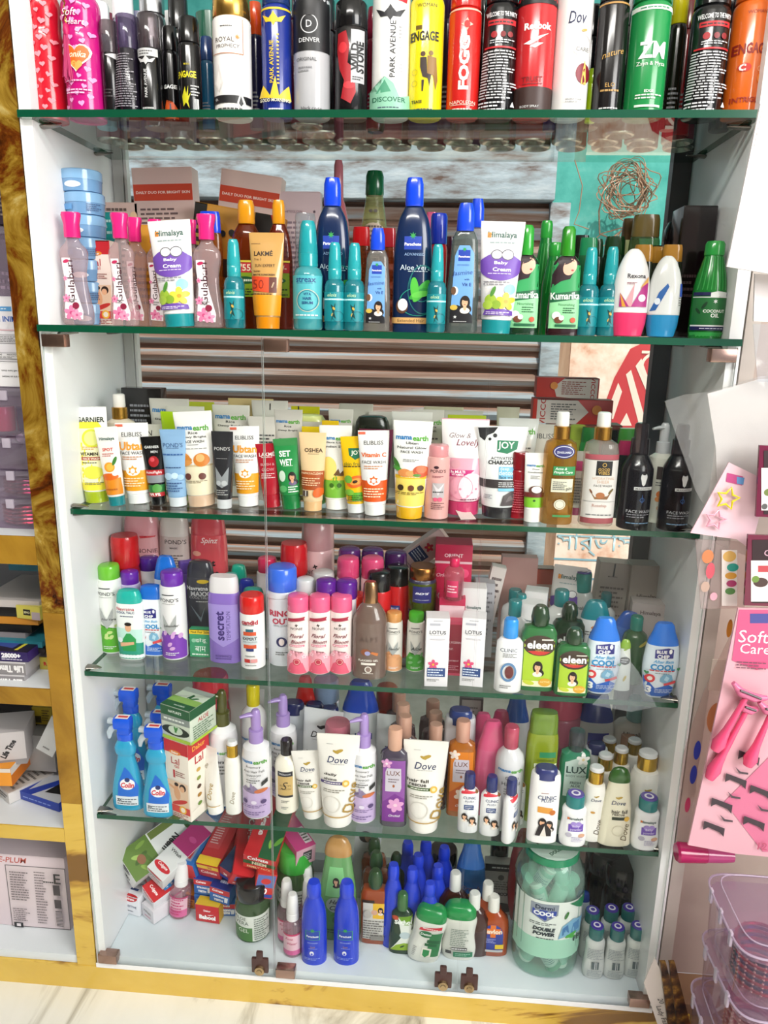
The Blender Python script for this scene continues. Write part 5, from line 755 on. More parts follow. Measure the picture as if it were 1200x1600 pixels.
tb(426, 795, 694, 34, 'sb01f30 sa81c2c', 'small crimson tube beside the green hair gel tube', [T('LAKMÉ', 0, .84, 1.4, '#f4e0e0', bold=.02), FP(-.5, .78, .5, .8, 1, '#f4e0e0'), T('BLUSH &', 0, .68, 1.2, '#e8a8b0', bold=0), T('GLOW', 0, .6, 1.1, '#e8a8b0', bold=0), FP(-.6, .46, .6, .55, 3, '#f0d0d4')], ry=-5, kind='tubes')
tb(456, 798, 686, 38, 's3f8c50 s17783c', 'green hair gel tube with a man portrait', [R(-.85, .2, .85, .9, '#1f8a44'), T('SET', -.1, .79, .9, '#f2f6f2', bold=.03, h=.5), T('WET', -.05, .67, 1.0, '#f2f6f2', bold=.03, h=.5), FP(-.3, .61, .5, .63, 1, '#cfe6d0'), LADY(.35, .46, .5, '#1c1410', '#d9a07c', '#6a5a7c'), E(-.4, .48, .25, .45, '#cfe0d0'), E(-.4, .3, .3, .28, '#5ab06a'), FP(.0, .24, .7, .34, 3, '#f0f6f0')], ry=-5, kind='tubes')
tb(489, 801, 677, 42, 'se9c99c sdfb482', 'peach beige tube with brown label and papaya slice', [R(-.8, .28, .85, .52, '#a84c1c'), T('OSHEA', .1, .78, 1.3, '#3a2414', bold=.02), FP(-.3, .73, .5, .74, 1, '#3a2414'), T('PAPAYACLEAN', 0, .49, 1.5, '#f0d0a8', bold=.02), FP(-.7, .33, .6, .44, 4, '#f0c8a0'), E(.45, .25, .32, .4, '#d8601c', a=-40), R(-.6, .2, -.2, .27, '#5a4a40'), R(-.4, .2, -.35, .27, '#eee')])
tb(526, 799, 666, 50, 'sefeeea sf0f0ee', 'white tube with yellow and green leaf lower half', [R(-.8, .15, .76, .36, '#7ab83c'), LEAF(-.2, .25, 1.0, 60, '#9ccc5c'), LEAF(.2, .25, 1.1, 110, '#68a82c'), R(-.82, .36, .8, .41, '#efc23c'), MAMA(.85, 1.5, ('Ultra Light', 'Indian Sun')), E(-.4, .5, .5, .7, '#f4d878'), PG([(-.1, .42), (.2, .5), (.3, .44), (.6, .5), (.5, .41)], '#6a4a24'), E(-.2, .3, .14, .14, '#3c6a1c'), E(.25, .3, .14, .14, '#3c6a1c')], ry=-1)
tb(557, 804, 683, 40, 'sf0c01c se2e4e6', 'yellow fruit face wash tube with papaya slices', [PG([(-.4, .85), (.75, .85), (.7, .75), (.1, .7), (-.35, .76)], '#1a6a4a'), T('JOY', .2, .785, .8, '#f4f4e0', bold=.02), T('skin fruits', 0, .65, 1.5, '#3a5a1c', bold=0), FP(-.8, .6, .8, .63, 1, '#3a3a1c'), E(.1, .42, .7, .45, '#e0641c', a=15), E(.1, .42, .45, .25, '#f29a3c', a=15), E(.05, .42, .2, .12, '#3a2414', a=15), E(-.45, .45, .3, .3, '#6aa83c'), R(-.2, .17, .85, .28, '#5aa82c'), E(-.4, .28, .35, .25, '#7cb83c'), FP(-.5, .18, .6, .25, 3, '#234a10'), FP(-.6, .16, .5, .18, 1, '#655')], ry=-3)
tb(586, 808, 674, 48, 'sf0eeee seeeeee', 'white tube with a red-orange foot band and an orange slice', ELIB('#e0581c', 'Vitamin C', '#e0641c'), ry=-2)
tb(639, 814, 659, 60, 'sf2f1ee se6b01c', 'largest white tube with pale yellow lower half and turmeric', [R(-.74, .14, .74, .42, '#f0d568'), R(-.78, .42, .78, .455, '#e9b81c'), FP(-.5, .43, .5, .445, 1, '#f8ecc0'), MAMA(.83, 1.6, ('Ubtan', 'Natural Glow', 'FACE WASH')), FP(-.4, .59, .4, .62, 2, '#777'), LEAF(-.55, .52, .7, 125, '#3c7a2c'), LEAF(-.4, .5, .6, 160, '#4c9a3c'), E(-.3, .48, .32, .2, '#d88a4c'), E(.1, .475, .35, .16, '#e0a060'), E(.5, .5, .4, .3, '#c2502c'), E(.5, .52, .25, .2, '#d8744c'), LEAF(.1, .46, .4, 0, '#4c8a34'), E(-.45, .33, .15, .15, '#3a2a14'), E(.05, .33, .15, .15, '#6a3a1c'), E(.5, .33, .15, .15, '#3a2a14'), FP(-.7, .26, .7, .29, 2, '#6a5a1c')], ry=1)
it(3, 'talc', 681, 812, 695, 38, 'se0a8a4 sd88f94', 'lotion_bottle', 'bottle', 'small dusty pink bottle with a pink cap between two large tubes', [T("POND'S", .05, .66, 1.2, '#3a1c28', bold=0), E(-.1, .71, .2, .12, '#3a1c28'), FP(-.4, .57, .5, .6, 2, '#8a3c4c'), R(-.35, .3, .55, .5, '#b8b0b4'), PG([(-.35, .5), (.1, .42), (.55, .5), (.1, .33)], '#dcd4d8'), FP(-.3, .36, .5, .4, 1, '#444'), E(-.1, .28, .16, .16, '#e05a7c'), E(.25, .28, .18, .18, '#e05a7c'), FP(-.4, .14, .6, .24, 4, '#5a2c34')])
tb(721, 808, 656, 72, 'seca9bc sc43c6a', 'wide pink and white glow cream tube', [PG([(-1, .99), (1, .99), (.95, .6), (-.92, .6)], '#f1ecec'), T('Glow &', -.2, .83, .9, '#6a4a54', shear=.3, bold=0), T('Lovely', .15, .75, 1.0, '#7c2c44', shear=.3, bold=.01), E(-.35, .54, .2, .18, '#d8a0ac'), PG([(-.6, .48), (.45, .48), (.1, .41), (-.6, .41)], '#c21f74'), T('3x MULTI', -.25, .46, .6, '#fff', bold=.03), T('VITAMINS', -.25, .43, .5, '#fff', bold=.02), E(.35, .3, .55, .6, '#f4d4de'), E(.35, .3, .35, .4, '#f9e4ea'), [E(-.6+.16*i, .18+.035*((i*5) % 4), .05, .05, '#d890a8') for i in range(9)], RING(-.1, .3, .5, '#e090a8', .06), FP(-.1, .14, .6, .19, 2, '#6a3c4c')], kind='tube')
tb(778, 813, 668, 76, 'se9ebec s2c2a2e', 'white charcoal face wash tube with a black cap and black smudge corner', [PG([(-.98, .98), (-.2, .99), (-.35, .93), (-.6, .9), (-.7, .84), (-.9, .88)], '#1c1c20'), E(-.3, .9, .08, .08, '#1c1c20'), E(-.5, .86, .06, .06, '#1c1c20'), PG([(-.2, .85), (.62, .85), (.58, .76), (.2, .71), (-.2, .73)], '#1f7a54'), T('JOY', .15, .79, .65, '#f0f4f0', bold=.02), T('ACTIVATED', .0, .66, .85, '#3a3a3e', bold=0), T('CHARCOAL', .05, .615, 1.15, '#26262a', bold=.03), R(-.1, .44, .82, .57, '#6fb8dc'), T('deep', .12, .545, .35, '#eef6fa', bold=.0), T('detox', .2, .505, .6, '#eef6fa', bold=0), T('face wash', .25, .46, .65, '#1c2a3c', bold=.01), R(-.83, .34, .83, .43, '#3a3436'), FP(-.1, .35, .7, .41, 3, '#ddd'), R(-.1, .31, .7, .34, '#7cc0e0'), PG([(0, .15), (.5, .15), (.75, .22), (.7, .31), (.4, .31), (.1, .26)], '#4a4042'), PG([(.2, .19), (.6, .23), (.5, .28), (.3, .25)], '#6a6062'), FP(-.6, .22, -.3, .27, 3, '#667')], ry=0)
tb(831, 818, 709, 34, 'sefeeea sf2f2f0', 'small white conditioner tube with a coconut and a lime band', [R(-.85, .22, .82, .37, '#7ec02c'), E(0, .32, .12, .1, '#1c4a10'), MAMA(.82, 1.5, ('Onion', 'Conditioner')), FP(-.4, .63, .4, .68, 3, '#777'), R(-.88, .37, .85, .44, '#6a2420'), E(.1, .47, .6, .42, '#5a3024'), E(.15, .48, .42, .3, '#f2f0ec')], kind='tubes')
it(3, 'can', 808, .06, 707, 28, 's9a1626 s8a1220', 'face_wash_bottle', 'bottle', 'crimson bottle standing behind, between the charcoal tube and the small conditioner', [FP(-.6, .1, .6, .6, 14, '#c85060')])
it(3, 'gpump', 867, 820, 644, 50, 'tcf9c1a seeeeea mc8923c', 'pump_bottle', 'bottle', 'amber yellow face wash pump bottle with a gold collar', [E(.1, .66, .65, .42, '#2a2a6c'), E(.1, .66, .58, .34, '#dfe0ea'), E(.1, .66, .54, .3, '#2a2a6c'), T('ZINGUARD', .1, .655, .85, '#e8e8f0', bold=.02), R(-.45, .45, .85, .53, '#2f8a50'), T('Acne &', 0, .51, .7, '#f0f4ee', shear=.2), T('Pimple Care', .15, .475, 1.1, '#f0f4ee', shear=.2), FP(-.4, .43, .8, .445, 1, '#5a3a14'), R(-.5, .3, .75, .42, '#d9d6c0'), FP(-.4, .32, .4, .4, 5, '#666'), T('pH', .5, .33, .3, '#444'), E(.05, .19, .32, .32, '#dcd8c4'), RING(.05, .19, .26, '#8a8468', .12), R(-.3, .075, .7, .095, '#3c8a4c')])
it(3, 'gpump', 929, 823, 645, 52, 'te7dcd4 seeeeea mc8923c', 'pump_bottle', 'bottle', 'clear pump bottle, pale label, gold collar, rosehip face wash', [R(-.95, .03, .95, .08, '#9c4a50'), R(-.95, .6, .95, .645, '#a8505a'), R(-.95, .08, .95, .595, '#d8d4d0'), R(-.35, .46, .55, .59, '#151313'), T('GOOD', .1, .515, .65, '#c9a24c', bold=.01), T('VIBES', .1, .485, .65, '#c9a24c', bold=.01), RING(.1, .555, .12, '#c9a24c', .3), T('HYDRATING', .1, .435, 1.2, '#cda88c', bold=0), T('SHEER', .1, .405, .7, '#cda88c', bold=0), T('FACE WASH', .1, .37, 1.0, '#333', bold=0), PG([(-.6, .33), (-.3, .25), (.4, .25), (.7, .34), (.4, .28), (-.3, .27)], '#8a6038'), E(.0, .285, .25, .18, '#a8683c'), LEAF(.45, .3, .4, 50, '#6a5a2c'), LEAF(-.45, .3, .3, 120, '#7a4a2c'), R(-.9, .228, .9, .231, '#888'), T('Rosehip', 0, .19, .8, '#c08a7c', bold=0), FP(-.7, .1, .8, .12, 1, '#666')])
def beard(px, b, t, w, label): return it(3, 'mfw', px, b, t, w, 's120f14 t4a4046', 'face_wash_bottle', 'bottle', label, [E(.2, .5, .2, .3, '#d8d8d8'), E(.2, .535, .13, .09, '#120f14'), PG([(.02, .49), (.38, .49), (.3, .43), (.2, .415), (.1, .43)], '#dcdcdc'), R(-.35, .375, .8, .405, '#d0d0d0'), T('MUUCHSTAC', .22, .389, .95, '#26262a', bold=.02), R(.19, .25, .22, .33, '#3a62a0'), RING(.2, .28, .14, '#3a62a0', .2), T('FACE WASH', .1, .165, 1.5, '#b8b8bc', bold=0), FP(-.6, .1, .8, .145, 2, '#8a8a90'), FP(-.6, .04, .8, .06, 1, '#7fa8d0')])
beard(987, 825, 662, 48, 'matt black face wash bottle with a bearded head emblem, fully visible')
beard(1049, 827, 664, 46, 'matt black face wash bottle with a bearded head, behind the hanging bag')
it(3, 'pump', 1023, .07, 662, 40, 'se0e0d4 sc9ccd0', 'pump_bottle', 'bottle', 'pale pump bottle with fruit label between the two black bottles', [R(-.5, .45, .6, .58, '#3a2c28'), T('C', .1, .51, .2, '#8a6a3c'), FP(-.5, .38, .5, .43, 2, '#555'), E(-.1, .3, .3, .3, '#d8742c'), E(-.25, .25, .2, .2, '#e0904c'), LEAF(0, .35, .3, 50, '#4c7a3c'), T('Cit', 0, .16, .6, '#cf9a6c')])
# rear rows of tubes
BW = 'scfcbc2 se8e6e0'
def rear(px, y, t, w, cols, label, dec=None, ry=0, g='tubes in the rear rows of the third shelf', name='face_wash_tube'): return it(3, 'tubel', px, y, t, w, cols, name, 'tube', label, dec, ry=ry, g=g)
MM = lambda: [MAMA(.87, 1.6, ('Rice', 'Dewy Bright')), FP(-.6, .5, .6, .7, 5, '#666')]
cb(3, 229, .18, 607, 62, .025, 's1a1718', 'face_pack_carton', 'box', 'glossy black carton with tiny white words at the back left of the third shelf', [FP(-.6, .6, .4, .85, 5, '#8a8a90'), T('BRIGHT MEN', .1, .36, 1.2, '#c8c8cc', bold=.01), FP(-.6, .1, .6, .3, 4, '#888')])
it(3, 'gpump', 196, .10, 616, 46, 'sd8cdb8 se8e4de mb98a3c', 'pump_bottle', 'bottle', 'plastic-wrapped pump bottle with a gold collar at the back left', None)
rear(271, .17, 624, 62, BW, 'pale tube with blue and green wordmark, beside the glossy black carton', MM())
rear(295, .15, 636, 60, BW, 'pale blank-topped tube just behind the lime green tube', None)
rear(289, .10, 645, 64, 'sa6cc1e s8fb81c', 'lime green tube behind the pale blue metallic tube', [E(.3, .8, .3, .4, '#2c7a3c')])
rear(310, .19, 629, 60, 'sbac43c sd8d8d0', 'olive topped tube at the very back, left of the cream ones', None)
rear(238, .12, 664, 50, 'sd4d2c8 se8e8e8', 'pale grey tube in the gap behind the left ubtan tube', [T('N', .1, .88, .3, '#333')])
rear(365, .14, 634, 58, BW, 'pale tube with blue and green wordmark behind the slim charcoal tube', MM())
rear(340, .18, 645, 54, BW, 'pale tube behind the tall rice tube, only its shoulder visible', None)
rear(395, .19, 624, 70, 'sdcc58c se4dcc0', 'straw coloured tube at the very back, left of the door seam', None)
rear(424, .165, 627, 56, BW, 'pale tube at the very back on the first door seam', [R(.0, .9, .06, .97, '#222')])
rear(412, .12, 652, 44, BW, 'pale grey tube directly behind the crimson tube', [FP(-.5, .4, .9, .8, 10, '#444')])
rear(452, .12, 641, 44, BW, 'pale rice tube with wordmark directly behind the green hair gel tube', MM())
rear(478, .19, 636, 44, 'sc6c21c sd8d85c', 'yellow-green crimped tube end at the back above the beige tube', [R(-.5, .9, -.42, 1, '#222')])
it(3, 'talco', 482, .165, 648, 62, 'scfcc6a sd6d88c', 'lotion_bottle', 'bottle', 'rounded yellow-green bottle at the back above the beige tube', None)
rear(487, .13, 660, 40, 'sc6c3b8 s8a8a84', 'grey-topped tube behind the beige papaya tube', [FP(-.7, .6, .7, .95, 8, '#555')])
rear(494, .10, 668, 44, 'se0c01c s3c9a4c', 'yellow and green topped tube right behind the beige papaya tube', [R(-1, .8, 1, .9, '#3c9a3c')])
rear(532, .14, 640, 38, BW, 'pale tube with wordmark behind the yellow and green leaf tube', MM())
rear(555, .18, 632, 52, 'sc4c1b4 se0e0da', 'grey-beige tube at the very back, left of the dark round bottle', None)
rear(516, .11, 658, 26, 'sd8b41c se0c04c', 'amber tube sliver between the beige and leaf tubes', None)
it(3, 'talco', 580, .14, 650, 58, 's23291f s1e241c', 'lotion_bottle', 'bottle', 'large dark green round-shouldered bottle behind the vitamin tube', [T('LOTUS', 0, .72, 1.2, '#b8c0b0', bold=.01)])
rear(586, .11, 672, 52, 's6a2440 s5a1c34', 'burgundy tube right behind the vitamin tube', None)
rear(604, .17, 645, 60, BW, 'pale tube behind the dark round-shouldered bottle, to its right', None)
rear(640, .14, 645, 62, 'sdbd9d2 se8e8e4', 'pale ridged tube end right behind the largest tube', None)
rear(664, .17, 641, 50, BW, 'pale aloe tube with wordmark, right of the largest tube', [MAMA(.86, 1.7, ('Aloe Vera', 'Face Wash')), FP(-.7, .5, .7, .7, 5, '#555')])
rear(688, .19, 637, 60, 'sccc8a8 se0dcc8', 'pale straw tube at the very back left of the glow tube', None)
rear(716, .18, 643, 64, 'sc9c7bc se4e4de', 'pale tube at the very back right above the glow tube', None)
rear(723, .12, 650, 58, 'sa8bc2c s9ab82c', 'lime strip tube directly behind the glow tube', None)
rear(786, .19, 637, 34, 'scfccb4 sdedcc8', 'pale crumpled tube end at the very back on the second door seam', None)
rear(802, .12, 655, 60, 'sd9dcd8 se8e8e8', 'white tube with wordmark peeping out right of the charcoal tube', [MAMA(.86, 1.7, ('Tea Tree',)), FP(-.7, .5, .7, .7, 5, '#555')])
rear(836, .14, 664, 54, 'sd8d4c8 se8e8e8', 'grey-white tube with wordmark behind the small conditioner tube', [T('ELIBLISS', .1, .86, 1.3, '#333', bold=0)])
it(3, 'talco', 893, .15, 664, 34, 'sa8b84c s9ab03c', 'lotion_bottle', 'bottle', 'pale green rounded bottle behind the amber yellow pump bottle', None)
for px, y, t, w, c, lab in ((912, .13, 668, 30, 's1f7a34 s1c6a2c', 'green-capped bottle between the two gold-collared pump bottles'), (968, .12, 670, 30, 's2a1c18 s3c8a34', 'dark bottle with a green cap between rosehip pump and black bottle'), (968, .08, 689, 28, 's17221c sb02c5c', 'bottle with a magenta cap between rosehip pump and black bottle'), (946, .16, 672, 28, 's2c2420 s1a1a1a', 'black-capped bottle hidden behind the rosehip pump bottle')):
    it(3, 'shamp', px, y, t, w, c, 'shampoo_bottle', 'bottle', lab, None)
rear(897, .09, 706, 30, 'sd0ccc4 sb03c6c', 'grey tube with a pink square and pink cap behind, beside the amber pump', [R(-.5, .7, .5, .85, '#c23c74'), FP(-.6, .2, .6, .6, 9, '#666')])
def vic(px, t, b, w, lab, ry, y=.175): return cb(3, px, y, t, w, .03, 'pb82c20', 'toothpaste_carton', 'box', lab, [PG([(-.35, .05), (.1, 0), (.95, 0), (.95, 1), (-.1, 1), (-.45, .55)], '#c9c0b8') if ry else PG([(-.9, 0), (.1, 0), (.4, .5), (.1, 1), (-.9, 1)], '#c9c0b8'), T('VICCO', .8 if ry else -.75, .5, .75, '#a8241c', a=-90 if ry else 90, bold=.02, h=.14), FP(-.2, .15, .6, .85, 7, '#8a3c30') if ry else FP(-.55, .15, .1, .85, 7, '#555'), E(-.45 if ry else .6, .6, .12, .12, '#d8842c')], ry=0, z=b)
z_a = ony(900, 664, .175).z; z_b = ony(900, 625, .175).z
cb(3, 905, .172, 664, 110, .04, 'p6a2c1c', 'toothpaste_carton', 'box', 'brown carton base of the red carton stack at the back right', [T('FREE', -.7, .8, .25, '#e0c04c', bold=.02)])
vic(893, 625, z_a+.001, 122, 'lower red and grey toothpaste carton of the stack at the back right', 0); vic(886, 591, z_b+.0025, 96, 'upper red and grey toothpaste carton of the stack at the back right', 1)
pp = onz(722, 812, SZ[3]); bm = bmesh.new(); v = [bm.verts.new(p) for p in ((pp.x-.002, pp.y, SZ[3]+.0006), (pp.x+.02, pp.y+.006, SZ[3]+.0006), (pp.x+.005, pp.y+.04, SZ[3]+.012), (pp.x-.012, pp.y+.03, SZ[3]+.012))]
bm.faces.new(v); bm.normal_update(); bmesh.ops.solidify(bm, geom=bm.faces[:], thickness=.0006); tag(fin('paper_slip', bm, 'pd8c8c4'), 'small curled paper slip between the pink bottle and the glow tube', 'paper')
# ---------------------------------------------------------------- fourth shelf: talcs, shampoos, creams
def i4(kind, px, b, t, w, cols, name, cat, label, dec=None, **k): return it(4, kind, px, b, t, w, cols, name, cat, label, dec, **k)
def talc(px, b, t, w, cols, label, dec=None, kind='talc', **k): return i4(kind, px, b, t, w, cols, 'talc_bottle', 'powder bottle', label, dec, **k)
talc(179, 1022, 883, 38, 'seceeea s6cbc34', 'white talc bottle with green foot and lime green cap, far left', PONDT('#c4d88c', '#58ac2c', 'Aloe Vera', 2))
talc(208, 1032, 922, 42, 'seef2f0 s22b0a4', 'cool talc bottle with a teal cap and a man in a green shirt', [PG([(-.9, .02), (.9, .02), (.95, .25), (-.95, .3)], '#2c9a80'), PG([(-.9, .3), (.9, .25), (.95, .45), (-.95, .48)], '#bfe4da'), T('Navratna', -.1, .75, 1.3, '#b8283c', bold=.01), T('COOL TALC', -.1, .7, 1.3, '#2c3a6c', bold=.02), FP(-.5, .63, .5, .66, 1, '#557'), PG([(-.45, .14), (.5, .14), (.55, .32), (.2, .4), (-.1, .4), (-.5, .28)], '#2c9a50'), PG([(-.6, .2), (.4, .24), (.4, .28), (-.6, .26)], '#e2ac88'), E(.05, .48, .22, .3, '#e2ac88'), E(.05, .535, .25, .14, '#1c1410'), E(-.6, .3, .2, .2, '#e8f0f4'), [E(-.8+.23*i, .06+.05*((i*3) % 3), .16, .14, '#eaf4f6') for i in range(8)]], kind='talco')
talc(242, 1026, 915, 40, 'seaf0f6 s1c6cd0', 'white and blue prickly heat powder bottle tucked between two talcs', BLUEC(), kind='talco')
talc(275, 1032, 893, 40, 'seceaec s6c2ca8', 'white and purple lavender talc bottle with a violet cap', PONDT('#d4a4d8', '#7c3cb0', 'Lavender', 5))
talc(210, .10, 893, 32, 'sbcb0d4 s6424a0', 'small pale violet talc with a purple cap behind the teal-capped one', None)
talc(240, .15, 871, 34, 'se0dce0 s4c2090', 'taller talc with a dark purple cap behind the blue-capped powder', [T("POND'S", .2, .66, 1.3, '#2c2c30', bold=0)])
i4('bulge', 266, .11, 870, 44, 'sdfe6ee s1c74dc', 'lotion_bottle', 'bottle', 'bottle with a big bright blue slanted cap behind the lavender talc', [FP(-.5, .4, .5, .6, 4, '#2c5a9c')])
talc(297, .16, 876, 30, 's7a5cb0 s6848a8', 'violet talc in shadow behind the big blue slanted cap', None)
i4('talco', 318, 1010, 877, 44, 's4a4a52 s3c3c44', 'talc_bottle', 'powder bottle', 'dark grey cool talc bottle with a teal flap', [R(-.2, .9, .9, .94, '#2c9a94'), T('Navratna', -.1, .7, 1.5, '#e8e8ea', bold=.02), T('MAXX', .1, .635, 1.3, '#c4c4c8', bold=.04), T('COOL TALC', .05, .59, 1.4, '#b8b8bc', bold=.0), E(.3, .78, .4, .14, '#d8b82c'), PG([(-.6, .5), (.1, .35), (.4, .48), (.1, .3)], '#8a98a0'), FP(-.2, .53, .7, .56, 1, '#bbb')], name_='x') if 0 else i4('talco', 318, 1010, 877, 44, 's4a4a52 s3c3c44', 'talc_bottle', 'powder bottle', 'dark grey cool talc bottle with a teal flap', [R(-.2, .9, .9, .94, '#2c9a94'), T('Navratna', -.1, .7, 1.5, '#e8e8ea', bold=.02), T('MAXX', .1, .635, 1.3, '#c4c4c8', bold=.04), T('COOL TALC', .05, .59, 1.4, '#b8b8bc', bold=.0), E(.3, .78, .4, .14, '#d8b82c'), PG([(-.6, .5), (.1, .35), (.4, .48), (.1, .3)], '#8a98a0'), FP(-.2, .53, .7, .56, 1, '#bbb')])
cb(4, 314, 1027, 984, 34, .012, 'p3f9a6c', 'balm_carton', 'box', 'small green balm box with a yellow strip at the foot of the dark talc', [R(-1, .83, 1, 1, '#e8c42c'), T('Not For Sale', 0, .91, 1.7, '#3a3a10', bold=.02), T('झंडू', .1, .6, 1.1, '#f0f6f0', bold=.0, h=.5), T('बाम', .0, .3, 1.0, '#f0f6f0', bold=.0, h=.5), FP(-.8, .05, .8, .15, 1, '#e8f0e8'), E(-.6, .6, .2, .2, '#8cc8a4')])
i4('shamp', 354, 1037, 901, 50, 's8a6cc4 se4e0e4', 'talc_bottle', 'powder bottle', 'large lilac powder bottle with vertical lettering and a white cap', [PG([(-.9, .7), (.9, .7), (.9, .3), (0, .2), (-.9, .3)], '#a08cd4'), T('secret', -.15, .45, 1.9, '#3a2470', a=90, bold=.03, h=.5), T('TEMPTATION', .35, .45, 1.9, '#4a3480', a=90, bold=0, h=.24), T('ROMANCE', 0, .09, 1.0, '#4a3480', bold=0), FP(-.5, .05, .5, .07, 1, '#4a3480'), E(.3, .86, .5, .22, '#8c78c4') if 0 else None])
i4('canb', 396, 1046, 930, 38, 'sf0eeee sd8201c', 'powder_bottle', 'powder bottle', 'white medicated powder bottle with a red cap', [T('candid', 0, .66, 1.3, '#b8283c', bold=.04), FP(-.6, .61, .4, .63, 1, '#444'), R(-.3, .53, .3, .57, '#2c6a7c'), R(-.5, .48, .5, .53, '#d8542c'), R(-.6, .36, .6, .475, '#cfd8dc'), T('EXPERT', 0, .435, 1.1, '#26262a', bold=.03), T('SKIN SOLUTION', 0, .39, 1.1, '#26262a', bold=0), R(-.5, .3, .5, .35, '#d8542c'), R(-.3, .26, .3, .3, '#2c3c7c'), T('ORIGINAL', 0, .19, .8, '#333', bold=.01), R(-.45, .1, .0, .15, '#c8302c'), R(.05, .1, .55, .15, '#e8a0a0'), FP(-.4, .05, .5, .07, 1, '#666')])
for px, y, t, w, c, lab in ((376, .17, 883, 26, 's1f8c7c s1fae94', 'teal-capped bottle peeping over the lilac powder bottle'), (388, .13, 905, 26, 's1c2c80 s1c2c90', 'navy-capped bottle peeping out between the lilac and the red-capped powder'), (398, .10, 919, 36, 's2c9484 s2a8c80', 'teal-capped bottle directly behind the red-capped powder')):
    i4('talco', px, y, t, w, c, 'talc_bottle', 'powder bottle', lab, None)
i4('talco', 364, .14, 896, 26, 'sd4dcdc s4ca8a0', 'talc_bottle', 'powder bottle', 'pale bottle with a mint cap between the dark talc and the lilac bottle', None)
talc(420, .14, 872, 34, 'se8dcdc sd8305c', 'pink-capped white talc at the back, left of the first door seam')
i4('canb', 443, 1041, 886, 46, 'sdcdee8 s3c6ce0', 'body_spray_can', 'body spray', 'tall pale can with a cornflower blue cap behind the first door seam', [T('RING', .0, .555, 1.4, '#b8304c', bold=.04, h=.42), T('OUT', .1, .475, 1.2, '#b8304c', bold=.04, h=.42), T('RING GUARD', .1, .43, 1.0, '#666', bold=0), E(.1, .26, .35, .35, '#2c2c5c'), E(.1, .26, .18, .25, '#e8d8d8'), FP(-.3, .12, .5, .16, 2, '#444'), E(.7, .06, .25, .12, '#3a3a44'), PG([(-1, .76), (1, .735), (1, .72), (-1, .7)], '#dcdee8')])
for px, t, w, y, c, lab in ((205, 838, 44, .13, 'cc8202c sc41c20', 'red glass cream jar with a red lid at the back left'), (461, 850, 44, .13, 'cb8202c sc41c24', 'red glass cream jar with a red lid right of the first door seam')):
    i4('jar', px, y, t, w, c, 'cream_jar', 'jar', lab, [T('Vic', .1, .25, .8, '#1a1214', shear=.3, h=.4), FP(-.4, .6, .4, .64, 1, '#e8c0a0')])
def big(px, t, w, cols, lab, dec, y=.17): return i4('talco', px, y, t, w, cols, 'talc_bottle', 'powder bottle', lab, dec)
big(232, 800, 58, 'se0a4a8 se09ca4', 'large pink talc bottle at the back, right of the red jar', [T('NONIE', .4, .70, 1.0, '#5a3038', bold=.0, h=.22), T('Floral', .3, .60, .9, '#8c2438', shear=.4, h=.34), PG([(.0, .86), (.9, .87), (.8, .81), (.1, .8)], '#c83a44')], .175)
big(281, 802, 48, 'sc4b0ac sd0c4c0', 'large grey-beige talc bottle with back print, at the rear between two pink ones', [T("POND'S", .2, .78, 1.3, '#3a2c30', bold=0), T('MAGIC', .1, .73, .5, '#5a4c50'), FP(-.7, .4, .7, .68, 14, '#5a4848')])
big(332, 799, 56, 'sd45058 sc84a54', 'large coral red talc bottle with handwritten lettering, at the rear', [T('First', .05, .6, .9, '#1c1418', h=.36, shear=.2, bold=.04, a=12), T('Love', .2, .52, .9, '#1c1418', h=.36, shear=.2, bold=.04, a=12), HEART(.5, .52, .12, '#f4c0d0'), E(-.5, .68, .24, .14, '#e8a08c'), T('Spinz', .2, .78, .9, '#f4d8d8', shear=.3), FP(-.2, .3, .8, .45, 6, '#b83844')])
i4('canb', 497, .175, 812, 50, 'se8b8bc sd09ca0', 'talc_bottle', 'powder bottle', 'tall pale pink floral talc at the rear, just right of the red jar', NONIE(1))
def non(px, label): return talc(px, 1054, 930, 34, 'sf4e4e2 se8608c', label, NONIE(), kind='canb2', g='small floral talc bottles')
non(467, 'small pink floral talc, leftmost of the three standing in front'); non(500, 'small pink floral talc, middle one of the three in front'); non(533, 'small pink floral talc, rightmost of the three in front')
for px, y, t, w, c, lab in ((478, .085, 904, 30, 'sd8d8da sd0d2d4', 'white-capped bottle behind the leftmost small floral talc'), (505, .115, 893, 36, 'sd4d0d0 sc8c4c4', 'pearly-capped wrapped bottle behind the middle small floral talc'), (510, .075, 906, 34, 'sd8d0d8 s5c1c8c', 'purple-capped wrapped bottle, left of the two behind the floral talcs'), (541, .075, 907, 34, 'sd8d0d8 s5c1c8c', 'purple-capped wrapped bottle, right of the two behind the floral talcs'), (498, .078, 930, 34, 'sb02020 sc0201c', 'red-capped bottle close behind the small floral talcs'), (553, .085, 928, 36, 'sb02020 sc8241c', 'red-capped bottle between the small floral talcs and the brown gel bottle')):
    talc(px, y, t, w, c, lab, kind='canb2')
for px, y, t, c, lab in ((543, .115, 871, 'se8c4c8 sdc4878', 'pink-capped floral talc at the rear, left of its twin'), (580, .115, 871, 'se8c4c8 sdc4878', 'pink-capped floral talc at the rear, right of its twin'), (545, .16, 857, 'sc8b0d0 s6a2c80', 'violet-capped talc of the rear row, leftmost'), (580, .16, 858, 'sc8b0d0 s5c2474', 'violet-capped talc of the rear row, middle'), (615, .16, 862, 'sc8b0d0 s4c1c60', 'violet-capped talc of the rear row, rightmost')):
    talc(px, y, t, 35, c, lab, [T('NONIE', 0, .65, 1.1, '#5a3038', bold=0, h=.22)] if y < .15 else None, kind='canb2', g='talc bottles in the rear rows of the fourth shelf')
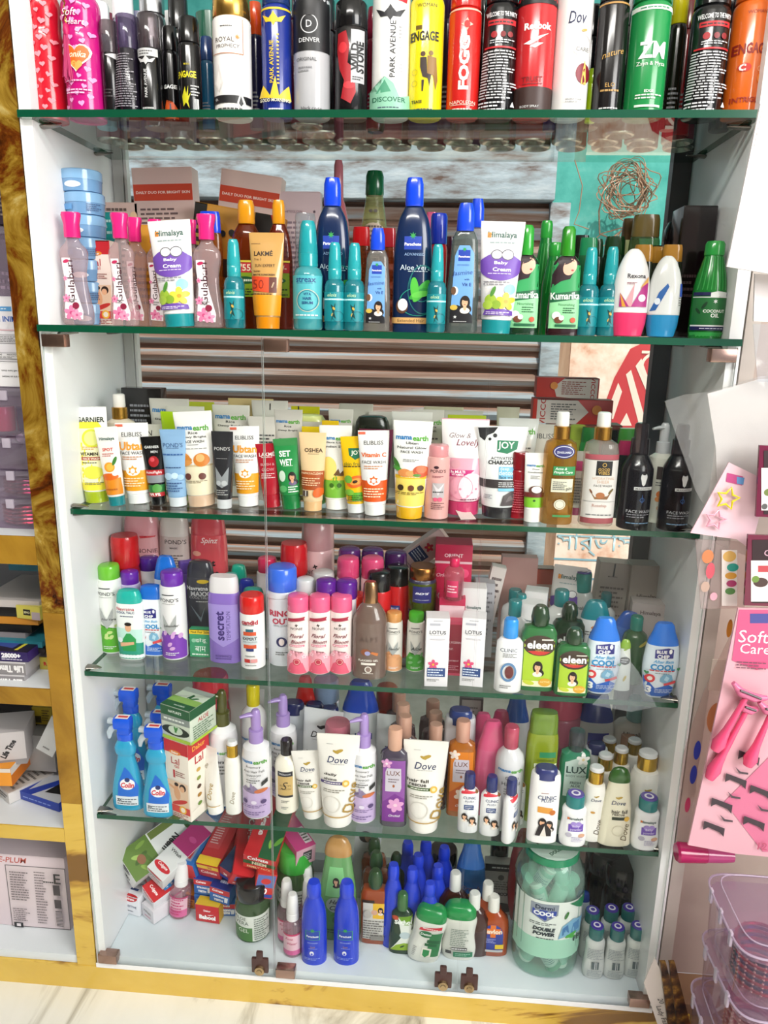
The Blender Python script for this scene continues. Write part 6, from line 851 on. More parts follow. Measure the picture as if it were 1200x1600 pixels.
i4('alps', 577, 1058, 911, 54, 'c8a7268 ma8805c', 'flaxseed_gel_bottle', 'bottle', 'brown translucent gel bottle with a bronze cap', [T('ALPS', 0, .42, 1.0, '#4a342c', sp=1.3, bold=0), E(-.15, .28, .28, .2, '#8a4c2c'), E(-.05, .27, .16, .13, '#9a9ac8'), PG([(.1, .27), (.5, .24), (.55, .27), (.2, .29)], '#c8743c'), T('FLAXSEED GEL', 0, .19, 1.1, '#f0e8e0', bold=.02), R(-.4, .14, .4, .165, '#e8e0d8'), E(0, .09, .2, .2, '#e8e0d8'), E(0, .09, .14, .14, '#8a7268'), FP(-.3, .04, .3, .055, 1, '#e8e0d8')])
for px, y, t, lab in ((590, .095, 893, 'red talc with a black cap behind the brown gel bottle'), (618, .125, 885, 'red talc with a black cap at the rear, right of its twin')):
    talc(px, y, t, 37, 'sc4181c s121012', lab, [R(-.5, .5, .3, .6, '#1c2c7c'), T('BLUE', -.1, .565, .6, '#e8e8f0', bold=.02), FP(-.5, .35, .5, .5, 4, '#f4c0b0')], kind='canb2')
r = i4('jar', 656, .10, 884, 44, 't8a9a1c m8a5a2c', 'cream_jar', 'jar', 'glass jar of green cream with a copper lid and a dark blue label', [R(-.9, .65, .9, .78, '#2c2c4c'), T('BD ASTRI', 0, .71, 1.0, '#b8b8c4', bold=0), R(-.62, .22, .62, .6, '#24246c'), T("BD'S", 0, .44, .95, '#f0f0f4', shear=.3, bold=.03), T('SKIN CARE', 0, .29, .95, '#d0d0dc', bold=0)])
i4('jar', 656, .10, 950, 46, 's14121a s1a1620', 'cream_jar', 'jar', 'dark jar underneath the copper-lidded glass jar', None)
bpy.data.objects  # keep order
r.location.z += ony(656, 950, .10).z-SZ[4]+.001; hq = ony(656, 884, .10).z-ony(656, 950, .10).z
r.scale = (1, 1, hq/(ony(656, 884, .10).z-SZ[4])*.98)
def pts(px, c1, c2, cap, nm, lab, s): return talc(px, 1050, 957, 28, 'sece8e2 '+cap, lab, PONDT(c1, c2, nm, s))
pts(614, '#e0a070', '#e8a878', 'sd89858', 'Sandal', 'small sandal talc with a tan cap beside the brown gel bottle', 3)
pts(648, '#8cc88c', '#4cac3c', 's4cb42c', 'Aloe', 'small green talc with a green cap left of the white carton pair', 4)
lot = lambda px, lab, rz=0: cb(4, px, 1073, 967, 36, .03, 'pe9e6ea', 'night_cream_carton', 'box', lab, LOTUSB(), side=(1, [FP(-.7, .3, .7, .8, 8, '#a8a8b4')]), rz=rz, g='white night cream cartons')
lot(680, 'white night cream carton with a pink flower, left one of the standing pair', 3); lot(737, 'white night cream carton with a pink flower, right one of the pair', -5)
GL = lambda: [R(-.85, .05, .85, .95, '#a8183c'), T('GLYCERIN', 0, .62, 1.7, '#f0c8d0', bold=.02), T('B.P.', -.3, .5, .5, '#f0c8d0', bold=.02), T('OINTMENT', 0, .28, 1.3, '#f0c8d0', bold=.02), FP(-.7, .1, .7, .2, 3, '#e8a0b0')]
cb(4, 707, 1056, 972, 26, .03, 'pd84468', 'glycerin_carton', 'box', 'crimson glycerin carton wedged between the two white cartons', GL())
cb(4, 702, .12, 852, 56, .045, 'pb01c44', 'girls_cosmetic_carton', 'box', 'large crimson carton with white GIRL lettering behind a small pink bottle', [R(-.93, .04, .93, .84, '#c81c50'), R(-1, .84, 1, .86, '#e0b8c0'), T('Orient', -.5, .74, .8, '#f4d8e0', shear=.3), T('GIR', -.5, .56, .6, '#f0c8d4', h=.4, bold=.03), T('N', .7, .52, .3, '#f0c8d4', h=.36, bold=.03), E(.6, .76, .25, .25, '#e84878'), E(.5, .38, .22, .22, '#e03c6c'), E(-.7, .38, .2, .2, '#e03c6c'), T('ORIENT', 0, .91, 1.0, '#f0d0d8', bold=.02)])
cb(4, 702, .075, 935, 40, .035, 'pc02450', 'glycerin_carton', 'box', 'crimson carton lying under the small pink-capped bottle', [R(-.95, .7, .95, .9, '#e8c8d0'), T('Orient', -.4, .5, .9, '#f4d8e0', shear=.3), FP(-.6, .1, .6, .3, 2, '#f0c8d0')])
r = i4('bottle', 703, .075, 935-64, 30, 'te090a4 sd8285c', 'glycerin_bottle', 'bottle', 'small clear bottle with a hot pink cap standing on a crimson carton', [R(-.7, .1, .4, .5, '#c82c5c'), FP(-.6, .2, .3, .4, 3, '#f4d0d8')])
zz = ony(702, 935, .075).z; r.location.z = zz+.0008; H0 = ony(702, 871, .0752).z-SZ[4]; r.scale = (1, 1, (ony(702, 872, .075).z-zz)/H0)
bx4 = lambda px, b, t, w, lab, **k: cb(4, px, b, t, w, .03, 'pdedcdc', 'baby_cream_carton', 'box', lab, [T('Himalaya', -.05, .76, 1.3, '#3a5a58', bold=.02), FP(-.5, .7, .5, .73, 1, '#888'), RING(-.2, .58, .3, '#667', .12), RING(.25, .58, .3, '#667', .12), E(0, .45, .8, .4, '#5a3c94'), T('Baby', 0, .5, .6, '#e8e0f4')], **k)
bx4(735, .09, 920, 38, 'white baby cream carton with purple cloud behind the right white carton'); cb(4, 752, .13, 912, 30, .03, 'pa8a6ac', 'grey_carton', 'box', 'plain grey carton behind the second door seam', [FP(-.8, .3, .8, .9, 10, '#77757c')])
carton('night_cream_carton', 'box', 'pink-white carton with a red flower, leaning tilted at the rear', ony(664, 858, .19), (.036, .03, .085), 'pd0b4b4', [FLOWER(-.1, .62, .4, '#c82c4c', '#e0a03c'), R(-.8, .22, .6, .5, '#24386c'), FP(-.7, .26, .5, .46, 4, '#c8d0e4'), FP(-.6, .05, .4, .12, 2, '#777')], rot=(0, 52, 0), base=False)
r = cb(4, 748, .15, 884, 22, .02, 'pd8ccc8', 'small_carton', 'box', 'tiny cream carton with sideways print behind the second door seam', [FP(-.7, .1, .7, .9, 12, '#6a5a5c')], ry=10)
i4('sachet', 792, 1083, 968, 42, 'sf0f0f2 s2c94e8', 'hair_oil_bottle', 'bottle', 'white hair oil bottle with a ribbed sky blue cap', [T('CLINIC', -.1, .6, 1.2, '#2c3c5c', bold=0), FP(-.5, .5, .5, .56, 3, '#666'), ('o', -.05, .3, .55, .75, '#5a84b0', .25), E(0, .3, .3, .5, '#6a2c2c'), FP(-.6, .07, .2, .12, 2, '#666')])
for px, y, t, w, lab in ((799, .15, 923, 40, 'teal-capped lotion bottle, the rearmost of three in the corner by the seam'), (808, .115, 930, 30, 'teal-capped lotion bottle, the middle one of three by the seam'), (798, .075, 940, 40, 'teal-capped lotion bottle right behind the sky blue cap')):
    i4('bottle', px, y, t, w, 'sd8dada s1a7c80', 'lotion_bottle', 'bottle', lab, None)
cb(4, 804, .185, 872, 54, .022, 'pc89a94', 'cream_carton', 'box', 'glossy dusty pink carton at the rear left of the Himalaya tube'.replace('Himalaya', 'baby cream'), [FP(-.2, .1, .8, .4, 7, '#a07a74')])
cb(4, 843, .19, 889, 30, .02, 'pb8a098', 'toothpaste_carton', 'box', 'red and grey carton edge right of the glossy dusty pink carton', [R(-1, .8, 1, 1, '#a8402c'), T('VICCO', 0, .6, 1.4, '#a82c24', bold=.03), T('TURMERIC', 0, .45, 1.4, '#a85c4c', bold=.02)])
it(4, 'tubel', 868, .16, 886, 50, 'sd9d5d2 s2c8c8c', 'baby_cream_tube', 'tube', 'off-white baby cream tube at the rear, in front of the blue wall lettering', HIMT(), ry=5)
i4('baby', 900, .165, 893, 40, 'sd2d4d0 s2c8c84 s4a4a90', 'lotion_bottle', 'bottle', 'white lotion bottle with a teal cap at the rear, right of the baby cream tube', [T('Himalaya', -.1, .58, 1.4, '#3a4a48', bold=.02)])
for px, y, t, w, d, lab in ((833, .12, 926, 34, .03, 'white carton with a faint purple mark at the rear behind the first green oil bottle'), (826, .085, 946, 32, .03, 'white carton top tucked left of the first green oil bottle')):
    bx4(px, y, t, w, lab, rz=-12)
i4('bottle', 869, .12, 924, 44, 'sdcdedc s17787c', 'lotion_bottle', 'bottle', 'lotion bottle with a broad teal cap above the green oil bottles', None)
i4('bulge', 922, .10, 940, 52, 'sdfe2e4 s1c8490', 'lotion_bottle', 'bottle', 'lotion bottle with a domed teal cap between green oil and blue powder', [E(0, .66, .3, .12, '#c87a3c'), FP(-.6, .55, .6, .62, 2, '#666')])
i4('bottle', 938, .15, 928, 32, 'sd0d4d4 s1f6c70', 'lotion_bottle', 'bottle', 'lotion bottle with a dark teal cap at the rear behind the first blue powder', None)
cb(4, 941, .175, 880, 46, .03, 'pb8aca4', 'baby_cream_carton', 'box', 'tilted beige carton with small print at the rear right', [R(-.1, .85, .0, 1, '#222'), T('MOTION', -.1, .85, .6, '#5a4c48'), FP(-.8, .15, .8, .75, 12, '#7a6c68')], ry=3)
cb(4, 966, .19, 893, 28, .02, 'pa89c96', 'baby_cream_carton', 'box', 'narrow brownish carton right of the tilted beige one', [E(-.3, .3, .8, .6, '#5a3c84')])
cb(4, 1002, .165, 885, 58, .035, 'pb0a298', 'baby_cream_carton', 'box', 'large taupe baby cream carton at the rear right corner', [T('Himalaya', 0, .66, 1.2, '#5a4a48', bold=.02), RING(-.2, .5, .26, '#3a3040', .12), RING(.22, .5, .26, '#3a3040', .12), PG([(-.8, .3), (.8, .3), (.7, .46), (.1, .5), (-.7, .46)], '#4a2c74')])
cb(4, 1006, .12, 944, 50, .03, 'pb8aca8', 'baby_cream_carton', 'box', 'second taupe carton in front of the large one, half in a plastic bag', [T('Himalaya', .1, .85, 1.2, '#6a5a58', bold=.02)], rz=-8)
i4('bulge', 955, .10, 955, 44, 's3c68b8 s2858b0', 'talc_bottle', 'powder bottle', 'blue-capped powder bottle behind the first blue powder bottle', None, ry=12)
def elee(px, b, t, w, lab, **k): return i4('eleen', px, b, t, w, 'c3c8a4c s1c3a20', 'hair_oil_bottle', 'bottle', lab, ELEEN(), **k)
elee(836, 1080, 948, 56, 'large green hair oil bottle with a smiling lady label')
elee(890, 1088, 983, 52, 'smaller green hair oil bottle with a smiling lady label, in front')
i4('eleen', 882, .085, 943, 50, 'c1c3f24 s122c16', 'hair_oil_bottle', 'bottle', 'dark green hair oil bottle standing behind the other two', [E(0, .5, .86, .6, '#1c1812'), T('eleen', .02, .52, 1.35, '#d8dcd8', bold=.03)])
def blu(px, b, t, lab): return i4('talcw', px, b, t, 54, 'sdfeaf4 s2878e0', 'talc_bottle', 'powder bottle', lab, BLUEC())
blu(936, 1086, 967, 'white and blue prickly heat powder bottle right of the green hair oils'); blu(1026, 1092, 975, 'white and blue prickly heat powder bottle at the right end, under plastic')
i4('dcon', 970, 1080, 1000, 26, 'se4e8e0 s8cb43c', 'herbal_bottle', 'bottle', 'slim white bottle with green and black print between the blue powders', [E(0, .6, .6, .5, '#22261c'), FP(-.4, .56, .4, .64, 2, '#ddd'), LEAF(-.2, .8, .8, 40, '#8aa83c'), LEAF(0, .2, .8, 70, '#c8b04c')])
i4('bottle', 985, .075, 965, 38, 'c3c6a3c s1c7c6c', 'herbal_bottle', 'bottle', 'green bottle with a teal cap behind the slim white bottle', [LEAF(.1, .6, .8, 30, '#b8a83c')])
i4('tub', 1050, .06, 1073, 34, 's5a101c s6a1420', 'cream_tub', 'tub', 'low dark red tub in the right corner behind the blue powder', None)

fs = [(966, 1008), (998, 1050), (1026, 1104), (985, 1112), (925, 1101), (950, 1075)]
P = [ony(a, b, .0045) for a, b in fs]; bm = bmesh.new(); f = bm.faces.new([bm.verts.new(p) for p in P]); bm.normal_update(); bmesh.ops.solidify(bm, geom=[f], thickness=.0005)
tag(fin('film_sheet', bm, 'wd8dce4', None, False), 'loose clear plastic sheet hanging over the right end of the fourth shelf', 'plastic sheet')
# ---------------------------------------------------------------- fifth shelf: shampoos, body washes
def i5(kind, px, b, t, w, cols, name, cat, label, dec=None, **k): return it(5, kind, px, b, t, w, cols, name, cat, label, dec, **k)
def colin(px, b, t, lab, rz=0):
    return i5('colin', px, b, t, 50, 'c3cc4ee s1458e0', 'glass_cleaner_spray', 'spray bottle', lab, [PG([(-.5, .08), (.75, .08), (.8, .26), (.3, .42), (.0, .47), (-.4, .3)], '#1c6ad0'), E(.15, .29, .45, .36, '#f0f2f6'), T('Colin', .15, .28, .8, '#d0283c', shear=.2, bold=.04, h=.34), E(.15, .335, .16, .14, '#24306a'), R(-.6, .06, .75, .16, '#dfe6ec'), T('5X', -.35, .12, .3, '#22304a', bold=.03), FP(-.5, .07, .7, .14, 3, '#55606a')], rz=rz, g='blue glass cleaner sprays')
colin(203, 1266, 1120, 'blue trigger spray of glass cleaner, front left corner of the fifth shelf'); colin(250, 1277, 1134, 'blue trigger spray of glass cleaner touching the cream and red carton')
colin(212, .105, 1076, 'blue trigger spray behind the front left one, against the wall'); colin(262, .16, 1069, 'blue trigger spray deepest in the left corner'); colin(258, .10, 1112, 'blue trigger spray right behind the one beside the carton')
cb(5, 289, 1280, 1160, 46, .05, 'pefe6da', 'baby_oil_carton', 'box', 'tall cream and red carton with a baby picture, supporting a green gel box', LALTAIL(), side=(1, [R(-1, .8, 1, 1, '#c8202c'), T('Dabur', 0, .9, 1.2, '#f0b03c', bold=.02), T('Lal', .0, .74, .8, '#b8232c'), [E(-.1, .6-.11*i, .2, .14, c) for i, c in enumerate(('#c8a04c', '#8a9a3c', '#4a2c1c', '#a8782c', '#6a8a3c'))], R(-1, .0, 1, .12, '#f4ece0')]), rz=-22)
zz = ony(289, 1160, .04).z; q = onz(289, 1280, SZ[5])
ZC = solve(lambda z: prj((q.x, q.y, z))[1]-1160, SZ[5], SZ[5]+.4)
a_ = 66/2*prj((q.x, q.y, ZC))[2]/FPX
carton('gel_carton', 'box', 'green and silver aloe gel box on top of the cream and red carton', (q.x+.004, q.y+.03, ZC+.0015), (a_*1.75, .062, .057), 'pd2dccb', [R(-1, .72, 1, 1, '#1f5a34'), T("NATURE'S", .0, .86, .9, '#e8f0e8', bold=.02), R(-1, .52, 1, .72, '#8a9490'), FP(-.8, .56, .7, .68, 1, '#e8eee8'), E(0, .3, .95, .3, '#1c2a1c'), E(0, .32, .5, .26, '#c8d8c4'), LEAF(-.05, .25, .4, 60, '#3c8a3c'), LEAF(.05, .25, .4, 110, '#3c8a3c'), R(-1, 0, 1, .1, '#a8c83c')], side=(1, [R(-1, .72, 1, 1, '#1f5a34'), T('ALOE', 0, .6, .8, '#b8303c'), FP(-.8, .1, .8, .5, 6, '#567856'), R(-1, 0, 1, .08, '#a8c83c')]), top=[R(-1, 0, 1, .25, '#1f5a34'), T("NATURE'S", .1, .12, .7, '#e8f0e8'), R(-1, .8, 1, 1, '#a8b0aa'), R(-1, .25, 1, .5, '#8fb85c'), LEAF(-.1, .5, .5, 60, '#2c6a3c'), LEAF(.1, .5, .5, 100, '#2c6a3c'), LEAF(.15, .5, .5, 30, '#2c6a3c')], rot=(0, 0, -22))
def dove(u=0, v=.8, w=.95): return DOVE(v, w, u=u)
i5('tubel', 338, 1278, 1172, 36, 'seeeae4 sf0eeea', 'conditioner_tube', 'tube', 'white conditioner tube with sideways gold lettering, leaning by the tall carton', [T('Dove', .15, .36, 1.5, '#b0903c', a=80, shear=.2, bold=0), T('Do', -.2, .72, .5, '#8a7c5c', a=60), R(-.8, .125, .8, .14, '#c8a050')], rz=-30, ry=-6)
def gold(px, b, t, w, lab, dec=None, **k): return i5('gold', px, b, t, w, 'seeece6 sdfe0e2 mc9a23c', 'serum_bottle', 'bottle', lab, dec, **k)
gold(366, 1274, 1159, 26, 'slim white bottle with a gold collar beside the leaning white tube', [T('Dove', .1, .25, 1.6, '#8a7c5c', a=82, shear=.2, bold=0)])
def pumpm(px, b, t, w, c, lab, dec, y=None, **k): return i5('pump', px, b, t, w, 'seceaee s'+c, 'shampoo_pump_bottle', 'pump bottle', lab, dec, **k)
pumpm(403, 1280, 1112, 44, 'a88ccc', 'white shampoo bottle with a lilac pump and lavender foot, left one', MROS()); pumpm(567, 1287, 1119, 42, 'a88ccc', 'white shampoo bottle with a lilac pump, right one beside the purple body wash', MROS())
pumpm(444, .10, 1089, 42, 'a88ccc', 'white shampoo bottle with a lilac pump, rear one on the first door seam', MROS())
pumpm(352, .07, 1082, 44, '4c4c1c', 'white shampoo bottle with an olive pump behind the gold-collared bottle', [MAMA(.5, 1.5, ()), T('Kerala', .1, .42, .9, '#444'), FP(-.4, .3, .6, .39, 3, '#666')])
i5('bottle', 399, .125, 1072, 40, 'sd8d4d4 sdcc81c', 'shampoo_bottle', 'bottle', 'white bottle with a yellow spray head behind the left lilac pump', [MAMA(.5, 1.5, ())])
i5('bottle', 449, 1272, 1158, 36, 'sece6d6 s1a1214', 'shampoo_bottle', 'bottle', 'cream shampoo bottle with a black cap and a gold label', [R(-.6, .55, .65, .62, '#26262e'), T('TRESemmé', 0, .585, 1.0, '#c8c8cc', bold=.02), R(-.6, .25, .65, .55, '#c8a868'), T('S', 0, .42, .55, '#3a2c14', shear=.3, bold=0), T('KERATIN', .05, .42, .9, '#4a3818', bold=0), T('SMOOTH', .05, .37, .9, '#4a3818', bold=0), R(-.6, .25, .65, .28, '#26262e'), FP(-.3, .17, .4, .21, 2, '#555'), FP(-.3, .08, .3, .12, 2, '#888')])
def DT(txt, gr, big=1): return [DOVE(.74, .95), FP(-.35, .69, .35, .7, 1, '#888'), T(txt[0], -.3, .585, .95 if len(txt[0]) > 6 else .6, '#3a3430', bold=.02, h=.15), T(txt[1], -.3, .54, .75 if len(txt[0]) > 6 else .6, '#3a3430', bold=.02, h=.12), R(-.75, .485, .3, .515, gr), FP(-.6, .49, .2, .51, 1, '#f4f0e8'), E(.4, .5, .16, .16, '#e0b44c'), E(.4, .5, .08, .08, '#f4e0a8'), FP(-.6, .4, .4, .44, 2, '#8a8478'), RING(-.2, .28, .4, '#d8d4cc', .1), R(-.8, .135, .8, .148, '#b8944c'), T('Dove', .62, .33, 1.5, '#a8863c', a=80, shear=.25, bold=.01) if big else None, FP(-.5, .9, -.2, .91, 1, '#999')]
DV = 'seeeae4 sf2efea'
i5('tubel', 490, 1285, 1177, 46, DV, 'conditioner_tube', 'tube', 'small white hair fall tube with a green stripe, by the black-capped bottle', DT(('hair fall', 'rescue'), '#3c5a24', 0), ry=-6)
i5('tubel', 528, 1300, 1153, 66, DV, 'conditioner_tube', 'tube', 'large white daily shine tube with a purple stripe', DT(('daily', 'shine'), '#4a3c74'))
i5('tubel', 661, 1309, 1163, 68, DV, 'conditioner_tube', 'tube', 'large white hair fall tube with a green stripe, front and centre', DT(('hair fall', 'rescue'), '#3c5a24'))
i5('tubel', 492, .11, 1112, 60, 'sd8dade se0e0e2', 'conditioner_tube', 'tube', 'bluish white tube with a black bird mark at the rear', [DOVE(.72, 1.0, '#26262c', '#26262c'), FP(-.4, .66, .4, .67, 1, '#888'), T('daily', -.4, .5, .6, '#333')], ry=6)
i5('tubel', 600, .12, 1120, 44, 'scfd2d4 se0e0e2', 'conditioner_tube', 'tube', 'bluish white tube at the rear right of the second lilac pump', [DOVE(.55, 1.0, '#33333c', '#33333c')], ry=4)
i5('jar', 527, .085, 1132, 42, 'sd8c4c4 sb86878', 'cream_jar', 'jar', 'jar with a dusty rose lid behind the daily shine tube', None)
luxc = lambda px, b, t, w, c, lab, dec, **k: i5('lux', px, b, t, w, c, 'body_wash_bottle', 'bottle', lab, dec, **k)
luxc(614, 1292, 1139, 42, 'c5a5064 sd4a48c', 'body wash bottle with a rose-gold cap and a purple orchid label', LUX('#8c4ca0', '#7a2c90', '#e0a0d0'))
luxc(717, 1276, 1127, 42, 'cc8741c scf9c88', 'body wash bottle with a rose-gold cap and an orange label', LUX('#e0801c', '#c85c14', '#f2e0d0'))
for px, y, t, lab in ((629, .07, 1120, 'first rose-gold capped bottle directly behind the purple one'), (626, .115, 1101, 'second rose-gold capped bottle in the file behind the purple one'), (620, .16, 1083, 'rearmost rose-gold capped bottle in the file behind the purple one'), (676, .085, 1133, 'front rose-gold capped bottle behind the central hair fall tube'), (676, .13, 1114, 'middle rose-gold capped bottle behind the central hair fall tube'), (672, .17, 1096, 'rearmost rose-gold capped bottle behind the central hair fall tube')):
    luxc(px, y, t, 40, 'c6a5458 sc49884', lab, None, g='body wash bottles in file behind')
def clin(px, b, t, lab, rz=0, w=32, cols='sf0f0f2 s26306c'): return i5('sachet', px, b, t, w, cols, 'shampoo_bottle', 'bottle', lab, CLINIC(), rz=rz)
clin(730, 1302, 1209, 'small white shampoo bottle, navy cap, crossing the second door seam'); clin(764, 1307, 1214, 'small white shampoo bottle, navy cap, middle of the front three')
clin(794, 1316, 1218, 'small white shampoo bottle with a navy cap turned side-on', 62, 32); clin(802, 1290, 1200, 'small white shampoo bottle with a navy cap just behind the side-on one')
i5('clinic', 845, 1318, 1200, 46, 'sf2f0f0 s2c3470', 'shampoo_bottle', 'bottle', 'medium white shampoo bottle with a wide navy top and two women', [T('CLINIC', .1, .64, 1.2, '#24386e', bold=.01), T('PLUS+', .15, .6, .8, '#24386e'), FP(-.3, .69, .2, .71, 1, '#8a3c2c'), PG([(-.45, .44), (.5, .42), (.5, .5), (-.45, .52)], '#e09a3c'), E(.5, .44, .2, .2, '#c8702c'), LADY(-.1, .3, .42, '#1a1014'), LADY(.35, .27, .4, '#1a1014'), PG([(-.5, .12), (.5, .12), (.5, .2), (.1, .3), (-.3, .26)], '#1a1014'), PG([(-.2, .12), (.2, .12), (.05, .26)], '#e8e0d8')])
for px, y, t, lab in ((762, .075, 1128, 'large pink-capped wrapped bottle behind the small navy-capped bottles'), (748, .12, 1116, 'pink bottle at the rear left of the larger pink one'), (776, .15, 1112, 'pink bottle at the very back of the pink cluster')):
    i5('talcw', px, y, t, 50 if y < .1 else 40, 'sd05c84 sd0507c', 'lotion_bottle', 'bottle', lab, [E(.1, .4, .4, .5, '#b8648c')] if y < .1 else None)
i5('pump' if 0 else 'bottle', 790, .055, 1138, 44, 'sd6d6da sb84c64', 'hair_oil_bottle', 'bottle', 'onion hair oil bottle with a dusty pink cap, wrapped in film', [MAMA(.62, 1.6, ()), T('Onion', .1, .55, .9, '#444', bold=0), T('Hair Oil', .05, .49, 1.2, '#444', bold=0), FP(-.4, .38, .5, .45, 3, '#888')])
i5('can', 673, .19, 1098, 30, 's1a1416 s1c1618', 'shampoo_bottle', 'bottle', 'black bottle neck at the very back behind the white night creams', None) if 0 else None
i5('flask', 686, .055, 1118+12, 44, 'se0dede s2c3a80', 'shampoo_bottle', 'bottle', 'white bottle with a round navy top between the rose-gold caps and orange bottle', None) if 0 else i5('clinic', 713, .10, 1110, 48, 'sdcdce2 s2c4080', 'shampoo_bottle', 'bottle', 'white bottle with a wide navy top behind the orange body wash', None)
i5('shamp', 838, 1286, 1114, 48, 'ca8bc28 c8cb03c', 'shampoo_bottle', 'bottle', 'tall lime green shampoo bottle with a translucent green cap', [R(-.2, .62, .8, .67, '#2c8a5c'), T('GARNIER', .2, .595, 1.1, '#4a5a10', bold=.0), T('FRUCTIS', .2, .545, 1.4, '#f0f4e0', bold=.05), E(.2, .44, .5, .4, '#5aa83c'), E(.2, .44, .35, .26, '#86c44c'), FP(-.3, .2, .6, .34, 4, '#5a6a1c')])
i5('lux', 890, 1284, 1143, 46, 'c3aa078 t808890', 'body_wash_bottle', 'bottle', 'green body wash bottle with a clear smoky cap and white magnolia', [PG([(-.7, .3), (.7, .3), (.7, .66), (.2, .74), (-.7, .68)], '#c8dcd4'), T('LUX', .05, .6, 1.3, '#16403c', bold=.02), T('BODY WASH', .05, .53, 1.3, '#3a5a54', bold=0), T('FRESH', .05, .455, .7, '#16403c', bold=.02), T('ALOE', .05, .42, .6, '#16403c', bold=.02), FP(-.4, .36, .4, .39, 2, '#567'), FLOWER(.4, .72, .4, '#f0f2ee', '#e8d8a8')])
def babyp(px, b, t, lab): return i5('baby', px, b, t, 42, 'sf0f0f2 s1c7a7c s5a4aa0', 'baby_powder_bottle', 'powder bottle', lab, BABYP())
babyp(893, 1323, 1242, 'small white baby powder bottle with a teal and purple cap, left one'); babyp(1005, 1329, 1247, 'small white baby powder bottle with a teal and purple cap, at the right end')
gold(922, 1316, 1200, 34, 'white bottle with a gold collar in front, between powder and green-capped bottle', [DOVE(.6, .9), E(-.2, .43, .2, .12, '#c8923c'), T('Dove', .35, .22, 1.5, '#5a4a3c', a=82, shear=.2, bold=0)])
i5('dcon', 957, 1323, 1202, 52, 'se4dec6 s2c5a1c', 'conditioner_bottle', 'bottle', 'cream flared bottle with a dark green cap', [DOVE(.58, .8), T('hair fall', .1, .47, .9, '#4a4238', bold=.02), T('rescue', .05, .43, .7, '#4a4238'), R(-.3, .36, .5, .4, '#26301c'), E(.55, .375, .16, .16, '#e0b44c'), RING(.1, .22, .35, '#d0c8b0', .12), T('Dove', .5, .2, 1.1, '#6a5a3c', a=84, shear=.2, bold=0)])
for px, y, t, w, lab in ((936, .075, 1180, 34, 'gold-collared bottle right behind the front gold-collared one'), (960, .09, 1170, 32, 'gold-collared bottle behind the green-capped bottle'), (943, .14, 1155, 32, 'gold-collared bottle at the back left of the cluster'), (981, .13, 1157, 32, 'gold-collared bottle at the back centre of the cluster'), (990, .175, 1146, 30, 'bottle with a pearly cap, rearmost of the gold-collared cluster')):
    gold(px, y, t, w, lab)
gold(999, .065, 1177, 44, 'gold-collared white bottle behind the right end powder bottle', [DOVE(.52, 1.0), T('hair fall', 0, .4, 1.0, '#444')])
i5('clinic', 922, .10, 1162, 36, 'sd8dadc s1c2458', 'shampoo_bottle', 'bottle', 'white bottle with a tilted navy top left of the gold-collared cluster', None)
i5('lux', 972, .16, 1150, 40, 'sb08068 sb07c60', 'lotion_bottle', 'bottle', 'tan capped bottle at the rear under the baby lotion bottle', None)
for px, y, t, w, kind, c, lab, dec in ((800, .17, 1088, 44, 'talcw', 'sdfdfe2 s2c58a8', 'large white bottle with a blue shoulder, left of the lime green bottle', None), (866, .185, 1082, 66, 'canb', 'sb05870 sd0506c', 'large pink tub at the rear right of the lime green bottle', None),
                        (920, .175, 1084, 62, 'talcw', 'sdad8d8 s3c4ca0', 'large white lotion bottle with an indigo shoulder at the rear', [R(-.4, .3, .6, .62, '#3a3c98'), FP(-.2, .35, .4, .55, 3, '#b8bce0')]), (980, .18, 1092, 62, 'flask', 'sd0c8c0 s6aa8a8', 'large off-white baby lotion bottle at the rear right', [T('Himalaya', 0, .63, 1.2, '#5a4a48', bold=.02), FP(-.5, .58, .5, .6, 1, '#777'), T('Nourishing', .0, .46, 1.3, '#3a6a5c', bold=0)]),
                        (562, .15, 1066, 64, 'talcw', 'sdcdde0 s1c4cc0', 'large white bottle with a royal blue shoulder behind the second lilac pump', [T('head', .2, .5, .8, '#1c3c8c', bold=.02)]), (478, .17, 1058, 36, 'talcw', 'sb01c24 sc42420', 'red bottle at the rear between the navy-topped bottles', None), (510, .185, 1062, 40, 'canb', 'm9fb0c8 s8aa0c0', 'silver-blue can at the rear centre of the fifth shelf', [FP(-.8, .5, .8, .9, 6, '#4a6a9c')]), (602, .185, 1074, 34, 'canb', 'sa42018 s9c1c18', 'red tin at the rear left of the rose-gold capped file', [FP(-.7, .6, .7, .9, 4, '#e0c0b0')]), (460, .14, 1098, 44, 'clinic', 'sd0d2da s1c2458', 'white bottle with a navy top at the rear, left of three', None), (492, .15, 1100, 36, 'clinic', 'sd0d2da s1c2458', 'white bottle with a navy top at the rear, middle of three', None), (516, .13, 1106, 34, 'clinic', 'sd0d2da s1c2458', 'white bottle with a navy top at the rear, right of three', None),
                        (334, .17, 1058, 58, 'jar', 'cc83440 sc8303c', 'large red jar with white outlined lettering behind the gel box', [T('Vi', .5, .2, .5, '#1a1214', h=.5, bold=.05), T('Vi', .5, .2, .45, '#e8dcd8', h=.42, bold=.0)]), (386, .18, 1080, 60, 'tubel', 'sccc8c6 se0e0e0', 'pale wide tube at the rear behind the yellow spray head', None)):
    i5(kind, px, y, t, w, c, 'jar' if kind == 'jar' else 'lotion_bottle', 'jar' if kind == 'jar' else 'bottle', lab, dec)
cb(5, 731, .195, 1092, 36, .012, 'p5a5654', 'hanging_card', 'card', 'dark carton with pale print at the rear above the navy-topped bottle', [R(-.8, .55, .8, .98, '#a8a29c'), FP(-.6, .6, .6, .9, 6, '#6a6460')])
